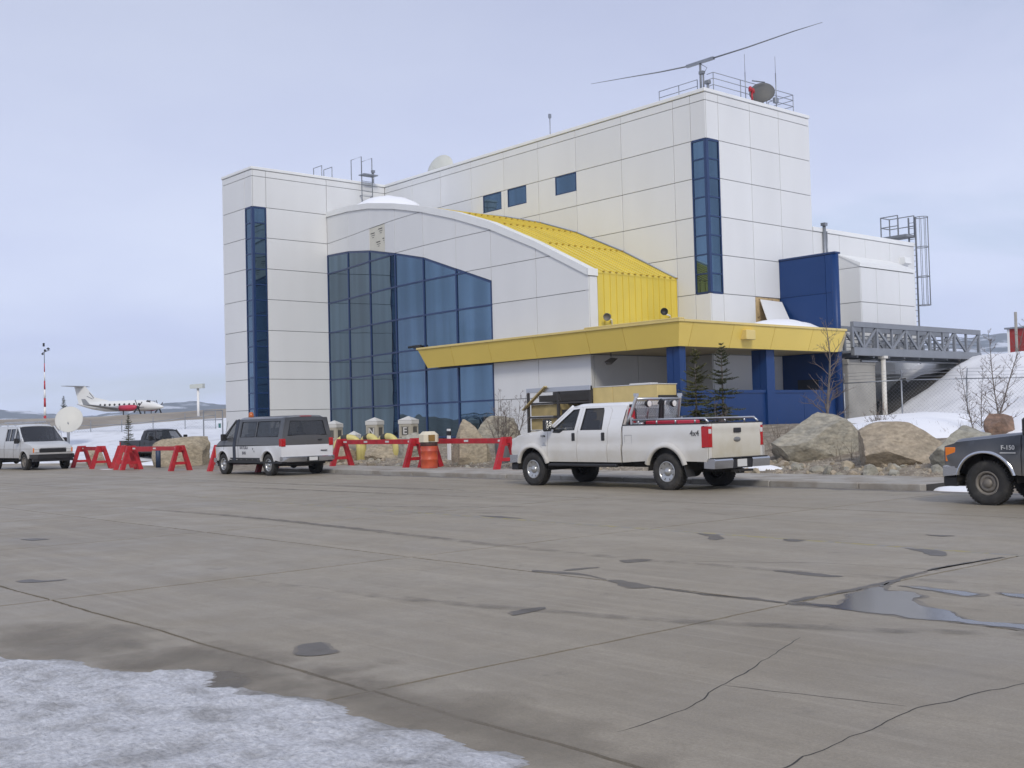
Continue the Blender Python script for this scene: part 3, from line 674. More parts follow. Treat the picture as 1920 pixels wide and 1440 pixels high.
# --- left wing
mb = MB(); mb.box(-60.1, LX - .05, LY + .05, 47.4, .9, 16.14); wing = tb(mb, 'side_wing_wall', M_back)
for j in range(len(ROWS) - 1):
    z0, z1 = ROWS[j], ROWS[j + 1]
    rect_panel(wing, 'y', LY, -60.13, -57.45, z0, z1)
    if z0 > 14: rect_panel(wing, 'y', LY, -57.45, LX, z0, z1); rect_panel(wing, 'x', LX, LY + .055, 31.48, z0, z1)
    rect_panel(wing, 'x', LX, 31.48, 35.42, z0, z1)
    if z0 > 12: rect_panel(wing, 'x', LX, 35.42, W1, z0, z1)
tb(MB().box(-60.16, LX + .045, LY - .045, 47.6, 16.14, 16.305, .02), 'wing_coping', M_cop)
corner_strip(-57.43, LX, LY, 31.46, 1.1, 14.03, 15, 0)
# --- roof access ladder with walk-through rails on the wing wall
mb = MB(); lx = LX + .22
for yy in (37.75, 38.5):
    mb.tube([(lx, yy, 13.7), (lx, yy, 17.75), (lx - 1.1, yy, 17.75), (lx - 1.1, yy, 16.2)], .03, 6)
for k in range(10): mb.tube([(lx, 37.75, 13.9 + .3 * k), (lx, 38.5, 13.9 + .3 * k)], .016, 5)
mb.box(lx - .1, lx + .5, 37.6, 38.6, 16.6, 16.66)
for yy in (37.75, 38.5): mb.box(LX, lx, yy - .02, yy + .02, 15.4, 15.46)
tb(mb, 'roof_ladder', M_galv)
mb = MB()
for yy in (35.45, 36.15): mb.tube([(LX - .5, yy, 16.2), (LX - .5, yy, 17.05), (LX - 1.4, yy, 17.05), (LX - 1.4, yy, 16.2)], .028, 6)
tb(mb, 'roof_hatch_rail', M_galv)
tb(MB().cyl((LX - .4, 39.0, 16.2), (LX - .4, 39.0, 17.05), .06, 8).box(LX - .48, LX - .32, 38.9, 39.1, 17.05, 17.2), 'vent_stack', M_galv)

# --- vaulted hall
def cp(i, u, z, off=0.0):
    """point on facet i of the hall's faceted front at fraction u, height z, pushed out by off"""
    x0, x1, y0, y1 = XG[i], XG[i + 1], YG[i], YG[i + 1]; l = hypot(x1 - x0, y1 - y0)
    return (lerp(x0, x1, u) + (y1 - y0) / l * off, lerp(y0, y1, u) - (x1 - x0) / l * off, z)
mb = MB()
for i in range(8):   # backing wall following the facets, closed at the back
    f0 = lambda u, v, i=i: cp(i, u, v, -.05); f1 = lambda u, v, i=i: (cp(i, u, v)[0], W1, v); e = .92 if i == 7 else 1
    mb.prism([(0, .9), (e, .9), (e, lerp(AC[i], AC[i + 1], e) - .05), (0, AC[i] - .05)], f0, f1)
hall = tb(mb, 'hall_wall', M_back)
def clip(poly, a, b, c):   # keep a*u+b*v<=c
    out = []
    for p, q in zip(poly, poly[1:] + poly[:1]):
        dp = a * p[0] + b * p[1] - c; dq = a * q[0] + b * q[1] - c
        if dp <= 0: out.append(p)
        if dp * dq < 0: t = dp / (dp - dq); out.append((lerp(p[0], q[0], t), lerp(p[1], q[1], t)))
    return out
def facet_poly(i, z0, z1, topl, botl=None):
    w = XG[i + 1] - XG[i]; p = [(0, z0), (1, z0), (1, z1), (0, z1)]
    p = clip(p, -(topl[1] - topl[0]), 1, topl[0])
    if p and botl: p = clip(p, (botl[1] - botl[0]), -1, -botl[0])
    return p
for i in range(8):
    wl = XG[i + 1] - XG[i]; g = G2 / wl
    for j in range(len(ROWS) - 1):
        top = (AC[i] - G2, AC[i + 1] - G2); bot = (GT[i] + .05, GT[i + 1] + .05) if i < 6 else None
        p = facet_poly(i, ROWS[j] + G2, ROWS[j + 1] - G2, top, bot)
        if len(p) < 3: continue
        p = [(min(max(u, g), 1 - g), v) for u, v in p]
        if max(v for u, v in p) - min(v for u, v in p) < .04: continue
        if i == 2 and abs(ROWS[j] - 10.63) < .01:    # half of this panel is missing: taped board behind
            q = clip(p, -1, 0, -.62); p2 = clip(p, 1, 0, .60)
            poly_panel(hall, q, lambda u, v, i=i: cp(i, u, v, 0), lambda u, v, i=i: cp(i, u, v, -.045))
            bo = poly_panel(hall, p2, lambda u, v, i=i: cp(i, u, v, -.02), lambda u, v, i=i: cp(i, u, v, -.045), mat('printed_foam_board', (.66, .64, .55), .7, var=.05), 'foam_board')
            pr = random.Random(3); mk = MB()
            for (u, v) in ((.05, 12.0), (.36, 12.12), (.27, 11.45), (.52, 11.55)):
                for k in range(3):
                    a = u + (.03 * k if k else 0); b = min(.59, a + (.16, .14, .07)[k]); zz = v - .11 * k + .02
                    mk.add([cp(2, a, zz, -.012), cp(2, b, zz, -.012), cp(2, b, zz + .05 - .02 * (k > 0), -.012), cp(2, a, zz + .05 - .02 * (k > 0), -.012)], [(0, 1, 2, 3)])
            tb(mk, 'printed_marks', mat('board_print', (.10, .10, .09), .8), hall)
            continue
        poly_panel(hall, p, lambda u, v, i=i: cp(i, u, v, 0), lambda u, v, i=i: cp(i, u, v, -.045))
# glazing: mullion frame and one pane per opening
GR = [1.07, 2.74, 4.42, 5.47, 7.15, 8.87, 10.58]
fr = MB()
for i in range(6):
    wl = XG[i + 1] - XG[i]
    def bar(u0, u1, za, zb2, zc, zd, o0=-.06, o1=.045): fr.prism([(u0, za), (u1, zb2), (u1, zc), (u0, zd)], lambda u, v: cp(i, u, v, o1), lambda u, v: cp(i, u, v, o0))
    h = .045 / wl
    bar(0, h, 1.0, 1.0, GT[i] - .0, GT[i]); bar(1 - h, 1, 1.0, 1.0, GT[i + 1], GT[i + 1])
    bar(h, 1 - h, GT[i] - .07, GT[i + 1] - .07, GT[i + 1] + .03, GT[i] + .03, -.06, .02)
    for z in GR:
        if z + .1 < min(GT[i], GT[i + 1]): bar(h, 1 - h, z - .04, z - .04, z + .04, z + .04, -.06, .038)
        elif z < max(GT[i], GT[i + 1]) - .1:
            um = (z - GT[i]) / (GT[i + 1] - GT[i]); a, b = (0 + h, um) if GT[i] > z else (um, 1 - h)
            bar(a, b, z - .04, z - .04, z + .04, z + .04, -.06, .038)
frame = tb(fr, 'curtain_wall_frame', M_mull)
for i in range(6):
    g = .045 / (XG[i + 1] - XG[i])
    for a, b in zip(GR, GR[1:] + [13]):
        p = facet_poly(i, a + .04, b - .04, (GT[i] - .07, GT[i + 1] - .07))
        if len(p) < 3 or max(v for u, v in p) - min(v for u, v in p) < .03: continue
        p = [(min(max(u, g), 1 - g), v) for u, v in p]
        ti = RND.uniform(-.004, .004)
        o = MB().prism(p, lambda u, v, i=i: cp(i, u, v, -.005 + ti * (u - .5)), lambda u, v, i=i: cp(i, u, v, -.03)).build('pane', M_glass); o.parent = frame
# coping of the arch
cpm = MB()
for i in range(8):
    cpm.prism([(0, AC[i]), (1, AC[i + 1]), (1, AO[i + 1] + .03), (0, AO[i] + .03)], lambda u, v, i=i: cp(i, u, v, .06), lambda u, v, i=i: (cp(i, u, v)[0], cp(i, u, v)[1] + .42, v))
cpm.box(HX - .01, HX + .06, 33.84, 34.42, 7.80, 8.10)
tb(cpm, 'arch_coping', M_cop)
mb = MB(); mb.box(HX - .05, HX + .0, 33.96, 34.42, 5.32, 7.78).box(HX - .3, HX - .06, 33.955, 34.4, 5.32, 7.75); ret = tb(mb, 'hall_return', M_white)
# standing-seam roof, one strip per seam, and the yellow end wall
prof = list(zip(XG, AO)); prof = [(x, z - .02) for x, z in prof[3:]]; prof[-1] = (HX + .02, 7.98)
nS = 13; ys = [34.44 + (W1 - .02 - 34.44) * k / nS for k in range(nS + 1)]
yroof = tb(MB().box(-45, HX - .06, 34.6, W1 - .1, 7.0, 7.4), 'vault_roof', M_back)
for k in range(nS):
    a, b = ys[k], ys[k + 1]; mb = MB()
    for (xa, za), (xb, zb2) in zip(prof, prof[1:]):
        mb.hull([(xa, a + .005, za), (xa, b - .005, za), (xb, a + .005, zb2), (xb, b - .005, zb2), (xa, a + .005, za - .06), (xb, a + .005, zb2 - .06), (xa, b - .005, za - .06), (xb, b - .005, zb2 - .06)])
        mb.hull([(xa, b - .025, za + .045), (xa, b + .0, za + .045), (xb, b - .025, zb2 + .045), (xb, b, zb2 + .045), (xa, b - .025, za - .01), (xa, b, za - .01), (xb, b - .025, zb2 - .01), (xb, b, zb2 - .01)])
    tb(mb, 'seam_strip', M_yroof, yroof)
ywall = tb(MB().box(HX - .2, HX - .06, 34.42, W1 - .02, 4.5, 7.9), 'yellow_end_wall', M_back)
for k in range(nS):
    a, b = ys[k], ys[k + 1]
    tb(MB().box(HX - .06, HX, a + .004, b - .004, 5.0, 7.93).box(HX, HX + .04, b - .028, b - .006, 5.0, 7.93), 'seam_strip', M_yroof, ywall)
for xk in (prof[-3], prof[-2], prof[-1], prof[-4]):
    for k in range(nS): tb(MB().box(xk[0] - .04, xk[0] + .04, ys[k + 1] - .06, ys[k + 1] + .03, xk[1] + .02, xk[1] + .075), 'seam_clip', mat('dark_yellow_clip', (.42, .28, .03), .5), yroof)
tb(MB().hull([(HX + .02, W1 - .03, 7.98), (HX + .02, W1 - .0, 7.98), (HX + .02, W1 - .03, 8.05)] + [(x, yy, z + .07) for x, z in prof for yy in (W1 - .04, W1 - .005)]) if False else MB().tube([(x, W1 - .03, z + .05) for x, z in prof], .035, 6), 'roof_flashing', M_galv)
# grey wall under the canopy
mb = MB(); mb.box(HX - .5, HX - .05, 33.96, W1, .9, 5.3); under = tb(mb, 'porch_wall', M_back)
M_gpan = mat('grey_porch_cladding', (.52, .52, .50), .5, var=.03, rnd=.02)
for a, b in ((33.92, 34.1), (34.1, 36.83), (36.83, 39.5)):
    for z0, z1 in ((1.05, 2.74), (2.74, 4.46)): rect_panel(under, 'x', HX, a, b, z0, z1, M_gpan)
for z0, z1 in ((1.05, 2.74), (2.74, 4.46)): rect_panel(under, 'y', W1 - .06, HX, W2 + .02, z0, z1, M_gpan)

# --- canopy
FX = [-45.03, -42.44, -39.68, -36.62, -33.36, -31.3]; FY = [34.02, 36.54, 39.26, 41.97]
YT, YB, XT, XB, ZT, ZB = 33.2, 33.45, -28.3, -28.6, 5.36, 4.45
mb = MB(); mb.hull([(-44.9, YT + .06, ZT - .06), (-44.6, YB + .06, ZB + .03), (XT - .06, YT + .06, ZT - .06), (XB - .06, YB + .06, ZB + .03), (-44.9, 33.88, ZT - .06), (-44.6, 33.88, ZB + .03), (XT - .06, 33.88, ZT - .06), (XB - .06, 33.88, ZB + .03)])
mb.hull([(HX, 33.87, ZT - .06), (XT - .06, 33.87, ZT - .06), (HX, W1, ZT - .06), (XT - .06, W1, ZT - .06), (HX, 33.87, ZB + .03), (XB - .06, 33.87, ZB + .03), (HX, W1, ZB + .03), (XB - .06, W1, ZB + .03)])
mb.hull([(W2, W1 - .01, ZT - .06), (XT - .06, W1 - .01, ZT - .06), (W2, 44.6, ZT - .06), (XT - .06, 44.6, ZT - .06), (W2, W1 - .01, ZB + .03), (XB - .06, W1 - .01, ZB + .03), (W2, 44.6, ZB + .03), (XB - .06, 44.6, ZB + .03)])
can = tb(mb, 'canopy', M_soff)
g = .012
for k in range(len(FX)):
    a = FX[k]; b = FX[k + 1] if k + 1 < len(FX) else None
    t0, b0 = a + g, a + (.45 if k == 0 else 0) + g
    t1, b1 = (b - g, b - g) if b else (XT - .002, XB - .002)
    tb(MB().add([(t0, YT, ZT), (t1, YT, ZT), (b1, YB, ZB), (b0, YB, ZB), (t0, YT + .04, ZT), (t1, YT + .04, ZT), (b1, YB + .04, ZB), (b0, YB + .04, ZB)], [(0, 3, 2, 1), (4, 5, 6, 7), (0, 1, 5, 4), (1, 2, 6, 5), (2, 3, 7, 6), (3, 0, 4, 7)]), 'fascia_panel', M_ycan, can)
FYL = [None] + FY + [44.45]
for k in range(len(FYL) - 1):
    a, b = FYL[k], FYL[k + 1]
    t0, b0 = (a + g, a + g) if a else (YT + .002, YB + .002)
    t1, b1 = b - g, (b - g if k < len(FYL) - 2 else b - .25)
    tb(MB().add([(XT, t0, ZT), (XT, t1, ZT), (XB, b1, ZB), (XB, b0, ZB), (XT - .04, t0, ZT), (XT - .04, t1, ZT), (XB - .04, b1, ZB), (XB - .04, b0, ZB)], [(0, 1, 2, 3), (4, 7, 6, 5), (0, 4, 5, 1), (1, 5, 6, 2), (2, 6, 7, 3), (3, 7, 4, 0)]), 'fascia_panel', M_ycan, can)
M_ycap = mat('ochre_flashing', (.70, .55, .20), .4, var=.05)
tb(MB().box(-45.1, XT + .05, YT - .05, YT + .25, ZT + .003, ZT + .10, .01).box(XT - .25, XT + .05, YT + .26, 44.5, ZT + .003, ZT + .10, .01).box(-33.4, XT + .05, YT - .052, YT + .24, ZT + .1, ZT + .16, .01), 'cap_flashing', M_ycap, can)
tb(MB().box(XT - .35, XT + .12, 37.15, 37.75, 4.78, 5.18, .02), 'junction_box', M_ycap, can)
# --- blue porch pillars, low walls and the blue fin wall
def bl(*a): return MB().box(*a)
tb(bl(-29.4, -29.08, 33.66, 34.02, .8, ZB + .02).box(-29.06, -28.74, 33.66, 34.02, .8, ZB + .02).box(-29.38, -28.8, 33.72, 34.0, .8, ZB), 'porch_pillar', M_blue)
tb(bl(-29.72, -29.32, 39.46, 40.02, .8, ZB + .02).box(-29.3, -28.96, 39.46, 40.02, .8, ZB + .02).box(-29.7, -29.0, 39.5, 40.0, .8, ZB), 'porch_pillar', M_blue)
for a, b in ((34.03, 36.75), (36.77, 39.45), (40.03, 42.2), (42.22, 44.6)):
    tb(bl(-29.3, -29.06, a, b, .8, 2.66), 'low_wall_panel', M_blue)
tb(bl(-29.34, -29.02, 34.03, 39.45, 2.66, 2.78).box(-29.34, -29.02, 40.03, 44.6, 2.66, 2.78), 'low_wall_cap', M_blue)
fin = tb(bl(W2 - .02, -28.9, 44.66, 45.0, .8, 8.95), 'fin_wall', M_blue)
for x0, x1 in ((W2 + .02, -29.36), (-29.34, -28.98)):
    for z0, z1 in ((.85, 2.7), (2.72, 4.44), (5.46, 7.17), (7.19, 8.9)): tb(bl(x0, x1, 44.62, 44.665, z0, z1), 'panel', M_blue, fin)
tb(MB().tube([(-28.98, 44.8, .8), (-28.98, 44.8, 8.93)], .19, 14), 'rounded_edge', M_blue, fin)
tb(MB().box(W2 + .005, -28.8, 44.585, 45.03, 8.93, 9.02, .02), 'fin_coping', M_mull, fin)
tb(MB().box(-31.0, -29.9, 44.58, 44.63, .95, 3.3), 'dark_porch_panel', mat('dark_navy_sheet', (.012, .018, .035), .3), fin)  # thin near-black navy sheet on the fin's lower face

# --- roof-edge floodlights and cameras on the building
def flood(name, p, arm, head_dir, m=M_black):
    mb = MB(); p = Vector(p); q = p + Vector(arm)
    f = tb(MB().tube([p, p + Vector((arm[0] * .1, arm[1] * .1, arm[2])), q], .035, 6), name, M_white2)
    d = Vector(head_dir).normalized(); tb(MB().lathe([(.001, -.14), (.10, -.13), (.15, .02), (.17, .12), (.155, .12), (.13, .06), (.001, .05)], q + Vector((0, 0, .08)), d, 14), 'lamp_head', m, f); return f
flood('wall_floodlight', (HX + .05, 35.2, 5.75), (.35, -.6, .22), (.4, -1, -.25), mat('grey_lamp', (.16, .15, .13), .5))
flood('wall_floodlight', (HX + .05, 39.0, 6.0), (.5, -1.0, .3), (.9, -.9, .1))
mb = MB().tube([(-33.0, 34.3, ZB + .03), (-33.0, 34.3, ZB - .12)], .025, 6).hull([(-33.2, 34.1, 4.12), (-32.8, 34.1, 4.05), (-33.2, 34.5, 4.3), (-32.8, 34.5, 4.24), (-33.15, 34.15, 4.0), (-32.85, 34.15, 3.98), (-33.1, 34.4, 4.2), (-32.9, 34.4, 4.15)])
tb(mb, 'soffit_floodlight', mat('grey_lamp2', (.12, .11, .10), .5))
tb(MB().box(-46.2, -45.6, 33.75, 33.9, 5.52, 5.68, .02).box(-45.95, -45.85, 33.86, 34.0, 5.4, 5.56).cyl((-46.25, 33.8, 5.62), (-46.5, 33.72, 5.6), .06, 10), 'security_camera', M_black)

# --- things on the roofs
o = tag(MB().lathe([(.001, .16), (.4, .13), (.75, .06), (1.02, -.05), (1.04, -.08), (1.0, -.09), (.7, .02), (.001, .12)], (0, 0, 0), (.2, -.95, .2), 26).tube([(0, .1, -.05), (0, .3, -1.2)], .07, 8).tube([(0, 0, .0), (.1, -.6, .2)], .02, 6).build('roof_dish', mat('cream_dish', (.55, .56, .51), .5, var=.05), None, (-54.6, 42.2, 17.15)), 'cream satellite dish on the long roof behind the parapet', 'dish')
o = tag(MB().tube([(0, 0, 0), (0, 0, 2.05)], .025, 6).box(-.06, .06, -.06, .06, 1.9, 2.12).build('roof_post', M_galv, None, (-44.47, 42, 16.2)), 'thin short post alone on the long white roof', 'post')
# drooping wire boom on a short mast
b = empty('boom_antenna', (-32.5, 40.1, 16.2)); tag(b, 'long drooping grey boom antenna on the tower corner', 'antenna')
MB().tube([(0, 0, 0), (0, 0, 1.55)], .05, 8).tube([(.12, .05, 0), (.12, .05, 1.0)], .04, 8).tube([(.32, .1, 0), (.32, .1, .55)], .06, 8).box(.2, .44, 0, .2, .45, .62, .02).box(-.06, .18, -.06, .1, .95, 1.08).tube([(.05, 0, 1.4), (.3, .1, 1.2), (.15, .05, .95)], .015, 5).build('mast', M_grey, b)
MB().box(-.78, .78, -.07, .07, 1.44, 1.56).build('bracket', M_galv, b)
MB().tube([(-.7, 0, 1.5), (-2.4, 0, 1.66), (-4.1, 0, 1.87), (-6.9, 0, 2.2)], [.035, .03, .022, .01], 6).build('boom_arm', M_grey, b)
MB().tube([(.7, 0, 1.5), (2.6, 0, 1.48), (5.0, 0, 1.52), (6.4, 0, 1.5)], [.035, .03, .022, .01], 6).build('boom_arm', M_grey, b)
def railing(name, pts, zs, label, posts):
    mb = MB()
    for z in zs: mb.tube([(p[0], p[1], z) for p in pts], .018, 5)
    for p in posts: mb.tube([(p[0], p[1], 16.2), (p[0], p[1], zs[-1])], .02, 5)
    return tag(mb.build(name, M_galv), label, 'railing')
railing('roof_railing', [(-35.2, 40.35), (-32.9, 40.35)], [16.5, 16.75, 17.05], 'low galvanised roof rail left of the boom antenna mast', [(-35.2, 40.35), (-34, 40.35), (-32.9, 40.35)])
railing('roof_railing', [(-32.9, 41.05), (-32.5, 41.0), (-32.5, 47.15), (-34.0, 47.2)], [16.55, 16.85, 17.15, 17.42], 'galvanised roof rail along the right edge behind the grey dish', [(-32.5, 41.0), (-32.5, 43), (-32.5, 45), (-32.5, 47.15), (-34, 47.2)])
d = empty('dish_antenna', (-32.1, 44.1, 16.3)); tag(d, 'grey tilted dish antenna on the tower roof edge', 'dish')
MB().lathe([(.001, .12), (.33, .08), (.58, -.03), (.60, -.05), (.33, .04), (.001, .09)], (0, 0, .66), (.55, -.75, .45), 24).build('reflector', mat('grey_dish', (.11, .11, .105), .6, var=.1), d)
MB().tube([(0, 0, 0), (0, .05, .6)], .06, 8).tube([(-.1, -.6, 1.1), (.1, .1, 1.1)], .03, 6).build('mount', M_grey, d)
o = tag(MB().tube([(0, 0, 0), (0, 0, .5)], .05, 8).lathe([(.001, 0), (.085, .0), (.09, .14), (.06, .22), (.001, .24)], (0, .08, .45), (0, 0, 1), 12).lathe([(.001, 0), (.085, .0), (.09, .14), (.06, .22), (.001, .24)], (0, -.12, .5), (0, 0, 1), 12).build('obstruction_light', mat('red_beacon', (.4, .02, .03), .35), None, (-32.05, 43.25, 16.3)), 'red twin obstruction light beside the grey dish', 'beacon')
tag(MB().tube([(0, 0, 0), (0, 0, 1.4)], .022, 6).tube([(0, 0, 1.4), (0, 0, 2.25)], .012, 5).build('whip_antenna', M_galv, None, (-32.2, 42.97, 16.3)), 'thin whip antenna standing left of the grey dish', 'antenna')
tag(MB().tube([(0, 0, 0), (0, 0, 1.8)], .025, 6).tube([(0, 0, 1.8), (0, 0, 2.6)], .012, 5).box(-.12, .05, -.14, .14, .35, .62, .02).build('whip_antenna', M_galv, None, (-32.2, 45.35, 16.3)), 'thin whip antenna with a box, right of the grey dish', 'antenna')
# snow drift on the vault behind the arch, snow on the canopy
def dome(name, cx, cy, rx, ry, h, zf, label, sd):
    mb = MB(); n = 26; r = 9; vs = [(cx, cy, zf(cx, cy) + h)]
    for i in range(1, r + 1):
        for j in range(n):
            t = 2 * pi * j / n; q = i / r; k = 1 + .15 * noise.noise((cos(t) * 1.5 + sd, sin(t) * 1.5, sd)); x = cx + rx * q * k * cos(t); y = cy + ry * q * k * sin(t)
            vs.append((x, y, zf(x, y) + h * (1 - q ** 2.2) - (.1 if i == r else 0) + h * .12 * noise.noise((x * 1.7, y * 1.7, sd)) * (1 - q)))
    fs = [(0, 1 + j, 1 + (j + 1) % n) for j in range(n)]
    for i in range(r - 1):
        for j in range(n): fs.append((1 + i * n + j, 1 + (i + 1) * n + j, 1 + (i + 1) * n + (j + 1) % n, 1 + i * n + (j + 1) % n))
    mb.add(vs, fs, True); return tag(mb.build(name, M_snowr), label, 'snow', None, 'stuff')
dome('roof_snow', -53.0, 37.3, 2.9, 1.9, .85, lambda x, y: vault(x) - .05, 'white snow drift on the vault beside the wing', 2.0)
dome('roof_snow', -29.8, 41.9, 1.35, 2.9, .60, lambda x, y: 5.3, 'snow lying on the canopy in front of the blue fin', 5.0)
dome('roof_snow', -33.2, 35.6, .5, .9, .42, lambda x, y: 5.3, 'small snow heap on the canopy against the yellow wall', 7.0)
tag(MB().hull([(-31.75, 43.0, 7.05), (-31.7, 45.1 - .55, 7.0), (-30.75, 44.2, 5.45), (-30.75, 42.4, 5.45), (-31.80, 43.0, 7.05), (-31.75, 44.55, 7.0), (-30.8, 44.2, 5.45), (-30.8, 42.4, 5.45)]).build('loose_panel', M_white), 'loose white cladding panel leaning beside the blue fin', 'panel')
# ---------------------------------------------------------------- vehicles  (x forward, y left, z up; origin on the ground under the rear axle)
def car_glass(name, tint=(.03, .036, .042), a=.45):
    M = bpy.data.materials.new(name); M.use_nodes = True; t = M.node_tree; b = t.nodes['Principled BSDF']
    b.inputs['Base Color'].default_value = (*tint, 1); b.inputs['Roughness'].default_value = .03; b.inputs['Specular IOR Level'].default_value = .6; b.inputs['Alpha'].default_value = a
    return M
M_cg = car_glass('car_glass', a=.55); M_cgd = car_glass('dark_car_glass', (.02, .022, .026), .86)
M_tyre = mat('tyre_rubber', (.028, .027, .026), .85, var=.2, vs=9, bump=.25, bs=60, col2=(.075, .068, .058), c2s=3.5, c2p=(.5, .75))
M_under = mat('underbody', (.022, .02, .018), .9, var=.3, vs=5)
M_seat = mat('grey_seat', (.06, .06, .065), .9)
M_tail = mat('red_lens', (.42, .008, .012), .12, spec=.7); M_amber = mat('amber_lens', (.75, .20, .02), .15); M_clear = mat('clear_lens', (.62, .63, .62), .1, spec=.8)
M_lampw = mat('lamp_glass', (.75, .75, .72), .12)
M_alloy = mat('alloy_wheel', (.46, .46, .45), .3, metal=.75, var=.1, vs=20)
M_steelw = mat('rusty_steel_wheel', (.20, .18, .155), .6, metal=.3, var=.25, vs=12)
M_plate = mat('plate_white', (.62, .62, .60), .5)

def arc(cx, cz, r, a0, a1, n=14, rz=None):
    return [(cx + r * cos(radians(lerp(a0, a1, i / n))), cz + (rz or r) * sin(radians(lerp(a0, a1, i / n)))) for i in range(n + 1)]
def wheel(parent, x, y, r, w, side, style='alloy', rimf=.60, letters=False):
    """tyre with tread, rim as its child; side +1 faces left"""
    wo = empty('wheel', (x, y, r)); wo.parent = parent
    R = r; ri = r * rimf; hw = w / 2
    prof = [(ri, -hw * .82), (ri + .02, -hw * .95), (lerp(ri, R, .5), -hw * 1.02), (R - .05, -hw * .98), (R - .015, -hw * .86), (R, -hw * .7), (R, hw * .7), (R - .015, hw * .86), (R - .05, hw * .98), (lerp(ri, R, .5), hw * 1.02), (ri + .02, hw * .95), (ri, hw * .82)]
    ty = MB().lathe(prof, (0, 0, 0), (0, 1, 0), 44)
    for k in range(44):
        t = 2 * pi * k / 44
        for yy in (-hw * .62, -hw * .2, hw * .22, hw * .63):
            c = Vector((cos(t + yy) * (R + .003), yy, sin(t + yy) * (R + .003))); e = Vector((-sin(t + yy), 0, cos(t + yy))); ty.bar(c - e * .018, c + e * .018, w * .13, .02, (cos(t), 0, sin(t)))
    ty.build('tyre', M_tyre, wo)
    mr = M_alloy if style in ('alloy', 'van') else M_steelw
    s = side; rm = MB()
    rm.lathe([(ri, s * hw * .84), (ri - .012, s * hw * .9), (ri - .03, s * hw * .84), (ri - .045, s * hw * .45), (ri - .05, -s * hw * .5)], (0, 0, 0), (0, 1, 0), 36)
    if style == 'alloy':
        for k in range(8):
            t = 2 * pi * k / 8; d = Vector((cos(t), 0, sin(t))); e = Vector((-sin(t), 0, cos(t)))
            a = d * .07; c = d * (ri - .02); q = Vector((0, s, 0))
            rm.hull([a - e * .045 + q * hw * .62, a + e * .045 + q * hw * .62, c - e * .062 + q * hw * .80, c + e * .062 + q * hw * .80, a - e * .04 + q * hw * .35, a + e * .04 + q * hw * .35, c - e * .05 + q * hw * .5, c + e * .05 + q * hw * .5])
        rm.lathe([(.095, s * hw * .4), (.095, s * hw * .72), (.075, s * hw * .86), (.05, s * hw * 1.0), (.001, s * hw * 1.02)], (0, 0, 0), (0, 1, 0), 18)
    else:
        rm.lathe([(ri - .05, s * hw * .35), (ri * .78, s * hw * .38), (ri * .7, s * hw * .62), (ri * .5, s * hw * .66), (ri * .42, s * hw * .5), (.075, s * hw * .5), (.07, s * hw * .8), (.045, s * hw * .92), (.001, s * hw * .93)], (0, 0, 0), (0, 1, 0), 28)
    rim = rm.build('rim', mr, wo)
    bk = MB().lathe([(ri - .03, s * hw * .1), (.02, s * hw * .12)], (0, 0, 0), (0, 1, 0), 24)
    if style != 'alloy':
        for k in range(8):
            t = 2 * pi * (k + .5) / 8; c = Vector((cos(t) * ri * .86, s * hw * .40, sin(t) * ri * .86)); bk.cyl(c, c + Vector((0, s * .012, 0)), ri * .075, 8)
    bk.build('brake_disc', M_under, rim)
    return wo
def mirror_build(outline, holes, S, name, m, par, th=.03, step=.08, sides=(1, -1), z0=0):
    for sd in sides:
        mb = MB(); patch(mb, outline, holes, lambda u, v, sd=sd: (u, sd * S(u, v), v), (0, -sd * th, 0), step); mb.build(name, m, par)
def flare(x, z, cx, cz, r0, r1, amt):
    d = hypot(x - cx, z - cz); return amt * smooth((r1 - d) / (r1 - r0))
def wheel_lip(par, cx, cz, r, S, m, w=.05, proud=.025, a0=14, a1=166):
    for sd in (1, -1):
        mb = MB(); n = 24; vs = []
        for i in range(n + 1):
            t = radians(lerp(a0, a1, i / n))
            for rr, pr in ((r - .012, -.06), (r - .012, proud), (r + w * .45, proud), (r + w, 0.002)):
                x = cx + rr * cos(t); z = cz + rr * sin(t); vs.append((x, sd * (S(x, z) + pr), z))
        fs = [(i * 4 + k, i * 4 + k + 1, i * 4 + k + 5, i * 4 + k + 4) for i in range(n) for k in range(3)]
        mb.add(vs, fs, True); mb.build('wheel_arch', m, par)

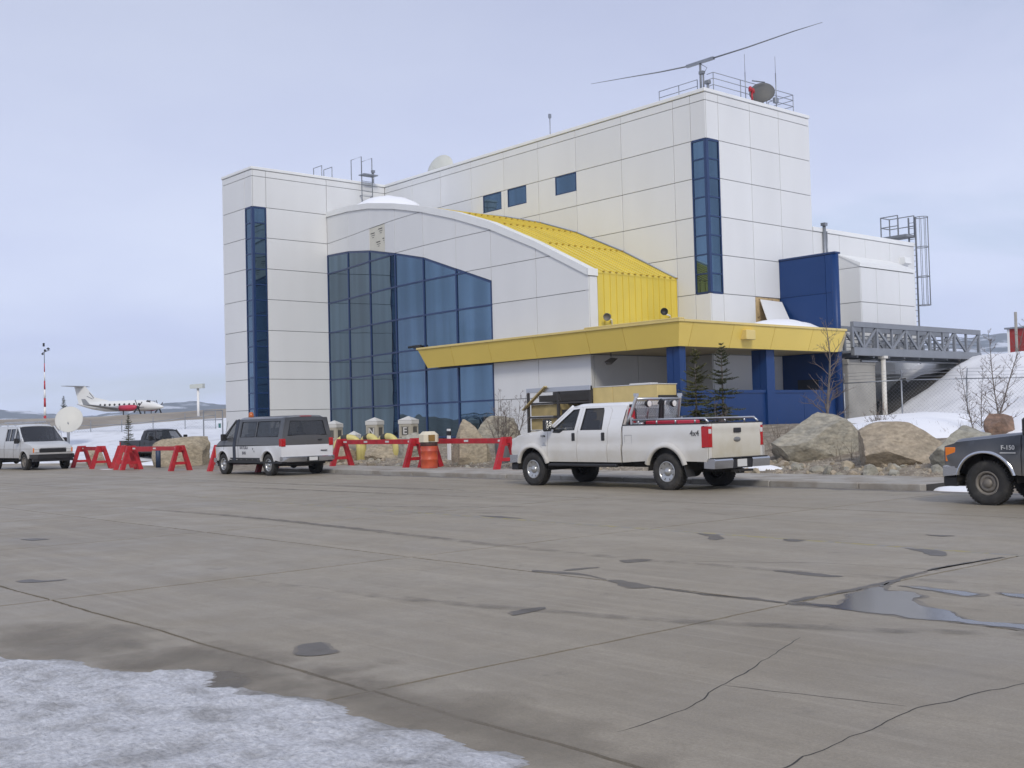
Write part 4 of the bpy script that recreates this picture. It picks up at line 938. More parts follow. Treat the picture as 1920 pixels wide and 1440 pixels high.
def pickup(name, P, loc, rz, scale, label, full=True):
    """crew or regular cab pickup; P carries its measurements and colours"""
    t = empty(name, loc, rz, scale); tag(t, label, 'pickup truck')
    wb, fo, ro, r, hood0, hood1, belt, roof, railz, sill, hw = (P[k] for k in ('wb', 'fo', 'ro', 'r', 'hood0', 'hood1', 'belt', 'roof', 'rail', 'sill', 'hw'))
    bed, cb, cf = P['bed'], P['cab_back'], P['cowl']     # bed front, cab back, door front / cowl
    paint = P['paint']; low = P.get('paint2', paint); nose = wb + fo - .13
    ar = r + .13; cz = r + .015
    ptab = [(sill - .15, hw - .055), (sill, hw - .02), (sill + .30, hw), (sill + .36, hw - .004), (sill + .41, hw - .03), (belt - .12, hw - .026), (belt, hw - .05), (belt + .06, hw - .075), (roof - .06, hw - .30)]
    btab = [(sill - .15, hw - .05), (sill, hw - .015), (sill + .30, hw), (sill + .36, hw - .004), (sill + .41, hw - .03), (railz - .15, hw - .026), (railz, hw - .045)]
    def S(x, z):
        y = interp(ptab, z); y -= .10 * max(0, (x - wb - .1)) ** 1.6
        return y + flare(x, z, wb, cz, ar, ar + .20, .035)
    def SB(x, z): return interp(btab, z) + flare(x, z, 0, cz, ar, ar + .20, .035)
    # --- front fender
    a_f = degrees_of(sill + .08 - cz, .5)
    fend = [(cf + .03, sill), (cf + .03, belt - .01), (wb - .25, lerp(hood0, hood1, .25) - .045), (wb + fo * .62, hood1 - .05), (nose, hood1 - .10), (nose, sill + .17), (wb + ar * .92, sill + .10)]
    arcp = [p for p in arc(wb, cz, ar, 0, 180, 22) if p[1] > sill - .02 and not (p[0] > wb and p[1] < sill + .10)]
    mirror_build(fend + arcp, [], S, 'front_fender', paint, t)
    wheel_lip(t, wb, cz, ar, S, P.get('lip', paint), P.get('lipw', .05), .02)
    # --- doors
    for nm, ol, wi in P['doors']:
        mirror_build(ol, [wi] if wi else [], S, nm, paint, t)
        if wi:
            for sd in (1, -1):
                mb = MB(); patch(mb, wi, [], lambda u, v, sd=sd: (u, sd * (S(u, v) - .016), v), (0, 0, 0), .12, False); mb.build('side_window', P.get('glass_' + nm, M_cg), t)
                mb = MB(); n = len(wi)
                mb.tube([(u, sd * (S(u, v) - .002), v) for u, v in wi], .011, 6, closed=True); mb.build('window_seal', M_black, t)
    for nm, ol in P['pillars']: mirror_build(ol, [], S, nm, paint, t)
    # --- roof, hood, windscreen
    rx0, rx1 = P['roofx']; rw = hw - .28
    mb = MB(); 
    def RF(u, v):
        e = abs(v) / rw
        return (u, v, roof - .03 * e * e - .065 * smooth((e - .86) / .14) - .05 * smooth((u - (rx1 - .3)) / .3) - .05 * smooth((rx0 + .2 - u) / .2))
    patch(mb, [(rx0, -rw), (rx1, -rw), (rx1, rw), (rx0, rw)], [], RF, (0, 0, -.03), .07); mb.build('roof', paint, t)
    wx0, wx1 = rx1 - .03, cf + .02; hy = hw - .13
    def WF(u, v):   # u 0..1 up, v -1..1
        return (lerp(wx1, wx0, u) + .10 * (1 - v * v) * (1 - .4 * u), v * lerp(hy - .03, rw - .05, u), lerp(hood0 - .0, roof - .075, u))
    mb = MB(); patch(mb, [(0, -1), (1, -1), (1, 1), (0, 1)], [], WF, (0, 0, 0), .14, False); mb.build('windscreen', M_cg, t)
    for sd in (1, -1):
        mb = MB(); pts = [WF(k / 6, sd) for k in range(7)]; mb.tube([(p[0] + .005, p[1] + sd * .012, p[2] + .005) for p in pts], [.05, .048, .045, .042, .04, .04, .04], 8); mb.build('windscreen_pillar', paint, t)
    hx0, hx1 = cf - .02, nose
    def HF(u, v):
        q = (u - hx0) / (hx1 - hx0); e = abs(v) / (hw - .07)
        return (u, v, lerp(hood0, hood1, max(0, q) ** 1.25) - .055 * smooth((e - .75) / .25) + .025 * smooth((.62 - e) / .12) * smooth((q) / .12) * P.get('bulge', 1) - .10 * smooth((q - .86) / .14))
    nw = lambda u: hw - .06 - .10 * max(0, (u - wb - .1)) ** 1.6
    mb = MB(); patch(mb, [(hx0, -nw(hx0)), (wb, -nw(wb)), (hx1 - .2, -nw(hx1 - .2)), (hx1 + .02, -nw(hx1) + .06), (hx1 + .02, nw(hx1) - .06), (hx1 - .2, nw(hx1 - .2)), (wb, nw(wb)), (hx0, nw(hx0))], [], HF, (0, 0, -.03), .08); mb.build('hood', paint, t)
    # --- front end
    fx = nose; MB().box(fx - .22, fx - .03, -hw + .32, hw - .32, sill + .2, hood1 - .09).build('grille', P.get('grille', M_black), t)
    for k in range(3):
        z = lerp(sill + .28, hood1 - .16, k / 2); MB().box(fx - .05, fx + .012, -hw + .33, hw - .33, z - .035, z + .035, .01).build('grille_bar', P.get('grille_bar', M_chrome), t)
    for sd in (1, -1):
        MB().box(fx - .16, fx + .0, min(sd * (hw - .32), sd * (hw - .10)), max(sd * (hw - .32), sd * (hw - .10)), sill + .34, hood1 - .10, .02).build('headlight', M_clear, t)
        yy = sorted((sd * (hw - .10), sd * (S(fx - .1, hood1 - .2) + .006)))
        MB().box(fx - .2, fx - .02, yy[0], yy[1], sill + P.get('mk0', .36), hood1 - .12, .008).build('side_marker', P.get('marker', M_amber), t)
    bw = hw - .02
    mb = MB(); bz0, bz1 = P.get('bump', (sill - .08, sill + .16))
    mb.hull([(fx + .13, -bw * .72, bz0 + .02), (fx + .13, bw * .72, bz0 + .02), (fx + .13, -bw * .72, bz1), (fx + .13, bw * .72, bz1), (fx + .02, -bw, bz0 + .03), (fx + .02, bw, bz0 + .03), (fx + .02, -bw, bz1), (fx + .02, bw, bz1), (fx - .28, -bw, bz0 + .06), (fx - .28, bw, bz0 + .06), (fx - .28, -bw, bz1), (fx - .28, bw, bz1)])
    fb_ = mb.build('front_bumper', P.get('bumper_mat', M_chrome), t); MB().box(fx - .2, fx + .06, -bw + .08, bw - .08, bz0 - .14, bz0 + .03, .02).build('air_dam', M_black, fb_)
    # --- underbody, wheel houses, cabin
    ub = MB().box(-ro + .25, nose - .1, -.55, .55, sill - .12, sill + .05).box(cb, cf, -hw + .08, hw - .08, sill - .04, sill + .06)
    ub.box(cb + .02, nose - .25, -hw + .35, hw - .35, sill, belt - .38).box(wb + .2, nose - .2, -hw + .3, hw - .3, sill, hood1 - .12)
    ub.tube([(0, -hw + .25, r), (0, hw - .25, r)], .06, 8).tube([(wb, -hw + .25, r), (wb, hw - .25, r)], .05, 8).ball((0, 0, r), .15)
    ub.box(-ro + .3, -.55, -.3, .35, r - .02, sill)
    ub.build('chassis', M_under, t)
    for cx in (0, wb):
        for sd in (1, -1):
            mb = MB(); pts = arc(cx, cz, ar + .02, 0, 180, 16); vs = []
            for u, v in pts: vs += [(u, sd * (hw - .04), v), (u, sd * .45, v)]
            mb.add(vs, [(2 * i, 2 * i + 1, 2 * i + 3, 2 * i + 2) for i in range(16)], True); n = len(mb.v); mb.add([(u, sd * .46, v) for u, v in pts], [tuple(range(17))]); mb.build('wheel_house', M_under, t)
    cab = MB().box(cb + .06, cb + .12, -hw + .2, hw - .2, sill, belt + .0)
    for sx in P['seats']:
        for sy in (.42, -.42):
            cab.box(sx - .05, sx + .45, sy - .27, sy + .27, belt - .42, belt - .25, .04).hull([(sx - .05, sy - .26, belt - .3), (sx + .08, sy - .26, belt - .3), (sx - .05, sy + .26, belt - .3), (sx + .08, sy + .26, belt - .3), (sx - .18, sy - .23, belt + .22), (sx - .08, sy - .23, belt + .22), (sx - .18, sy + .23, belt + .22), (sx - .08, sy + .23, belt + .22)]).box(sx - .2, sx - .1, sy - .13, sy + .13, belt + .24, belt + .42, .03)
    cab.build('seats', M_seat, t)
    ds = MB().box(cf - .38, cf - .02, -hw + .2, hw - .2, belt - .3, belt + .0, .04); ds.build('dashboard', M_seat, t)
    sw = MB(); c = Vector((cf - .52, .42, belt + .02)); ax = Vector((-.9, 0, .45)).normalized(); a = Vector((0, 1, 0)); b = ax.cross(a)
    sw.tube([c + (a * cos(q) + b * sin(q)) * .19 for q in [2 * pi * k / 20 for k in range(20)]], .016, 6, closed=True).bar(c - a * .18, c + a * .18, .03).tube([c, c - ax * .3], .03, 6); sw.build('steering_wheel', M_black, t)
    # rear wall of cab with window
    def CB(u, v): return (cb + .0, u * lerp(1, (hw - .3) / (hw - .06), smooth((v - belt) / (roof - belt))), v)
    mb = MB(); patch(mb, [(-hw + .06, sill), (hw - .06, sill), (hw - .06, roof - .1), (-hw + .06, roof - .1)], [[(-.6, belt + .08), (.6, belt + .08), (.6, roof - .17), (-.6, roof - .17)]], CB, (.03, 0, 0), .12); mb.build('cab_rear_wall', paint, t)
    mb = MB(); patch(mb, [(-.6, belt + .08), (.6, belt + .08), (.6, roof - .17), (-.6, roof - .17)], [], lambda u, v: (cb + .015, CB(u, v)[1], v), (0, 0, 0), .2, False); mb.build('rear_window', M_cgd, t)
    # --- bed
    tg = -ro + .16
    bs = [(bed, sill), (bed, railz), (tg, railz), (tg, P['tl'][1] + .012), (tg + P['tlw'], P['tl'][1] + .012), (tg + P['tlw'], P['tl'][0] - .012), (tg, P['tl'][0] - .012), (tg, sill + .10), (tg + .04, sill + .03)]
    ab = [p for p in arc(0, cz, ar, 180, 0, 22) if p[1] > sill - .01]
    mirror_build(bs + ab, [], SB, 'bed_side', paint, t)
    wheel_lip(t, 0, cz, ar, SB, P.get('lip', paint), P.get('lipw', .05), .02)
    for sd in (1, -1):
        y1 = hw - .02; y0 = hw - .20
        mb = MB(); mb.hull([(tg + P['tlw'], sd * (SB(tg, 1.1) + .004), P['tl'][0]), (tg + P['tlw'], sd * (SB(tg, 1.1) + .004), P['tl'][1]), (tg - .01, sd * (SB(tg, 1.1) - .02), P['tl'][0]), (tg - .01, sd * (SB(tg, 1.1) - .02), P['tl'][1]), (tg - .012, sd * (hw - .17), P['tl'][0]), (tg - .012, sd * (hw - .17), P['tl'][1]), (tg + .1, sd * (hw - .17), P['tl'][0]), (tg + .1, sd * (hw - .17), P['tl'][1])])
        tl = mb.build('tail_light', M_tail, t)
        zc = lerp(P['tl'][0], P['tl'][1], .72); MB().box(tg - .018, tg + .09, min(sd * (hw - .155), sd * (SB(tg, 1.1) - .03)), max(sd * (hw - .155), sd * (SB(tg, 1.1) - .03)), zc - .035, zc + .07, .01).build('reversing_lamp', M_clear, tl)
        # inner bed wall, post behind tail light
        MB().box(tg + .02, bed - .03, min(sd * (hw - .20), sd * (hw - .17)), max(sd * (hw - .20), sd * (hw - .17)), sill + .1, railz).box(tg, bed, min(sd * (hw - .205), sd * (hw - .032)), max(sd * (hw - .205), sd * (hw - .032)), railz - .004, railz + .022, .008).build('bed_rail', P.get('railmat', M_black), t)
        MB().box(tg + .0, tg + .1, min(sd * (hw - .20), sd * (hw - .06)), max(sd * (hw - .20), sd * (hw - .06)), sill + .1, railz).build('bed_post', paint, t)
    MB().box(tg + .02, bed, -hw + .18, hw - .18, sill + .14, sill + .2).box(bed - .05, bed - .01, -hw + .18, hw - .18, sill + .1, railz).build('bed_floor', M_under, t)
    # tailgate
    gy = hw - .17; z0, z1 = sill + .11, railz
    mb = MB(); patch(mb, [(-gy, z0), (gy, z0), (gy, z1), (-gy, z1)], [], lambda u, v: (tg - .015 - .02 * smooth((v - z1 + .16) / .05) * smooth((z1 - v) / .03 + .2) - .012 * smooth(1 - abs(v - (z0 + z1) / 2) / .28), u, v), (.06, 0, 0), .06)
    gate = mb.build('tailgate', P.get('gate', paint), t)
    MB().box(tg - .06, tg - .02, -.12, .12, z1 - .20, z1 - .10, .01).build('handle', M_black, gate)
    MB().box(tg - .02, tg + .06, -gy, gy, z1 + .002, z1 + .02, .005).build('top_trim', M_black, gate)
    if P.get('oval'):
        MB().ball((tg - .03, 0, lerp(z0, z1, .52)), 1, 20, 8, (.02, .125, .055)).build('badge', mat('badge_grey', (.25, .25, .24), .35, metal=.5), gate)
    # rear bumper
    mb = MB(); bx = -ro - .02; b0, b1 = sill - .13, sill + .09
    for sd in (1, -1):
        q = sorted((sd * .34, sd * (hw - .04)))
        mb.hull([(bx + .02, q[0], b0 + .01), (bx + .02, q[1], b0 + .01), (bx, q[0], b1 - .04), (bx, q[1] if sd < 0 else q[1], b1 - .04), (bx + .03, q[0], b1), (bx + .03, q[1], b1), (bx + .26, q[0], b0 + .02), (bx + .30, q[1], b0 + .02), (bx + .26, q[0], b1), (bx + .30, q[1], b1)])
    bp = mb.build('rear_bumper', P.get('rbumper', M_chrome), t)
    MB().box(bx + .04, bx + .22, -.36, .36, b0 + .0, b1 - .02).box(bx + .02, bx + .25, -hw + .1, hw - .1, b1 + .0, b1 + .02).build('bumper_step', M_black, bp)
    MB().box(bx + .025, bx + .04, -.16, .16, b0 + .03, b1 - .03).build('number_plate', M_plate, bp)
    MB().box(bx + .02, bx + .5, -.05, .05, b0 - .10, b0 - .01).tube([(bx - .05, .18, b0 - .06), (bx + .04, .18, b0 - .06)], .035, 8).box(bx + .0, bx + .08, -.34, .34, b0 - .08, b0 - .03).build('tow_hitch', M_under, bp)
    for x in (0, wb):
        for sd in (1, -1): wheel(t, x, sd * (hw - .155), r, P.get('tw', .28), sd, P.get('wheel', 'alloy'), P.get('rimf', .58))
    for sd in (1, -1):
        mb = MB(); yy = hw - .14; mb.hull([(-r - .20, sd * (yy - .14), .30), (-r - .18, sd * (yy - .14), .30), (-r - .20, sd * (yy + .13), .30), (-r - .18, sd * (yy + .13), .30), (-r - .1, sd * (yy - .14), sill), (-r - .08, sd * (yy - .14), sill), (-r - .1, sd * (yy + .12), sill), (-r - .08, sd * (yy + .12), sill)]); mb.build('mud_flap', M_dark, t)
        if P.get('step'): MB().box(cb + .1, cf - .05, min(sd * (hw - .06), sd * (hw + .05)), max(sd * (hw - .06), sd * (hw + .05)), sill - .11, sill - .04, .02).build('step_bar', M_black, t)
        # mirrors
        q = sorted((sd * (hw + .06), sd * (hw + .30)))
        mm = MB().box(cf - .26, cf - .14, q[0], q[1], belt - .02, belt + .27, .03).bar((cf - .2, sd * (hw - .08), belt + .04), (cf - .2, sd * (hw + .1), belt + .06), .05).build('door_mirror', M_black, t)
        MB().box(cf - .268, cf - .262, q[0] + .025, q[1] - .025, belt + .03, belt + .24).build('mirror_glass', M_chrome, mm)
        for hx in P['handles']:
            MB().box(hx - .055, hx + .055, sd * (S(hx, belt - .16) - .0) - .012, sd * S(hx, belt - .16) + .014, belt - .26, belt - .07, .012).build('door_handle', M_black, t)
    t['_s'] = 1; del t['_s']
    return t, S, SB
def degrees_of(a, b): return math.degrees(atan2(a, b))

# --- white crew cab work truck by the kerb
M_wpaint = mat('white_truck_paint', (.74, .745, .75), .25, coat=.4, local=True, dirt=(.45, 1.65, .85), dirtcol=(.50, .455, .36))
M_wgate = mat('dirty_tailgate_paint', (.72, .715, .68), .4, local=True, dirt=(.5, 2.1, 1.0), dirtcol=(.50, .45, .33))
wP = dict(wb=4.38, fo=.97, ro=1.33, r=.405, hood0=1.40, hood1=1.26, belt=1.36, roof=2.0, rail=1.44, sill=.60, hw=1.0, bed=1.30, cab_back=1.36, cowl=3.80, paint=M_wpaint, gate=M_wgate,
          doors=[('front_door', [(2.80, .60), (3.815, .60), (3.815, 1.35), (3.68, 1.42), (3.16, 1.915), (2.80, 1.925)], [(2.905, 1.36), (3.28, 1.36), (3.40, 1.30), (3.64, 1.31), (3.60, 1.42), (3.10, 1.84), (2.905, 1.86)]),
                 ('rear_door', [(1.80, .60), (2.785, .60), (2.785, 1.925), (1.93, 1.925), (1.80, 1.80)], [(1.98, 1.36), (2.69, 1.36), (2.69, 1.86), (2.09, 1.86), (2.06, 1.80)])],
          pillars=[('cab_corner', [(1.36, .60), (1.785, .60), (1.785, 1.80), (1.92, 1.925), (1.42, 1.925), (1.36, 1.80)])],
          roofx=(1.38, 3.20), seats=(1.95, 2.95), tl=(.94, 1.385), tlw=.16, handles=(2.92, 1.93), step=True, wheel='alloy', rimf=.57, bumper_mat=M_chrome, oval=True, marker=M_clear, tw=.29, lipw=.10)
wP['glass_rear_door'] = M_cgd
wt, S_, SB_ = pickup('work_truck', wP, (-17.72, 21.2, 0), pi, 1.06, 'dusty white crew cab pickup with rack and red gear in its bed')
# headache rack
rk = empty('headache_rack', (1.12, 0, 0)); rk.parent = wt
mb = MB(); hw = .80
for sd in (1, -1):
    mb.tube([(.12, sd * .86, 1.47), (.06, sd * .84, 1.62), (-.08, sd * .76, 2.06), (-.08, sd * .76, 2.16)], .04, 8).tube([(-.05, sd * .84, 1.47), (-.35, sd * .84, 1.47)], .035, 8)
    mb.box(-.12, -.04, sd * .76 - .045, sd * .76 + .045, 2.1, 2.17)
mb.tube([(-.06, -.78, 2.04), (-.06, .78, 2.04)], .035, 8).tube([(.06, -.82, 1.66), (.06, .82, 1.66)], .02, 6)
for yy in (-.28, .28): mb.tube([(.08, yy, 1.5), (-.06, yy, 2.04)], .025, 6)
mb.build('rack_frame', M_steel, rk)
mb = MB(); n = 26
f = lambda y, z: (lerp(.07, -.05, (z - 1.5) / .54), y, z)
for k in range(-14, n + 14):
    for s in (1, -1):
        y0 = -.78 + k * .06; pts = []
        a = (y0, 1.5); b = (y0 + s * .48, 2.0); 
        t0, t1 = 0, 1
        for lim in (-.74, .74):
            pass
        ys = [a[0], b[0]]
        if max(ys) < -.74 or min(ys) > .74: continue
        def cl(y): return max(-.74, min(.74, y))
        za = 1.5 + abs(cl(a[0]) - a[0]) / .48 * .5; zb = 2.0 - abs(cl(b[0]) - b[0]) / .48 * .5
        mb.bar(f(cl(a[0]), za), f(cl(b[0]), zb), .012)
mb.build('mesh_screen', M_steel, rk)['kind'] = 'stuff'
MB().box(-.075, -.06, -.25, .2, 1.90, 1.99).build('nameplate', M_plate, rk)
for yy in (-.45, .42):
    l = MB().lathe([(.001, .06), (.06, .055), (.085, -.01), (.08, -.05), (.001, -.05)], (-.13, yy, 1.93), (1, 0, .0), 16).build('work_lamp', M_black, rk); MB().lathe([(.001, -.056), (.072, -.052)], (-.13, yy, 1.93), (1, 0, 0), 16).build('lens', M_lampw, l)
# ladder-like side rails on the bed
for sd in (1, -1):
    mb = MB(); y = sd * .86
    mb.tube([(1.1, y, 1.56), (-1.02, y, 1.56), (-1.12, y, 1.47)], .026, 8)
    for x in (.9, .35, -.2, -.75): mb.tube([(x, y, 1.45), (x, y, 1.56)], .02, 6)
    mb.bar((1.1, y, 1.62), (1.1, y, 1.45), .05); mb.build('bed_guard_rail', M_steel, wt)
mb = MB().tube([(-1.06, -.86, 1.56), (-1.06, .86, 1.56)], .0, 6) if False else None
tag(link_mesh('fuel_tank', MB().box(-.55, .55, -.40, .40, 0, .78, .04).mesh('fuel_tank'), None, (-18.3, 21.1, .86)), 'red slip tank lying in the bed of the white pickup', 'tank').data.materials.append(mat('tank_red', (.45, .02, .05), .4, var=.1))
bpy.data.objects['fuel_tank'].rotation_euler = (0, 0, 0)
lettering('U', .16, M_white2, bpy.data.objects['fuel_tank'], (-.05, -.1, .785), (0, 0, .6), 'lettering')
fe = empty('fire_extinguisher', (-19.0, 20.42, 1.52)); tag(fe, 'red fire extinguisher strapped to the rack of the white pickup', 'extinguisher')
MB().lathe([(.001, 0), (.085, .005), (.09, .03), (.09, .36), (.06, .42), (.03, .45), (.001, .45)], (0, 0, 0), (0, 0, 1), 18).build('cylinder', mat('extinguisher_red', (.42, .012, .02), .25), fe)
MB().box(-.06, .1, -.02, .02, .45, .52).tube([(.03, 0, .46), (.13, 0, .40), (.14, 0, .1)], .016, 6).build('valve', M_black, fe)
tg_ = MB().bar((0, 0, 0), (.06, 0, .5), .06).bar((-.03, .14, 0), (.0, .16, .62), .05).bar((.02, -.0, .5), (.1, .02, .62), .09); tag(tg_.build('hand_tools', M_black, None, (-18.72, 21.1, 1.52)), 'dark long-handled tools standing against the mesh of the rack', 'tools')
# bed cargo, badges
lettering('4x4', .17, mat('badge_dark', (.10, .10, .10), .5), wt, (-.82, SB_(-.82, 1.24) + .004, 1.24), (pi / 2, 0, pi), 'lettering', .003, True)
mb = MB()
lettering('F-250', .07, M_black, wt, (3.98, S_(3.98, 1.22) + .006, 1.22), (pi / 2, 0, pi), 'lettering', .003)
mb = MB().bar((3.86, .99, 1.0), (4.02, .99, 1.0), .004, .018, (0, 0, 1)).hull([(3.9, .985, 1.01), (3.98, .985, 1.01), (3.94, .985, 1.07), (3.9, .993, 1.01), (3.98, .993, 1.01), (3.94, .993, 1.07)]); mb.build('badge', M_steel, wt)
mb = MB(); ol = [(1.02, 1.02), (1.24, 1.02), (1.24, 1.22), (1.02, 1.22)]
mb.tube([(u, SB_(u, v) + .0, v) for u, v in ol], .005, 4, closed=True).build('fuel_flap', M_grey, wt)

# --- dark pickup cut by the right edge
M_dpaint = mat('faded_charcoal_paint', (.045, .052, .066), .35, var=.25, vs=1.5, coat=.2, local=True, dirt=(.4, 1.1, .75), dirtcol=(.17, .155, .13))
dP = dict(wb=3.53, fo=.86, ro=1.3, r=.365, hood0=1.20, hood1=1.08, belt=1.17, roof=1.80, rail=1.20, sill=.50, hw=.99, bed=.85, cab_back=.92, cowl=2.90, paint=M_dpaint,
          doors=[('front_door', [(1.78, .50), (2.915, .50), (2.915, 1.16), (2.80, 1.23), (2.42, 1.72), (1.78, 1.73)], [(1.88, 1.19), (2.75, 1.19), (2.36, 1.66), (1.88, 1.67)])],
          pillars=[('cab_corner', [(.92, .50), (1.765, .50), (1.765, 1.73), (.98, 1.73), (.92, 1.6)])], roofx=(.94, 2.46), seats=(1.9,), tl=(.72, 1.10), tlw=.16, handles=(1.9,), wheel='steel', rimf=.55, lip=M_chrome, lipw=.035, bulge=.3, tw=.24, mk0=.22, bump=(.44, .64))
dt, S2, _ = pickup('parked_pickup', dP, (-9.65 + 3.53 * 1.06, 20.40, 0), pi, 1.06, 'faded charcoal pickup with amber marker, cut off by the right edge')
mb = MB(); 
lettering('F-150', .10, M_plate, dt, (3.12, S2(3.12, .80) + .012, .955), (pi / 2, 0, pi), 'lettering', .003, True)
MB().bar((3.0, S2(3.1, .82) + .004, .87), (3.26, S2(3.1, .82) + .004, .87), .004, .016, (0, 0, 1)).build('trim_strip', M_plate, dt)
MB().tube([(3.0, .5, 1.24), (2.6, .1, 1.31)], .012, 6).tube([(2.6, -.5, 1.31), (3.0, -.1, 1.24)], .012, 6).build('wiper', M_black, dt)

# --- vans
def van(name, P, loc, rz, scale, label):
    t = empty(name, loc, rz, scale); tag(t, label, 'van')
    wb, fo, ro, r, belt, roof, sill, hw, wx0, wx1, hz0, hz1 = (P[k] for k in ('wb', 'fo', 'ro', 'r', 'belt', 'roof', 'sill', 'hw', 'wx0', 'wx1', 'hz0', 'hz1'))
    nose = wb + fo - .1; ar = r + .11; cz = r + .01; top = P['paint']; low = P['paint2']; split = P['split']; tail = -ro + .1
    tab = [(sill - .1, hw - .05), (sill + .05, hw - .01), (split, hw), (belt, hw - .03), (roof - .12, hw - .19)]
    def S(x, z):
        y = interp(tab, z) - .16 * max(0, x - wb - .0) ** 1.8 - .05 * max(0, -(x - tail) + .12) ** 1.0
        return y + flare(x, z, wb, cz, ar, ar + .14, .02) + flare(x, z, 0, cz, ar, ar + .14, .02)
    # lower side, cut by both arches
    d = .006
    lo = [(tail, sill)] + [p for p in arc(0, cz, ar, 180, 0, 18) if p[1] > sill] + [p for p in arc(wb, cz, ar, 180, 0, 18) if p[1] > sill] + [(nose - .02, sill + .04), (nose, split - .04), (nose - .01, min(split, hz1 - .04)), (tail, split)]
    lo = [p for p in lo]
    mirror_build(lo, [], S, 'lower_body', low, t)
    for cx in (0, wb): wheel_lip(t, cx, cz, ar, S, low, .05, .015)
    # upper side with windows
    rt = roof - .1
    upo = [(tail, split + d), (nose - .01, split + d) if split < hz1 - .06 else (nose - .3, split + d), (nose - .06, hz1 - .04), (wx1, hz0 - .03), (wx0 + .06, rt), (tail + .02, rt)]
    wins = P['windows']
    mirror_build(upo, [w for w in wins], S, 'upper_body', top, t, .03, .08)
    for w in wins:
        for sd in (1, -1):
            mb = MB(); patch(mb, w, [], lambda u, v, sd=sd: (u, sd * (S(u, v) - .012), v), (0, 0, 0), .12, False); mb.build('side_window', P['glass'] if w is not wins[0] else M_cg, t)
            MB().tube([(u, sd * (S(u, v) - .0), v) for u, v in w], .012, 6, closed=True).build('window_seal', M_black, t)
    rw = hw - .185
    def RF(u, v):
        e = abs(v) / rw; return (u, v, roof - .04 * e * e - .07 * smooth((e - .8) / .2) - .07 * smooth((u - wx0 + .25) / .3) - .06 * smooth((tail + .25 - u) / .25))
    mb = MB(); patch(mb, [(tail + .02, -rw), (wx0 + .07, -rw), (wx0 + .07, rw), (tail + .02, rw)], [], RF, (0, 0, -.03), .09)
    for k in P.get('ribs', ()): mb.box(tail + .2, wx0 - .3, k - .02, k + .02, roof - .04, roof + .005)
    mb.build('roof', top, t)
    def WF(u, v): return (lerp(wx1, wx0, u) + .12 * (1 - v * v), v * lerp(hw - .07, rw - .0, u), lerp(hz0, roof - .115, u))
    mb = MB(); patch(mb, [(0, -1), (1, -1), (1, 1), (0, 1)], [], WF, (0, 0, 0), .14, False); mb.build('windscreen', P.get('wglass', M_cg), t)
    for sd in (1, -1): MB().tube([(WF(k / 6, sd)[0], WF(k / 6, sd)[1] - sd * .0, WF(k / 6, sd)[2]) for k in range(7)], .035, 8).build('windscreen_pillar', top, t)
    nw = lambda u: S(u, hz1 - .05) - .01
    def HF(u, v):
        q = (u - wx1 + .05) / (nose - wx1 + .05); e = abs(v) / nw(u); return (u, v, lerp(hz0 + .01, hz1, max(0, q) ** 1.3) - .03 * smooth((e - .7) / .3) - .09 * smooth((q - .8) / .2))
    mb = MB(); patch(mb, [(wx1 - .05, -nw(wx1)), (nose - .15, -nw(nose - .15)), (nose + .02, -nw(nose) + .05), (nose + .02, nw(nose) - .05), (nose - .15, nw(nose - .15)), (wx1 - .05, nw(wx1))], [], HF, (0, 0, -.03), .08); mb.build('hood', P.get('hoodmat', low), t)
    # nose
    MB().box(nose - .15, nose - .01, -hw + .1, hw - .1, sill + .1, hz1 - .07).build('front_panel', P.get('nosemat', low), t)
    gz0, gz1 = P['grille']; gw = hw - .40
    g = MB().box(nose - .05, nose + .012, -gw, gw, gz0, gz1, .012).build('grille', M_black, t)
    for k in range(3): MB().box(nose + .008, nose + .022, -gw + .03, gw - .03, lerp(gz0, gz1, (k + .5) / 3) - .012, lerp(gz0, gz1, (k + .5) / 3) + .012).build('grille_bar', M_dark if P.get('darkbars') else M_grey, g)
    for sd in (1, -1):
        q = sorted((sd * (gw + .02), sd * (hw - .17))); MB().box(nose - .06, nose + .018, q[0], q[1], gz0 + .0, gz1, .02).build('headlight', M_clear, t)
        q = sorted((sd * (hw - .16), sd * (S(nose - .05, gz0) + .0))); MB().box(nose - .12, nose + .012, q[0], q[1], gz0 - .0, gz1, .015).build('indicator', M_amber, t)
    bw = hw - .03; z0, z1 = P['fbump']
    mb = MB().hull([(nose + .12, -bw * .75, z0), (nose + .12, bw * .75, z0), (nose + .12, -bw * .75, z1), (nose + .12, bw * .75, z1), (nose - .0, -bw, z0 + .02), (nose - .0, bw, z0 + .02), (nose - .0, -bw, z1), (nose, bw, z1), (nose - .22, -bw, z0 + .04), (nose - .22, bw, z0 + .04), (nose - .22, -bw, z1), (nose - .22, bw, z1)]); mb.box(nose - .15, nose + .06, -bw + .08, bw - .08, z0 - .12, z0 + .01); mb.build('front_bumper', P['fbm'], t)
    # rear end
    ry = hw - .0
    def BK(u, v): return (tail - .03 * (1 - (u / hw) ** 2) + .04 * smooth((v - belt) / (roof - belt)), u * (S(tail, v) + .004) / hw, v)
    rwn = P['rear_win']
    for nm, z0, z1, m, hs in (('rear_lower', sill, split, low, []), ('rear_upper', split + d, roof - .085, top, rwn)):
        mb = MB(); patch(mb, [(-hw, z0), (hw, z0), (hw, z1), (-hw, z1)], hs, BK, (.03, 0, 0), .1); mb.build(nm, m, t)
    for w in rwn:
        mb = MB(); patch(mb, w, [], lambda u, v: (BK(u, v)[0] + .012,) + BK(u, v)[1:], (0, 0, 0), .15, False); mb.build('rear_window', M_cgd, t)
        MB().tube([BK(u, v) for u, v in w], .016, 6, closed=True).build('window_seal', M_black, t)
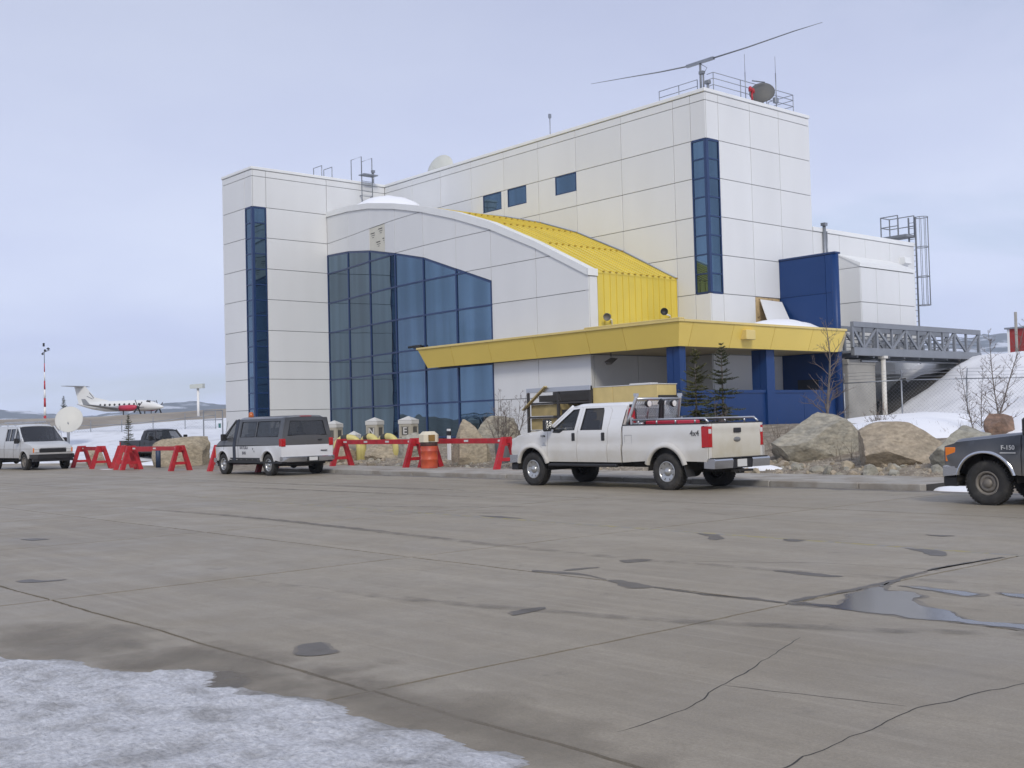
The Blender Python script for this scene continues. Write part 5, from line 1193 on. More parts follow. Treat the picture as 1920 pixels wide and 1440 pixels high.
    for sd in (1, -1):
        q = sorted((sd * (hw - .16), sd * (hw + .004))); z0, z1 = P['tl']
        MB().box(tail - .035, tail + .14, q[0], q[1], z0, z1, .012).build('tail_light', M_tail, t)
    z0, z1 = P['rbump']
    MB().hull([(tail - .16, -hw * .8, z0 + .02), (tail - .16, hw * .8, z0 + .02), (tail - .18, -hw * .8, z1 - .03), (tail - .18, hw * .8, z1 - .03), (tail - .14, -hw * .8, z1), (tail - .14, hw * .8, z1), (tail - .1, -hw, z0 + .03), (tail - .1, hw, z0 + .03), (tail - .1, -hw, z1), (tail - .1, hw, z1), (tail + .1, -hw, z0 + .03), (tail + .1, hw, z0 + .03), (tail + .1, -hw, z1), (tail + .1, hw, z1)]).build('rear_bumper', P['rbm'], t)
    MB().box(tail - .20, tail - .17, -.42 + .1, -.0 + .1, z0 + .01, z1 - .02).build('plate_recess', M_black, t); pl = MB().box(tail - .21, tail - .20, -.27, .05, z0 + .03, z1 - .03).build('number_plate', M_plate, t)
    # inside and under
    ub = MB().box(tail + .1, nose - .2, -hw + .25, hw - .25, sill - .1, sill + .08).box(tail + .1, nose - .3, -hw + .06, hw - .06, sill + .02, sill + .06).tube([(0, -hw + .2, r), (0, hw - .2, r)], .06, 8).ball((0, 0, r), .14).box(tail + .15, .4, -.3, .3, sill - .16, sill)
    ub.box(wx1 - .3, nose - .16, -hw + .25, hw - .25, sill, hz1 - .12)
    ub.build('chassis', M_under, t)
    for cx in (0, wb):
        for sd in (1, -1):
            mb = MB(); pts = arc(cx, cz, ar + .015, 0, 180, 14); vs = []
            for u, v in pts: vs += [(u, sd * (hw - .03), v), (u, sd * .45, v)]
            mb.add(vs, [(2 * i, 2 * i + 1, 2 * i + 3, 2 * i + 2) for i in range(14)], True); mb.add([(u, sd * .46, v) for u, v in pts], [tuple(range(15))]); mb.build('wheel_house', M_under, t)
    se = MB()
    for sx in P['seats']:
        for sy in (.45, -.45): se.hull([(sx, sy - .25, belt - .45), (sx + .12, sy - .25, belt - .45), (sx, sy + .25, belt - .45), (sx + .12, sy + .25, belt - .45), (sx - .12, sy - .22, belt + .2), (sx - .03, sy - .22, belt + .2), (sx - .12, sy + .22, belt + .2), (sx - .03, sy + .22, belt + .2)]).box(sx - .14, sx - .04, sy - .13, sy + .13, belt + .22, belt + .4, .03).box(sx, sx + .5, sy - .25, sy + .25, belt - .5, belt - .35, .04)
    se.build('seats', M_seat, t)
    MB().box(wx1 - .35, wx1 - .02, -hw + .15, hw - .15, hz0 - .35, hz0 - .06, .04).build('dashboard', M_seat, t)
    for x in (0, wb):
        for sd in (1, -1): wheel(t, x, sd * (hw - .13), r, .235, sd, P['wheel'], .60)
    for sd in (1, -1):
        q = sorted((sd * (hw + .0), sd * (hw + .20))); MB().box(wx1 - .42, wx1 - .30, q[0], q[1], belt - .02, belt + .22, .03).bar((wx1 - .36, sd * (hw - .1), belt + .02), (wx1 - .36, sd * (hw + .05), belt + .05), .05).build('door_mirror', M_black, t)
    for a, b in P['seams']:
        for sd in (1, -1): MB().tube([(a, sd * (S(a, z) + .001), z) for z in rngf(sill + .03 if not b else b, roof - .13, .1)], .006, 4).build('door_seam', M_black, t)
    return t, S, BK
M_vg = mat('charcoal_van_paint', (.048, .051, .058), .3, coat=.35, local=True, dirt=(.7, 2.0, .35), dirtcol=(.2, .19, .17)); M_vw = mat('white_van_paint', (.70, .71, .73), .3, coat=.3, local=True, dirt=(.3, 1.0, .75), dirtcol=(.40, .37, .32))
vP = dict(wb=3.25, fo=.84, ro=1.02, r=.36, belt=1.22, roof=2.03, sill=.46, hw=1.0, wx0=2.50, wx1=3.32, hz0=1.27, hz1=1.02, split=1.02, paint=M_vg, paint2=M_vw, glass=M_cgd, hoodmat=M_vg, grille=(.66, .92), fbump=(.40, .58), fbm=M_chrome, rbump=(.46, .64), rbm=M_chrome,
          windows=[[(2.36, 1.30), (3.10, 1.30), (2.60, 1.84), (2.36, 1.86)], [(.98, 1.32), (2.02, 1.32), (2.02, 1.84), (.98, 1.84)], [(-.62, 1.32), (.88, 1.32), (.88, 1.84), (-.62, 1.84)]],
          rear_win=[[(-.80, 1.35), (.80, 1.35), (.76, 1.83), (-.76, 1.83)]], tl=(.98, 1.24), seats=(2.2, 1.3, .4), wheel='van', seams=[(2.27, None), (3.15, None), (2.09, None)])
dv, SV, BKV = van('shuttle_van', vP, (-36.55, 21.25, 0), pi, 1.06, 'charcoal over white shuttle van with lettering and amber beacon')
MB().box(-.93, 4.0 - .9, -.985, .985, .42, .47).build('dark_sill_band', M_black, dv)
for sd in (1, -1):
    mb = MB(); patch(mb, [(.55, .46), (2.7, .46), (2.7, .60), (.55, .60)], [], lambda u, v, sd=sd: (u, sd * (SV(u, v) + .005), v), (0, -sd * .02, 0), .1); mb.build('rocker_trim', M_black, dv)
mb = MB(); patch(mb, [(2.27, .5), (2.47, .5), (2.47, 1.9), (2.36, 1.95), (2.27, 1.95)], [], lambda u, v: (u, SV(u, v) + .012, v), (0, -.02, 0), .1); mb.build('open_door_edge', mat('dark_blue_door_edge', (.022, .028, .045), .5), dv)
lettering('RAYUKA', .15, mat('faded_lettering', (.12, .12, .14), .7), dv, (1.66, SV(1.66, .92) + .004, .945), (pi / 2, 0, pi), 'lettering', .003, True)
lettering('INN', .15, MATS['faded_lettering'], dv, (1.66, SV(1.66, .78) + .004, .76), (pi / 2, 0, pi), 'lettering', .003, True)
MB().hull([(.98, 1.004, .92), (1.05, 1.004, .95), (1.02, 1.004, .86), (.98, 1.008, .92), (1.05, 1.008, .95), (1.02, 1.008, .86)]).hull([(.9, 1.004, .83), (.96, 1.004, .86), (.93, 1.004, .78), (.9, 1.008, .83), (.96, 1.008, .86), (.93, 1.008, .78)]).build('emblem', MATS['faded_lettering'], dv)
MB().lathe([(.001, 0), (.09, .0), (.095, .05), (.08, .16), (.04, .2), (.001, .2)], (2.3, .35, 2.0), (0, 0, 1), 16).build('amber_beacon', mat('amber_dome', (.45, .11, .02), .25), dv)
MB().box(-.86, -.78, -.22, .22, 1.93, 2.0, .01).build('high_brake_light', M_tail, dv)
MB().box(-.97, -.95, -.75, -.50, .80, .83).box(-.975, -.95, -.55, -.40, 1.16, 1.20).build('rear_badge', M_black, dv)

M_fw = mat('grubby_white_van_paint', (.58, .60, .62), .35, coat=.2, local=True, dirt=(.3, 1.5, .9), dirtcol=(.34, .31, .27))
fP = dict(wb=3.5, fo=.93, ro=1.2, r=.37, belt=1.22, roof=2.08, sill=.48, hw=1.0, wx0=2.45, wx1=3.32, hz0=1.28, hz1=1.06, split=.95, paint=M_fw, paint2=M_fw, glass=M_cgd, grille=(.78, .98), fbump=(.50, .70), fbm=M_black, rbump=(.46, .6), rbm=M_black, darkbars=True, wglass=M_cgd,
          windows=[[(2.42, 1.30), (3.06, 1.28), (2.56, 1.86), (2.42, 1.88)], [(1.78, 1.32), (2.22, 1.32), (2.22, 1.86), (1.78, 1.86)], [(1.28, 1.32), (1.68, 1.32), (1.68, 1.86), (1.28, 1.86)]],
          rear_win=[[(-.75, 1.35), (-.1, 1.35), (-.1, 1.8), (-.7, 1.8)], [(.1, 1.35), (.75, 1.35), (.7, 1.8), (.1, 1.8)]], tl=(.95, 1.3), seats=(2.15,), wheel='steel', seams=[(2.32, None), (1.2, None), (3.12, None)])
fv, _, _ = van('cargo_van', fP, (-60.6, 19.15, 0), radians(3), 1.07, 'grubby white cargo van facing us with roof bars, left edge')
mb = MB()
for x in (.2, 1.1, 2.0): mb.bar((x, -.8, 2.14), (x, .8, 2.14), .04).bar((x, -.78, 2.0), (x, -.78, 2.14), .04).bar((x, .78, 2.0), (x, .78, 2.14), .04)
mb.bar((0, -.5, 2.18), (2.1, -.45, 2.18), .06).bar((.1, .1, 2.18), (2.3, .15, 2.18), .05).bar((-.1, .5, 2.18), (2.4, .45, 2.2), .05).build('roof_bars', M_steel, fv)

# --- dark old pickup behind the barricades
M_opaint = mat('black_red_old_paint', (.035, .036, .042), .35, local=True, dirt=(.3, .9, .5), dirtcol=(.2, .18, .15))
oP = dict(dP); oP.update(paint=M_opaint, wb=3.3, r=.35, bed=.80, cab_back=.86, cowl=2.30, roofx=(.88, 1.95), rail=1.16, railmat=M_chrome,
    doors=[('front_door', [(1.1, .50), (2.315, .50), (2.315, 1.16), (2.2, 1.23), (1.9, 1.72), (1.1, 1.73)], [(1.2, 1.19), (2.12, 1.19), (1.84, 1.66), (1.2, 1.67)])], pillars=[('cab_corner', [(.86, .50), (1.085, .50), (1.085, 1.73), (.92, 1.73), (.86, 1.6)])], seats=(1.3,), handles=(1.25,))
ot, S3, SB3 = pickup('old_pickup', oP, (-66.2, 28.4, -.02), radians(12), 1.05, 'black old pickup with red lower stripe behind the red barricades')
for sd in (1, -1):
    mb = MB(); patch(mb, [(-1.1, .58), (-.52, .58), (-.45, .72), (-1.1, .72)], [], lambda u, v, sd=sd: (u, sd * (SB3(u, v) + .006), v), (0, 0, 0), .1, False); patch(mb, [(.52, .55), (2.9, .55), (2.8, .70), (.45, .70)], [], lambda u, v, sd=sd: (u, sd * (max(S3(u, v), SB3(u, v)) + .006), v), (0, 0, 0), .1, False); mb.build('red_stripe', M_red, ot)
# ---------------------------------------------------------------- footbridge to the snow bank
br = empty('footbridge', (-29.15, 44.9, 4.4)); tag(br, 'grey steel truss footbridge from the blue fin to the snow bank', 'bridge')
def bb(mb, name, m=M_grey):
    o = mb.build(name, m, br); o.location = (29.15, -44.9, -4.4); return o
TOPS = [44.95, 46.96, 49.5, 51.7, 54.1, 56.6]; BOTS = [45.85, 48.25, 50.6, 52.95, 55.3]
for X in (-28.3, -30.0):
    bb(MB().box(X - .09, X + .09, 44.95, 56.7, 5.58, 5.82, .01), 'top_chord'); bb(MB().box(X - .09, X + .09, 44.95, 56.7, 4.30, 4.66, .01), 'bottom_chord')
    for y in TOPS: bb(MB().box(X - .06, X + .06, y - .07, y + .07, 4.66, 5.58), 'truss_post')
    for i, y in enumerate(BOTS):
        bb(MB().box(X - .05, X + .05, y - .05, y + .05, 4.66, 5.58), 'truss_post')
        bb(MB().bar((X, TOPS[i] + .05, 5.56), (X, y - .05, 4.68), .08, .12), 'diagonal'); bb(MB().bar((X, y + .05, 4.68), (X, TOPS[i + 1] - .05, 5.56), .08, .12), 'diagonal')
    for z in (4.85, 5.03, 5.21, 5.39): bb(MB().tube([(X - .12, 44.95, z), (X - .12, 56.7, z)], .018, 5), 'guard_rail')
bb(MB().box(-29.9, -28.4, 44.95, 56.7, 4.42, 4.5), 'deck')
for y in rngf(45.5, 56.2, 1.35): bb(MB().box(-29.9, -28.4, y - .06, y + .06, 4.22, 4.42), 'cross_beam')
bb(MB().tube([(-28.55, 46, 4.08), (-28.55, 56, 4.12)], .05, 8), 'service_pipe', M_galv)
ab = empty('bridge_pier', (-29.2, 46, .9)); tag(ab, 'bare concrete pier under the grey footbridge', 'pier')
MB().box(-.95, .6, -1.0, 1.25, -.3, 3.25, .03).build('pier_block', M_conc2, ab); MB().box(-.98, .63, -1.03, 1.28, 3.02, 3.1).build('pier_band', M_conc2, ab)
tag(MB().tube([(0, 0, -.4), (0, 0, 3.35)], .11, 12).box(-.16, .16, -.16, .16, 3.3, 3.42).build('bridge_post', mat('rust_streaked_white', (.62, .60, .55), .6, var=.15, vs=3, col2=(.30, .15, .07), c2s=2.2, c2p=(.6, .7), stretch=(3, 3, .5)), None, (-28.3, 47.45, .9)), 'round white post with rust beside the concrete pier', 'post')
# caged ladder on the end of the rear block
cl = MB(); ly = 57.15
for x in (-32.25, -31.85): cl.bar((x, ly, 4.3), (x, ly, 12.3), .07)
for k in range(26): cl.tube([(-32.25, ly, 4.5 + .3 * k), (-31.85, ly, 4.5 + .3 * k)], .016, 5)
hz = (7.45, 9.0, 10.6, 12.22)
def hoop(t): return (-31.85 + .7 * sin(t), ly - .1 + .42 * (1 - cos(t)) - .0, 0)
for z in hz:
    pts = [(-31.85, ly - .05, z)] + [(-31.5 + .35 * cos(t), ly + .35 * sin(t) * .9, z) for t in [radians(-120 + 240 * k / 10) for k in range(11)]] + [(-31.85, ly + .05, z)]
    cl.tube(pts, .022, 5)
for k in range(7):
    t = radians(-120 + 240 * k / 6); cl.tube([(-31.5 + .35 * cos(t), ly + .315 * sin(t), 7.45), (-31.5 + .35 * cos(t), ly + .315 * sin(t), 12.22)], .015, 5)
tb(cl, 'caged_ladder', M_grey)
pf = MB().box(-33.45, -31.9, ly - .9, ly + .1, 11.18, 11.30)
for x, y in ((-33.42, ly - .85), (-33.42, ly + .05), (-32.4, ly - .85), (-31.95, ly + .05), (-32.9, ly + .05)): pf.bar((x, y, 11.3), (x, y, 12.38), .05)
for z in (11.82, 12.38): pf.bar((-33.42, ly - .85, z), (-33.42, ly + .05, z), .045).bar((-33.42, ly + .05, z), (-31.95, ly + .05, z), .045).bar((-33.42, ly - .85, z), (-32.4, ly - .85, z), .045)
tb(pf, 'ladder_platform', M_grey)

# ---------------------------------------------------------------- snow bank at the right, soil under the bridge
def bank(x, y):
    t = ((y - 47.0) + .5 * (x + 28)) / 9.5
    z = gz(x, y) - .1 + 3.15 * smooth(t) + .35 * smooth((t - .9) / 1.2)
    return z + (.16 * fbm(x * .35, y * .35, 2.5, 4) + .05 * fbm(x * 1.5, y * 1.5, 5, 3)) * smooth(t * 3 + .3)
def bank_soil(x, y): return bank(x, y) - .12 + .1 * fbm(x * 1.3, y * 1.3, 8, 3)
s = grid('soil_bank', rngf(-33, -24, .3), rngf(45.6, 60, .3), bank_soil, M_darksoil)
def snow_bank(x, y):
    e = x + 30.6 - .5 * noise.noise((y * .5, x * .1, 3)) - .27 * max(0, y - 46)
    if y > 53: e = max(e, (y - 55.0) * .8)
    return bank(x, y) + .14 * smooth(e / .5) - .25 * smooth(-e / .4) - .02
s = grid('snow_bank', rngf(-36, 16, .3), rngf(36.5, 82, .35), snow_bank, mat('bank_snow', (.86, .865, .89), .6, var=.04, vs=.6, bump=.4, bs=3, col2=(.70, .69, .68), c2s=.7, c2p=(.55, .75)), 'stuff', True, lambda p: ((p[1] - 47.0) + .5 * (p[0] + 28)) > -3.0 + .8 * noise.noise((p[0] * .4, p[1] * .4, 2)))
tag(s, 'steep bank of ploughed snow behind the chain-link fence', 'snow')
def snow_patch(cx, cy, rx, ry, h, sd, label):
    return dome('snow_heap', cx, cy, rx, ry, h, lambda x, y: gnd(x, y) - .02, label, sd)
snow_patch(-18.6, 32.6, 3.0, 2.0, .5, 1.3, 'snow left behind the largest boulders'); snow_patch(-14.5, 33.6, 3.4, 2.3, .45, 2.3, 'snow heap behind the right-hand boulders')
snow_patch(-22.3, 39.5, 3.5, 3.0, .35, 8.3, 'snow lying in front of the chain-link fence')
snow_patch(-19.9, 26.2, 1.2, .35, .16, 3.3, 'thin dirty snow in front of the largest boulder'); snow_patch(-12.0, 23.2, 1.0, .4, .12, 4.3, 'icy snow at the end of the kerb beside the charcoal pickup')
snow_patch(-52.5, 20.6, 1.6, .35, .06, 6.3, 'ice patch under the left red barricades'); snow_patch(-57, 25.5, 3, 1.2, .22, 9.3, 'snow behind the left barricades near the old pickup')

# ---------------------------------------------------------------- chain-link fences
def fence(name, pts, htop, label, mesh_step=.13, arm=(.18, -.25, .42), wr=.007, mid=False):
    f = empty(name, pts[0]); tag(f, label, 'fence'); o = Vector(pts[0]); mbm = MB()
    P = [Vector(p) - o for p in pts]
    for p in P:
        mb = MB().tube([p - Vector((0, 0, .4)), p + Vector((0, 0, htop - p.z - o.z + o.z * 0 if False else 0)) + Vector((0, 0, htop))], .035, 8)
        mb.tube([p + Vector((0, 0, htop)), p + Vector((arm[0], arm[1], htop + arm[2]))], .025, 6); mb.build('fence_post', M_galv, f)
    for a, b in zip(P, P[1:]):
        MB().tube([a + Vector((0, 0, htop)), b + Vector((0, 0, htop))], .026, 6).build('top_rail', M_galv, f)
        wl = MB()
        for k in (.35, .68, 1.0):
            av = Vector(arm) * k; wl.tube([a + Vector((0, 0, htop)) + av, (a + b) / 2 + Vector((0, 0, htop - .02)) + av, b + Vector((0, 0, htop)) + av], .006, 4)
        wl.build('barbed_wire', M_galv, f)['kind'] = 'stuff'
        d = b - a; l = hypot(d.x, d.y); n = int(l / mesh_step); h = htop
        for k in range(-int(h / mesh_step), n + 1):
            for s in (0, 1):
                u0, u1 = k * mesh_step, k * mesh_step + h; z0, z1 = 0.0, h
                if u0 < 0: z0 = -u0; u0 = 0
                if u1 > l: z1 = h - (u1 - l); u1 = l
                if z1 <= z0: continue
                if s: u0, u1 = l - u0, l - u1
                mbm.bar(a + d * (u0 / l) + Vector((0, 0, z0)), a + d * (u1 / l) + Vector((0, 0, z1)), wr)
    mbm.build('chain_link', M_galv, f)['kind'] = 'stuff'
    return f
fence('chain_link_fence', [(-28.1, 43.84, 1.05), (-25.81, 44.65, 1.1), (-23.33, 45.51, 1.05), (-20.9, 46.4, 1.0), (-18.4, 47.3, 1.0), (-15.9, 48.2, 1.0)], 1.98, 'chain-link fence with barbed wire in front of the snow bank', .16, wr=.0042)

# ---------------------------------------------------------------- left background: gravel bank, snow slope, fence, aircraft
def emb(x, y):
    D = D_(x, y); L = L_(x, y)
    z = -.05 + 3.15 * smooth((D - 64) / 34) + .5 * smooth((L + 40) / 20) * smooth((D - 80) / 20)
    return z - 3.6 * smooth((D - 210) / 60) + .08 * fbm(x * .12, y * .12, 3, 3)
grid('gravel_bank', rngf(62, 280, 2.0), rngf(-150, -10, 2.0), emb, M_bank, mp=DL)
def snow_slope(x, y):
    D = D_(x, y); L = L_(x, y); up = 90 + 3 * noise.noise((L * .1, 1, 1)) - .28 * max(0, -L - 18); lo = 66 + 2 * noise.noise((L * .2, 5, 1)); lf = -36 - (D - 66) * .12
    m_ = min(smooth((up - D) / 2.5), smooth((D - lo) / 2), smooth((L - lf) / 3))
    return emb(x, y) + .38 * m_ - .22 + .06 * fbm(x * .5, y * .5, 1)
s = grid('snow_slope', rngf(63, 96, .8), rngf(-48, -12, .8), snow_slope, M_snow, 'stuff', True, None, DL); tag(s, 'snow-covered slope below the gravel bank at left', 'snow')
fence('boundary_fence', [(-86.5, 25.6, .55), (-83.28, 29.27, .5), (-81.77, 31.01, .5), (-80.3, 32.69, .5), (-78.81, 34.39, .65), (-77.3, 36.13, .85), (-75.9, 37.8, 1.0)], 1.8, 'chain-link boundary fence across the snow slope at left', .2, (-.2, .1, .35), .008)
gt = empty('fence_gate', (-70.5, 34.9, .9)); tag(gt, 'tall pipe gate frame standing beside the wing of the terminal', 'gate')
for dx, dy in ((-.4, -.45), (.45, .5)): MB().tube([(dx, dy, -.2), (dx, dy, 2.15)], .045, 8).build('gate_post', M_grey, gt)
MB().tube([(-.4, -.45, 2.12), (.45, .5, 2.12)], .035, 8).tube([(-.4, -.45, 1.5), (.45, .5, 1.5)], .03, 8).build('gate_rail', M_grey, gt)
MB().box(.28, .5, .28, .34, .95, 1.25).build('gate_sign', mat('green_sign', (.03, .16, .14), .5), gt)
# satellite dish on a post
sd = empty('satellite_dish', (-75.9, 27.3, .45), 0, .87); tag(sd, 'large cream satellite dish on a post before the snow slope', 'dish')
MB().lathe([(.001, .05), (.4, .02), (.75, -.08), (1.0, -.2), (1.03, -.21), (1.03, -.24), (.98, -.22), (.001, 0)], (0, 0, 2.62), (.78, -.55, .30), 32).build('reflector', mat('cream_dish_big', (.60, .59, .54), .55, var=.04, vs=1), sd)
MB().tube([(0, 0, -.3), (0, 0, 2.4)], .11, 10).tube([(.2, -.1, 2.3), (-.4, .4, 1.6)], .05, 6).build('post', M_grey, sd)
lp = empty('lamp_post', (-84.13, 40.45, 2.0)); tag(lp, 'white box-headed lamp post behind the snow slope', 'lamp post')
MB().tube([(0, 0, -.5), (0, 0, 3.1)], .1, 10).build('pole', M_white2, lp); MB().hull([(-.48, -.35, 3.05), (.48, .35, 3.05), (-.2, -.6, 3.05), (.6, .1, 3.05), (-.48, -.35, 3.36), (.48, .35, 3.42), (-.2, -.6, 3.36), (.6, .1, 3.42)]).build('lamp_head', mat('pale_lamp_head', (.52, .55, .52), .5), lp)
# striped wind mast
wm = empty('wind_mast', (-153.5, 52.2, 3.1)); tag(wm, 'red and white striped wind mast on the gravel bank', 'mast')
for k in range(7):
    MB().tube([(0, 0, k * 1.15), (0, 0, k * 1.15 + 1.149)], [.19 - .02 * k, .19 - .02 * (k + 1)], 10).build('band', M_red if k % 2 == 0 else M_white2, wm)
MB().tube([(0, 0, 8.0), (0, 0, 9.9)], .05, 6).tube([(-.5, 0, 9.5), (.6, .5, 9.8)], .05, 6).build('top_pole', M_grey, wm)
MB().lathe([(.001, -.15), (.2, 0), (.001, .2)], (-.35, -.1, 9.3), (0, 0, 1), 8).lathe([(.001, -.15), (.25, 0), (.001, .2)], (.45, .35, 9.95), (0, 0, 1), 8).ball((0, .1, 9.75), .16).box(-.45, -.25, -.05, .15, 10.3, 10.75).build('wind_sensor', M_black, wm)
# twin turboprop on the raised apron
pl = empty('turboprop_aircraft', (-147.2, 59.9, 3.2), atan2(.754, .657) - radians(14), .96); tag(pl, 'white twin-engined turboprop aircraft with red engine cowls and T-tail', 'aircraft')
M_air = mat('aircraft_white', (.74, .75, .74), .3, coat=.3); cz = 2.15
fx = [(-6.9, .06, .45), (-6.2, .22, .38), (-4.6, .48, .16), (-2.5, .72, .02), (0, .76, 0), (3.0, .76, 0), (4.0, .72, -.02), (4.9, .58, -.10), (5.7, .38, -.22), (6.3, .18, -.30), (6.55, .03, -.32)]
MB().tube([(x, 0, cz + dz) for x, rr, dz in fx], [rr for x, rr, dz in fx], 20).build('fuselage', M_air, pl)
MB().hull([(4.1, -.6, cz + .22), (4.1, .6, cz + .22), (4.95, -.45, cz + .16), (4.95, .45, cz + .16), (4.2, -.4, cz + .68), (4.2, .4, cz + .68), (4.6, -.35, cz + .55), (4.6, .35, cz + .55)]).build('cockpit_window', M_black, pl)
for sdv in (1, -1):
    for k in range(9): MB().lathe([(.15, -.01), (.15, .02), (.001, .025)], (3.2 - .75 * k, sdv * (.745 - (.07 if k > 7 else 0)), cz + .20), (0, sdv, .25), 14).build('cabin_window', M_black, pl)
    MB().hull([(1.9, sdv * .5, cz - .45), (1.9, sdv * .5, cz - .62), (-.5, sdv * .5, cz - .45), (-.5, sdv * .5, cz - .62), (.7, sdv * 8.2, cz + .12), (-.3, sdv * 8.2, cz + .12), (.7, sdv * 8.2, cz + .07), (-.3, sdv * 8.2, cz + .07)]).hull([(.7, sdv * 8.2, cz + .1), (-.3, sdv * 8.2, cz + .1), (.1, sdv * 8.35, cz + .85), (-.45, sdv * 8.35, cz + .85), (.1, sdv * 8.3, cz + .85), (.7, sdv * 8.15, cz + .1)]).build('wing', mat('wing_grey', (.30, .32, .35), .4), pl)
    MB().tube([(1.55, sdv * 2.6, cz - .36), (-.8, sdv * 2.6, cz - .3)], [.38, .1], 14).build('nacelle_tail', MATS['wing_grey'], pl)
    n = MB().tube([(4.1, sdv * 2.6, cz - .3), (3.9, sdv * 2.6, cz - .3), (3.2, sdv * 2.6, cz - .35), (1.5, sdv * 2.6, cz - .35)], [.16, .3, .42, .39], 14).build('engine_cowl', mat('cowl_red', (.50, .03, .07), .35), pl)
    mb = MB().lathe([(.16, 0), (.13, .25), (.001, .42)], (4.1, sdv * 2.6, cz - .3), (1, 0, 0), 12)
    for k in range(4):
        t = radians(35 + 90 * k); u = Vector((0, cos(t), sin(t))); c = Vector((4.22, sdv * 2.6, cz - .3)); mb.bar(c + u * .12, c + u * 1.2, .2, .05, (1, .4 * u.z, -.4 * u.y))
    mb.build('propeller', M_black, n)
    MB().tube([(2.0, sdv * 2.6, cz - .5), (2.0, sdv * 2.6, -.0)], .07, 6).tube([(2.0, sdv * 2.45, .22), (2.0, sdv * 2.75, .22)], .3, 12).build('landing_gear', M_dark, pl)
MB().hull([(-3.4, -.09, cz + .55), (-3.4, .09, cz + .55), (-6.6, -.05, cz + .5), (-6.6, .05, cz + .5), (-5.6, -.06, cz + 2.9), (-5.6, .06, cz + 2.9), (-7.3, -.04, cz + 2.9), (-7.3, .04, cz + 2.9)]).hull([(-1.6, 0, cz + .72), (-3.8, -.06, cz + .6), (-3.8, .06, cz + .6), (-4.4, -.05, cz + 1.4), (-4.4, .05, cz + 1.4)]).build('tail_fin', M_air, pl)
MB().bar((-4.9, .075, cz + 2.0), (-4.2, .085, cz + 1.2), .02, .12).bar((-5.3, .07, cz + 1.5), (-4.4, .08, cz + 1.1), .02, .1).bar((-4.9, -.075, cz + 2.0), (-4.2, -.085, cz + 1.2), .02, .12).bar((-5.3, -.07, cz + 1.5), (-4.4, -.08, cz + 1.1), .02, .1).build('fin_stripe', M_grey, pl)
for sdv in (1, -1): MB().hull([(-5.7, 0, cz + 2.95), (-7.2, 0, cz + 2.95), (-5.7, 0, cz + 2.86), (-7.2, 0, cz + 2.86), (-6.7, sdv * 2.7, cz + 2.95), (-7.5, sdv * 2.7, cz + 2.95), (-6.7, sdv * 2.7, cz + 2.9), (-7.5, sdv * 2.7, cz + 2.9)]).build('tailplane', MATS['wing_grey'], pl)
MB().tube([(4.6, 0, cz - .6), (4.6, 0, .2)], .06, 6).tube([(4.6, -.1, .2), (4.6, .1, .2)], .24, 10).build('nose_gear', M_dark, pl)
MB().box(-3.5, 4.0, -.78, -.74, cz - .28, cz - .22).box(-3.5, 4.0, .74, .78, cz - .28, cz - .22).build('side_stripe', M_grey, pl)

# red shed on the snow at the right edge, its pole
rs = empty('red_shed', (-46.5, 104.6, 6.6)); tag(rs, 'dark red metal shed on the plateau at the right edge', 'shed')
MB().box(-2.5, 12, -1, 9, -3.0, 2.55).build('wall', mat('shed_red', (.30, .02, .015), .5, var=.06), rs); MB().box(-2.7, 12.2, -1.2, 9.2, 2.55, 2.7).build('roof', M_grey, rs); MB().box(-2.52, -2.3, -1.02, -.8, -3, 2.54).build('corner_trim', M_cop, rs)
tag(MB().tube([(0, 0, -4), (0, 0, 3.9)], .13, 8).build('utility_pole', M_conc2, None, (-47.2, 101.5, 6.6)), 'grey pole in front of the dark red shed', 'pole')
# high ground behind the bank, distant mountains
def plateau(x, y): return 4.6 + 1.6 * smooth((D_(x, y) - 80) / 40) + .4 * fbm(x * .05, y * .05, 4, 3) - 9 * smooth((D_(x, y) - 260) / 120)
grid('plateau', rngf(76, 420, 5), rngf(22, 200, 5), plateau, mat('scrubby_snow', (.62, .63, .66), .8, var=.1, vs=.1, col2=(.10, .09, .075), c2s=.12, c2p=(.52, .6)), 'structure', True, None, DL)
HP = [(-1500, 62), (-1350, 66), (-1180, 60), (-980, 74), (-830, 82), (-700, 66), (-300, 90), (600, 140), (1100, 190), (1300, 205), (1600, 190)]
def hills(x, y):
    D = D_(x, y); L = L_(x, y); k = 1 - abs((D - 3100) / 560) ** 1.5; h = interp(HP, L * 3000 / max(D, 1))
    return -2 + max(0, k) * (h + 16 * fbm(L * .004, D * .004, 2, 5) + 5 * fbm(L * .02, D * .02, 7, 3))
def hill_mat():
    M = mat('wooded_hillside', (.045, .052, .045), .95, var=.3, vs=.01, col2=(.62, .64, .68), c2s=.008, c2p=(.52, .60), stretch=(1, 1, 5)); return M
grid('mountains', rngf(2540, 3660, 40), rngf(-1800, 1900, 18), hills, hill_mat(), 'structure', True, None, DL)
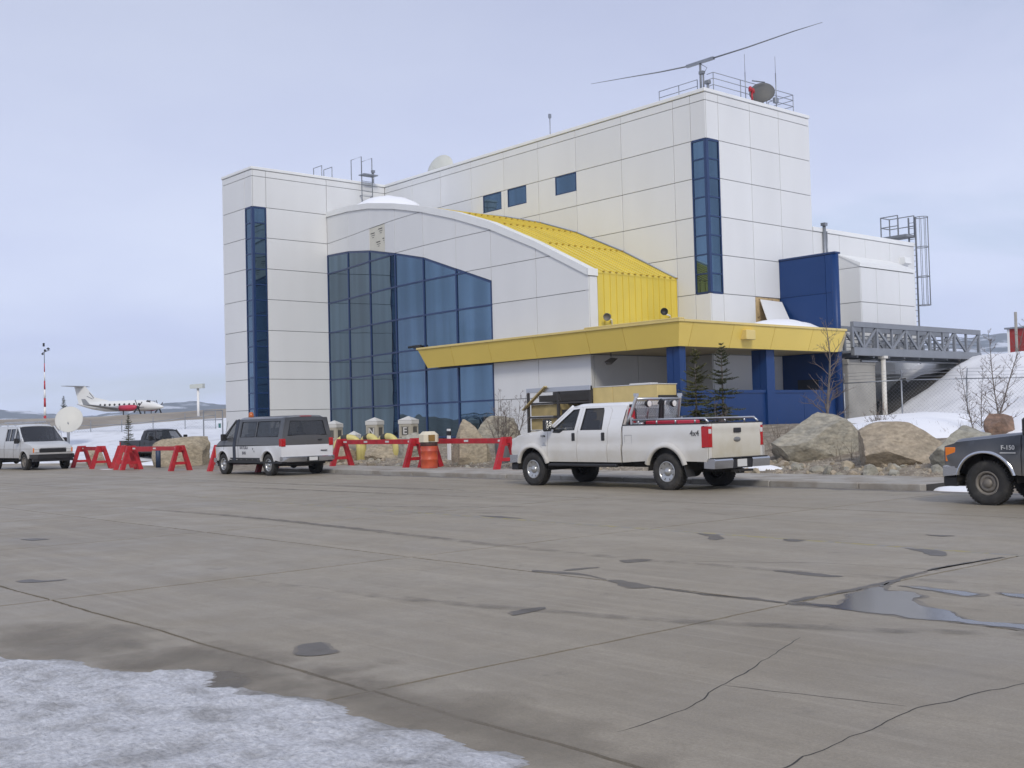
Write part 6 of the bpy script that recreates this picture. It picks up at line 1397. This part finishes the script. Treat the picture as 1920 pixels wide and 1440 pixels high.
# ---------------------------------------------------------------- boulders and rubble
def rock_mesh(sd, w, d, h, sub=4, cuts=7, rough=.10):
    rr = random.Random(sd); bm = bmesh.new(); bmesh.ops.create_icosphere(bm, subdivisions=sub, radius=1)
    pl = []
    for k in range(cuts):
        n = Vector((rr.gauss(0, 1), rr.gauss(0, 1), rr.gauss(.1, .8))).normalized(); pl.append((n, rr.uniform(.60, .90)))
    for v in bm.verts:
        p = v.co.copy()
        for n, c in pl:
            e = p.dot(n) - c
            if e > 0: p -= n * e
        q = p.normalized(); f = 1 + rough * .8 * fbm(q.x * 1.3 + sd, q.y * 1.3, q.z * 1.3, 3) + rough * .45 * abs(fbm(q.x * 4 + sd, q.y * 4, q.z * 4, 4))
        p *= f; v.co = (p.x * w / 2, p.y * d / 2, p.z * h * .62)
    zmin = min(v.co.z for v in bm.verts); zmax = max(v.co.z for v in bm.verts); s = h * 1.12 / (zmax - zmin)
    wx = max(v.co.x for v in bm.verts) - min(v.co.x for v in bm.verts); wy = max(v.co.y for v in bm.verts) - min(v.co.y for v in bm.verts)
    for v in bm.verts: v.co = (v.co.x * w / wx, v.co.y * d / wy, (v.co.z - zmin) * s * 1.5 - .68 * h)
    me = bpy.data.meshes.new('rock'); bm.to_mesh(me); bm.free()
    for p in me.polygons: p.use_smooth = True
    me.set_sharp_from_angle(angle=radians(22))
    return me
def rockm(name, c, c2, sc=1.2): return mat(name, c, .9, var=.30, vs=7, bump=3.0, bs=6, col2=c2, c2s=sc * 2, c2p=(.44, .60), stretch=(1, 1, 2.2))
R1 = rockm('lichen_grey_rock', (.29, .272, .222), (.385, .35, .275)); R2 = rockm('tan_rock', (.395, .33, .245), (.31, .262, .195)); R3 = rockm('grey_green_rock', (.365, .35, .295), (.275, .262, .215)); R4 = rockm('red_rock', (.26, .17, .125), (.2, .14, .11)); R5 = rockm('pale_tan_rock', (.40, .34, .245), (.33, .285, .21))
def boulder(x, y, w, d, h, rz, sd, m, label, cuts=7, rough=.1, name='boulder'):
    me = rock_mesh(sd, w, d, h, 5, cuts + 4, rough); me.materials.append(m); o = link_mesh(name, me, None, (x, y, gnd(x, y)), rz); return tag(o, label, 'boulder', 'boulders set out in front of the terminal')
CA = radians(-48.9 + 90)   # long side square to the camera
CA = YAW * 0 + (pi / 2 - YAW)
boulder(-19.25, 28.3, 2.6, 1.9, 1.28, CA, 4, R1, 'largest grey lichened boulder right of the white pickup', 9, .12)
boulder(-16.1, 27.5, 2.5, 1.8, 1.07, CA, 12, R2, 'smooth tan boulder, middle one of the right-hand row', 6, .10)
boulder(-13.9, 26.9, 1.75, 1.3, 1.0, CA, 23, R3, 'rounded grey-green boulder nearest the charcoal pickup', 8, .13)
boulder(-15.3, 31.6, .85, .6, .62, CA, 31, R4, 'small reddish boulder under the right bare trees', 8, .1)
up_ = boulder(-32.75, 26.5, 1.55, 1.2, 1.62, CA, 41, R5, 'upright pointed boulder beside the orange drum', 6, .1)
for v in up_.data.vertices:
    k = max(0, v.co.z / 1.62); f = 1 - .52 * k ** 1.6; v.co.x = (v.co.x - .0) * f - .22 * k; v.co.y *= f
boulder(-35.2, 29.8, 2.5, 1.2, 1.25, CA, 52, R1, 'long low slab of rock behind the upright boulder', 10, .08)
fl_ = boulder(-53.4, 24.9, 2.75, 1.4, 1.75, CA, 62, R5, 'big flat-topped tan rock behind the left barricades', 12, .06)
for v in fl_.data.vertices:
    if v.co.z > 1.36: v.co.z = 1.36 + (v.co.z - 1.36) * .18 + .06 * v.co.x
    k = max(0, v.co.z) / 1.4; v.co.x *= 1 + .22 * k * k
boulder(-62.6, 24.0, 1.15, .9, .95, CA, 72, R2, 'small tan rock nearest the cargo van, behind barricades', 8, .1)
boulder(-60.7, 24.8, 1.5, 1.0, 1.05, CA, 83, R3, 'grey angular rock between two tan rocks at left', 9, .1)
boulder(-38.1, 27.6, 1.2, .9, 1.0, CA, 91, R3, 'grey rock behind the red barricade near the orange drum', 8, .12)
boulder(-39.9, 28.0, 2.2, 1.2, .75, CA, 95, R5, 'low tan rock under the letter pillars', 9, .14); boulder(-42.6, 27.4, 1.6, 1.0, .6, CA, 97, R2, 'low brown rock beside the rear of the shuttle van', 9, .14)
boulder(-31.2, 28.2, .8, .7, .9, CA, 99, R1, 'squat grey rock behind the right red barricade', 8, .1)
# loose stones along the back of the pavement
bed = bpy.data.objects['garden_ground']; sr = random.Random(21)
SM = []
for k in range(14):
    me = rock_mesh(200 + k, 1, .8, .55, 2, 11, .08); me.materials.append((R1, R2, R3, R5)[k % 4]); SM.append(me)
def stone(x, y, s): link_mesh('stone', SM[sr.randrange(14)], bed, (x, y, gnd(x, y) - .02), sr.uniform(0, 6.3), (s, s * sr.uniform(.8, 1.2), s * sr.uniform(.7, 1.2)))
for k in range(150):
    stone(sr.uniform(-23, -10.5), 25.4 + sr.random() ** 1.5 * 2.0, sr.uniform(.1, .34) * (1.3 if sr.random() < .15 else 1))
for k in range(80): stone(sr.uniform(-45, -33.8), 25.45 + sr.random() ** 1.3 * 2.6, sr.uniform(.1, .36))
for k in range(40): stone(sr.uniform(-33.5, -24), 25.45 + sr.random() * 1.6, sr.uniform(.08, .26))
mb = MB(); gr = random.Random(77)
for k in range(5200):
    x = gr.uniform(-46, -9); y = 25.36 + gr.random() ** 1.7 * 5; s = gr.uniform(.015, .05); z = gnd(x, y)
    mb.add([(x - s, y - s * .6, z - .01), (x + s * .8, y - s, z - .01), (x + s, y + s * .7, z - .01), (x - s * .6, y + s, z - .01), (x + gr.uniform(-s, s) * .4, y + gr.uniform(-s, s) * .4, z + s * gr.uniform(.6, 1.3))], [(0, 1, 4), (1, 2, 4), (2, 3, 4), (3, 0, 4)])
o = mb.build('gravel', mat('loose_gravel', (.33, .29, .23), .9, var=.4, vs=9)); tag(o, 'loose gravel at the foot of the boulders', 'gravel', None, 'stuff')
# winter weeds
def twig_tuft(mb, x, y, z, n, h, rr, sp=.35):
    for k in range(n):
        a = rr.uniform(0, 6.3); l = h * rr.uniform(.5, 1.1); t = rr.uniform(.05, sp); p = Vector((x + rr.gauss(0, .06), y + rr.gauss(0, .06), z)); q = p + Vector((cos(a) * t * l, sin(a) * t * l, l * .6)); e = q + Vector((cos(a) * t * l * 1.2, sin(a) * t * l * 1.2, l * .4))
        mb.tube([p, q, e], [.005, .004, .002], 3, False)
mb = MB(); rr = random.Random(5)
for k in range(130):
    x = rr.uniform(-31, -13); y = rr.uniform(27.5, 32); twig_tuft(mb, x, y, gnd(x, y) - .02, 7, rr.uniform(.25, .6), rr)
o = mb.build('dry_weeds', mat('dry_stems', (.19, .15, .11), .9, var=.2)); tag(o, 'dry leafless weeds among the boulders', 'weeds', None, 'stuff')

# ---------------------------------------------------------------- trees
M_bark = mat('grey_bark', (.16, .14, .125), .9, var=.3, vs=6, bump=.4, bs=30); M_twig = mat('brown_twigs', (.17, .135, .115), .9, var=.2)
def bare_tree(name, loc, h, sd, label, cat='tree', nb=26, spread=.55, tr=.055, stems=1, lean=.0, low=.12):
    rr = random.Random(sd); t = empty(name, loc); tag(t, label, cat); tw = MB()
    def twig(p, d, l, r, lev):
        pts = [p.copy()]; q = p.copy(); dd = d.copy(); n = 4
        for i in range(n):
            dd = (dd + Vector((rr.gauss(0, .12), rr.gauss(0, .12), rr.gauss(.07, .08)))).normalized(); q = q + dd * l / n; pts.append(q.copy())
        tw.tube(pts, [max(.0025, lerp(r, r * .35, i / n)) for i in range(n + 1)], 5 if lev == 0 else 3, False)
        if lev < 2:
            for k in range(rr.randint(4, 6) if lev == 0 else rr.randint(2, 4)):
                u = rr.uniform(.25, 1); i = min(n - 1, int(u * n)); b = pts[i].lerp(pts[i + 1], u * n - i); side = Vector((rr.gauss(0, 1), rr.gauss(0, 1), rr.gauss(.2, .5))).normalized()
                twig(b, (d * .75 + side * .65).normalized(), l * rr.uniform(.28, .5), r * .5, lev + 1)
    for s in range(stems):
        base = Vector((rr.gauss(0, .06) * (stems > 1) * 2, rr.gauss(0, .06) * (stems > 1) * 2, -.15)); pts = [base]; dd = Vector((rr.gauss(0, .05) + lean, rr.gauss(0, .05), 1)).normalized() if stems == 1 else Vector((rr.gauss(0, .28), rr.gauss(0, .28), 1)).normalized(); n = 9; hh = h * (1 if s == 0 else rr.uniform(.55, .95))
        for i in range(n):
            dd = (dd + Vector((rr.gauss(0, .05), rr.gauss(0, .05), .08))).normalized(); pts.append(pts[-1] + dd * hh / n)
        tk = tr * (1 if s == 0 else .6)
        MB().tube(pts, [max(.004, tk * (1 - i / n) ** .8 + .003) for i in range(n + 1)], 8, False).build('trunk', M_bark, t)
        for k in range(nb):
            u = low + (1 - low) * ((k + rr.random()) / nb); i = min(n - 1, int(u * n)); p = pts[i].lerp(pts[i + 1], u * n - i); a = k * 2.4 + rr.uniform(-.5, .5)
            el = rr.uniform(.35, .9); d = Vector((cos(a) * cos(el), sin(a) * cos(el), sin(el)))
            twig(p, d, hh * spread * (1 - u) ** .75 * rr.uniform(.5, .85) + .12, tk * .42 * (1 - u) + .004, 0)
    tw.build('branches', M_twig, t); return t
bare_tree('bare_tree', (-21.75, 32.87, .92), 4.1, 3, 'leafless young tree standing behind the largest grey boulder', nb=26, spread=.40, tr=.06)
bare_tree('bare_tree', (-16.2, 32.4, .9), 3.75, 8, 'left one of two leafless trees beside the fence at right', nb=24, spread=.22, tr=.026, stems=3)
bare_tree('bare_tree', (-15.75, 32.7, .9), 3.3, 14, 'right one of two leafless trees beside the fence at right', nb=28, spread=.25, tr=.024)
bare_tree('bare_shrub', (-33.3, 28.6, .55), 2.7, 22, 'leafless shrub with many stems beside the wooden crate', 'shrub', 9, .42, .022, 11, low=.25)
bare_tree('bare_shrub', (-20.3, 33.6, .9), 1.4, 27, 'low leafless shrub at the foot of the concrete pier', 'shrub', 8, .5, .015, 8)
bare_tree('bare_shrub', (-24.2, 30.3, .6), 1.9, 29, 'thin leafless shrub right of the taller spruce', 'shrub', 8, .5, .015, 5)
bare_tree('bare_shrub', (-21.6, 28.2, .45), 1.3, 33, 'twiggy shrub between white pickup and largest boulder', 'shrub', 9, .5, .015, 10)
M_needle = mat('spruce_needles', (.15, .15, .05), .8, var=.35, vs=2.5, col2=(.075, .075, .022), c2s=1.2, c2p=(.5, .7)); M_needle2 = mat('dark_spruce_needles', (.105, .115, .052), .8, var=.3, vs=2.5)
def spruce(loc, h, sd, label, m, rad=.30, gap=.0, sparse=1.0):
    rr = random.Random(sd); t = empty('spruce_tree', loc); tag(t, label, 'tree', None)
    MB().tube([(0, 0, -.2), (0, 0, h * .5), (0, 0, h)], [.055, .035, .008], 8, False).build('trunk', M_bark, t); nd = MB()
    nl = int(h / .13)
    for i in range(nl):
        u = (i + .5) / nl; z = h * (.1 + .9 * u); L = h * rad * (1 - u) ** .75 * rr.uniform(.6, 1.15) + .06
        if rr.random() > sparse and u < .8: continue
        nb = rr.randint(5, 8)
        for k in range(nb):
            a = rr.uniform(0, 6.3); l = L * rr.uniform(.6, 1.1); el = lerp(-.22, .75, u ** 1.4) + rr.gauss(0, .08); d = Vector((cos(a) * cos(el), sin(a) * cos(el), sin(el))); sdv = Vector((-sin(a), cos(a), 0)); n = max(3, int(l / .018)); p0 = Vector((0, 0, z))
            nd.tube([p0, p0 + d * l], [.008, .003], 3, False)
            for j in range(n):
                v = (j + rr.random()) / n; b = p0 + d * l * v + Vector((0, 0, -.06 * l * sin(v * 3))); w = .15 * (1 - v * .5) * min(1, .5 + l)
                for s in (1, -1):
                    e = (d * .65 + sdv * s * rr.uniform(.5, 1.0) + Vector((0, 0, rr.gauss(0.05, .28)))).normalized() * w * rr.uniform(.6, 1.25); o = Vector((0, 0, 1)).cross(e).normalized() * .011 + Vector((0, 0, rr.uniform(-.01, .01)))
                    nd.add([b - o, b + o, b + e * .7 + o * .8, b + e, b + e * .7 - o * .8], [(0, 1, 2, 3, 4)])
    nd.build('crown', m, t); return t
spruce((-25.9, 31.15, .7), 3.42, 3, 'narrower olive green spruce left of its neighbour before the porch', M_needle, .30, 0, .74)
spruce((-25.0, 31.5, .74), 3.50, 9, 'taller dark spruce in front of the blue low wall', M_needle2, .27, 0, .74)
spruce((-66.3, 27.4, .02), 2.75, 15, 'small dark spruce behind the old pickup', M_needle2, .18)
spruce((-118, 42, 2.6), 3.0, 18, 'dark spruce at the foot of the striped mast', M_needle2, .22)

# ---------------------------------------------------------------- barricades
def barricade(x0, x1, y, z, label, y1=None):
    y1 = y if y1 is None else y1
    t = empty('barricade', ((x0 + x1) / 2, (y + y1) / 2, z), atan2(y1 - y, x1 - x0)); tag(t, label, 'barricade', 'red barricades'); l = hypot(x1 - x0, y1 - y)
    MB().box(-l / 2 - .25, l / 2 + .25, -.025, .025, .86, 1.04, .006).build('rail', M_red, t)
    for k in range(max(2, int(l / 1.2))):
        xx = lerp(-l / 2 + .3, l / 2 - .3, k / max(1, int(l / 1.2) - 1)); MB().box(xx - .12, xx + .12, -.03, .03, .92, .99).build('reflector', M_plate, t)
    for xx in (-l / 2, l / 2):
        for s in (1, -1):
            a = MB(); a.hull([(xx - .06, s * .02, 1.08), (xx + .06, s * .02, 1.08), (xx - .06, s * .19, 1.08), (xx + .06, s * .19, 1.08), (xx - .075, s * .35, -.02), (xx + .075, s * .35, -.02), (xx - .075, s * .56, -.02), (xx + .075, s * .56, -.02)]); a.build('leg', M_red, t)
        MB().box(xx - .04, xx + .04, -.36, .36, .26, .38, .006).box(xx - .045, xx + .045, -.15, .15, .78, 1.07, .006).build('cross_brace', M_red, t)
    return t
barricade(-57.4, -54.1, 21.3, 0, 'farthest left red barricade, beside the cargo van', 21.0)
barricade(-53.3, -50.9, 21.7, 0, 'red barricade second from the cargo van', 20.9)
barricade(-50.3, -46.1, 20.9, 0, 'red barricade before the old pickup, third from the cargo van', 21.3)
barricade(-43.7, -40.2, 21.9, 0, 'red barricade partly hidden by the front of the shuttle van', 22.2)
barricade(-39.2, -34.2, 25.0, .12, 'red barricade between the shuttle van and the orange drum')
barricade(-33.6, -29.2, 25.25, .12, 'red barricade behind the hood of the white pickup', 25.15)

# ---------------------------------------------------------------- drum, letter pillars, pipe hoops, crate, odds and ends
dr = empty('litter_drum', (-32.75, 24.55, .12)); tag(dr, 'orange drum litter bin with a cream hooded lid', 'litter bin')
MB().lathe([(.001, 0), (.30, 0), (.31, .02), (.305, .05), (.305, .30), (.32, .32), (.305, .34), (.305, .60), (.32, .62), (.305, .64), (.305, .80)], (0, 0, 0), (0, 0, 1), 28).build('drum', mat('faded_orange', (.52, .085, .03), .45, var=.15, vs=4, col2=(.40, .06, .04), c2s=3), dr)
MB().lathe([(.307, .80), (.318, .82), (.312, .93), (.29, .95)], (0, 0, 0), (0, 0, 1), 28).build('dark_band', mat('brown_band', (.06, .025, .02), .6), dr)
mb = MB(); hp = [(r0 * cos(radians(22.5 + 45 * k)), r0 * sin(radians(22.5 + 45 * k)), z) for r0, z in ((.36, .94), (.36, 1.20), (.22, 1.32)) for k in range(8)]; mb.hull(hp); mb.build('hood', mat('cream_lid', (.66, .60, .46), .5, var=.06), dr)
MB().hull([(.30, -.24, .98), (.30, .0, .98), (.30, -.24, 1.2), (.30, .0, 1.2), (.365, -.24, .98), (.37, .0, .98), (.36, -.24, 1.2), (.365, .0, 1.2)]).build('flap', mat('brown_flap', (.26, .15, .035), .6), dr)
M_pil = mat('cast_stone', (.42, .39, .32), .8, var=.08, vs=3); M_cap = mat('pale_cap', (.58, .57, .54), .7); M_let = mat('dark_recess', (.10, .095, .085), .8)
def pillar(x, y, zt, w, letter, label):
    t = empty('letter_pillar', (x, y, gnd(x, y)), radians(24)); tag(t, label, 'pillar', 'stone pillars with letters'); h = zt - gnd(x, y); a = w / 2
    MB().box(-a, a, -a, a, -.1, h - .95, .01).box(-a * .97, a * .97, -a * .97, a * .97, h - .95, h - .34, .01).build('shaft', M_pil, t)
    MB().box(-a * 1.05, a * 1.05, -a * 1.05, a * 1.05, h - .34, h - .16, .015).hull([(-a * 1.08, -a * 1.08, h - .16), (a * 1.08, -a * 1.08, h - .16), (-a * 1.08, a * 1.08, h - .16), (a * 1.08, a * 1.08, h - .16), (0, 0, h + .02)]).build('cap', M_cap, t)
    if letter is not None:
        for axis in (0, 1):
            z0, z1 = h - .86, h - .44; e = a * .97; f = MB()
            for u0, u1, v0, v1 in ((-a * .78, a * .78, z1, z1 + .05), (-a * .78, a * .78, z0 - .05, z0), (-a * .78, -a * .64, z0, z1), (a * .64, a * .78, z0, z1)):
                if axis == 0: f.box(u0, u1, -e - .03, -e + .01, v0, v1)
                else: f.box(e - .01, e + .03, u0, u1, v0, v1)
            f.build('frame', M_pil, t); g = MB()
            if axis == 0: g.box(-a * .5, a * .5, -e - .012, -e + .01, z0 + .03, z1 - .03)
            else: g.box(e - .01, e + .012, -a * .5, a * .5, z0 + .03, z1 - .03)
            g.build('letter_plate', M_let, t)
        if letter: lettering(letter, .44, M_cap, t, (0, -a * .97 - .016, h - .65), (pi / 2, 0, 0), 'lettering', .004, True)
    return t
pillar(-44.17, 30.0, 2.08, .62, 'N', 'stone pillar bearing the letter N'); pillar(-41.5, 30.0, 2.08, .66, 'E', 'stone pillar bearing the letter E'); pillar(-43.1, 28.15, 1.48, .44, None, 'low stone pillar without a letter, left of the N pillar'); pillar(-47.1, 29.65, 2.0, .6, '', 'stone pillar half hidden behind the shuttle van')
M_yp = mat('safety_yellow', (.62, .54, .20), .5, var=.15, vs=3)
def pipe_hoop(p, q, zt, r, label):
    t = empty('pipe_hoop', ((p[0] + q[0]) / 2, (p[1] + q[1]) / 2, 0)); tag(t, label, 'barrier', 'yellow pipe hoops'); c = t.location; pts = []
    P = Vector((p[0], p[1], 0)) - c; Q = Vector((q[0], q[1], 0)) - c; zt -= r; rad = (Q - P).length / 2; g0 = gnd(*p) - .2
    pts = [P + Vector((0, 0, g0)), P + Vector((0, 0, zt - rad * .75))] + [(P + Q) / 2 + (P - Q) / 2 * cos(a) + Vector((0, 0, zt - rad * .75 + rad * .75 * sin(a))) for a in [pi * k / 12 for k in range(1, 12)]] + [Q + Vector((0, 0, zt - rad * .75)), Q + Vector((0, 0, g0))]
    MB().tube(pts, r, 14).build('pipe', M_yp, t); MB().tube(pts[5:8], r + .008, 14).build('dark_sleeve', mat('dark_sleeve', (.05, .05, .045), .7), t); return t
pipe_hoop((-42.9, 27.1), (-42.0, 27.7), 1.36, .15, 'yellow pipe hoop nearest the shuttle van'); pipe_hoop((-41.9, 27.8), (-40.9, 27.85), 1.38, .16, 'middle yellow pipe hoop under the N pillar'); pipe_hoop((-40.7, 27.85), (-39.5, 27.9), 1.38, .16, 'yellow pipe hoop nearest the E pillar')
cr_ = empty('wooden_crate', (-31.3, 29.6, .6)); tag(cr_, 'open dark-framed crate stacked with plywood behind the white pickup', 'crate')
M_dfr = mat('dark_frame', (.045, .042, .04), .6)
for x in (-1.7, 0, 1.72): MB().box(x - .05, x + .05, -.03, .05, -.2, 2.36).build('upright', M_dfr, cr_)
MB().box(-1.75, 1.77, -.06, .04, 2.20, 2.38, .01).build('header', M_steel, cr_)
for z in (.15, .72, 1.25, 1.78): MB().box(-1.7, 1.72, -.02, .06, z - .035, z + .035).build('shelf_bar', M_dfr, cr_)
for k, (a, b) in enumerate(((-.1, .12), (.19, .68), (.76, 1.21), (1.29, 1.74))):
    MB().box(-1.62, -.08, .08, 1.3, a + .02, b).build('plywood_stack', M_wood, cr_); MB().box(.08, 1.62, .12, 1.3, a + .02, b - (.22 if k > 1 else .0)).build('plywood_stack', M_wood if k < 2 else M_dfr, cr_)
MB().box(-1.7, 1.7, 1.32, 1.4, -.2, 2.3).box(-1.62, 1.6, .5, 1.3, 1.85, 2.1).build('back_board', M_dfr, cr_)
MB().bar((-1.85, -.12, 1.55), (-.55, -.12, 2.42), .05, .16, (0, 1, 0)).bar((-1.75, -.15, .6), (-2.2, -.4, -.2), .05, .1).build('brace', M_wood, cr_)
pb = empty('panel_stack', (-28.0, 29.9, .6)); tag(pb, 'stack of yellow insulated panels standing right of the crate', 'panel stack')
for a, b in ((-1.55, -.55), (-.53, 1.6)): MB().box(a, b, -.2, .8, -.1, 2.28, .01).build('panel', M_ywood, pb)
MB().box(-1.56, 1.62, -.21, .82, 2.28, 2.31).box(.1, 1.1, 0, .4, 2.31, 2.36).build('top_sheet', M_plate, pb)
MB().box(1.63, 1.7, -.2, .8, -.1, 1.9).build('end_board', M_dfr, pb)
tag(MB().lathe([(.001, 0), (.26, 0), (.30, .85), (.315, .86), (.315, .9), (.29, .9), (.27, .6), (.001, .6)], (0, 0, 0), (0, 0, 1), 20).build('grey_bin', mat('grey_plastic', (.26, .28, .30), .5, var=.1), None, (-30.9, 26.45, .2)), 'grey plastic bin behind the right red barricade', 'bin')
ms = empty('marker_post', (-34.6, 26.9, .3)); tag(ms, 'small white marker post between drum and upright boulder', 'post')
MB().box(-.09, .09, -.03, .03, 0, 1.2, .01).build('board', M_white2, ms); MB().box(-.1, .1, -.035, .035, .95, 1.12).build('dark_patch', M_black, ms)
tag(MB().tube([(0, 0, 0), (0, 0, 1.0)], .12, 10).build('bollard', mat('dark_blue_post', (.03, .05, .10), .5), None, (-51.5, 22.7, 0)), 'short dark bollard before the old pickup', 'bollard')
# ---------------------------------------------------------------- the air: thin haze between here and the mountains
hz_m = bpy.data.materials.new('thin_haze'); hz_m.use_nodes = True; t = hz_m.node_tree; t.nodes.remove(t.nodes['Principled BSDF'])
pv = t.nodes.new('ShaderNodeVolumePrincipled'); pv.inputs['Color'].default_value = (.76, .85, 1.0, 1); pv.inputs['Density'].default_value = 1.9e-4; pv.inputs['Anisotropy'].default_value = 0.0
t.links.new(pv.outputs[0], t.nodes['Material Output'].inputs['Volume'])
hz = MB().box(-4300, 700, -700, 4300, -1.4, 255).build('haze', hz_m); hz['kind'] = 'stuff'; tag(hz, 'thin bluish haze filling the air towards the mountains', 'haze')
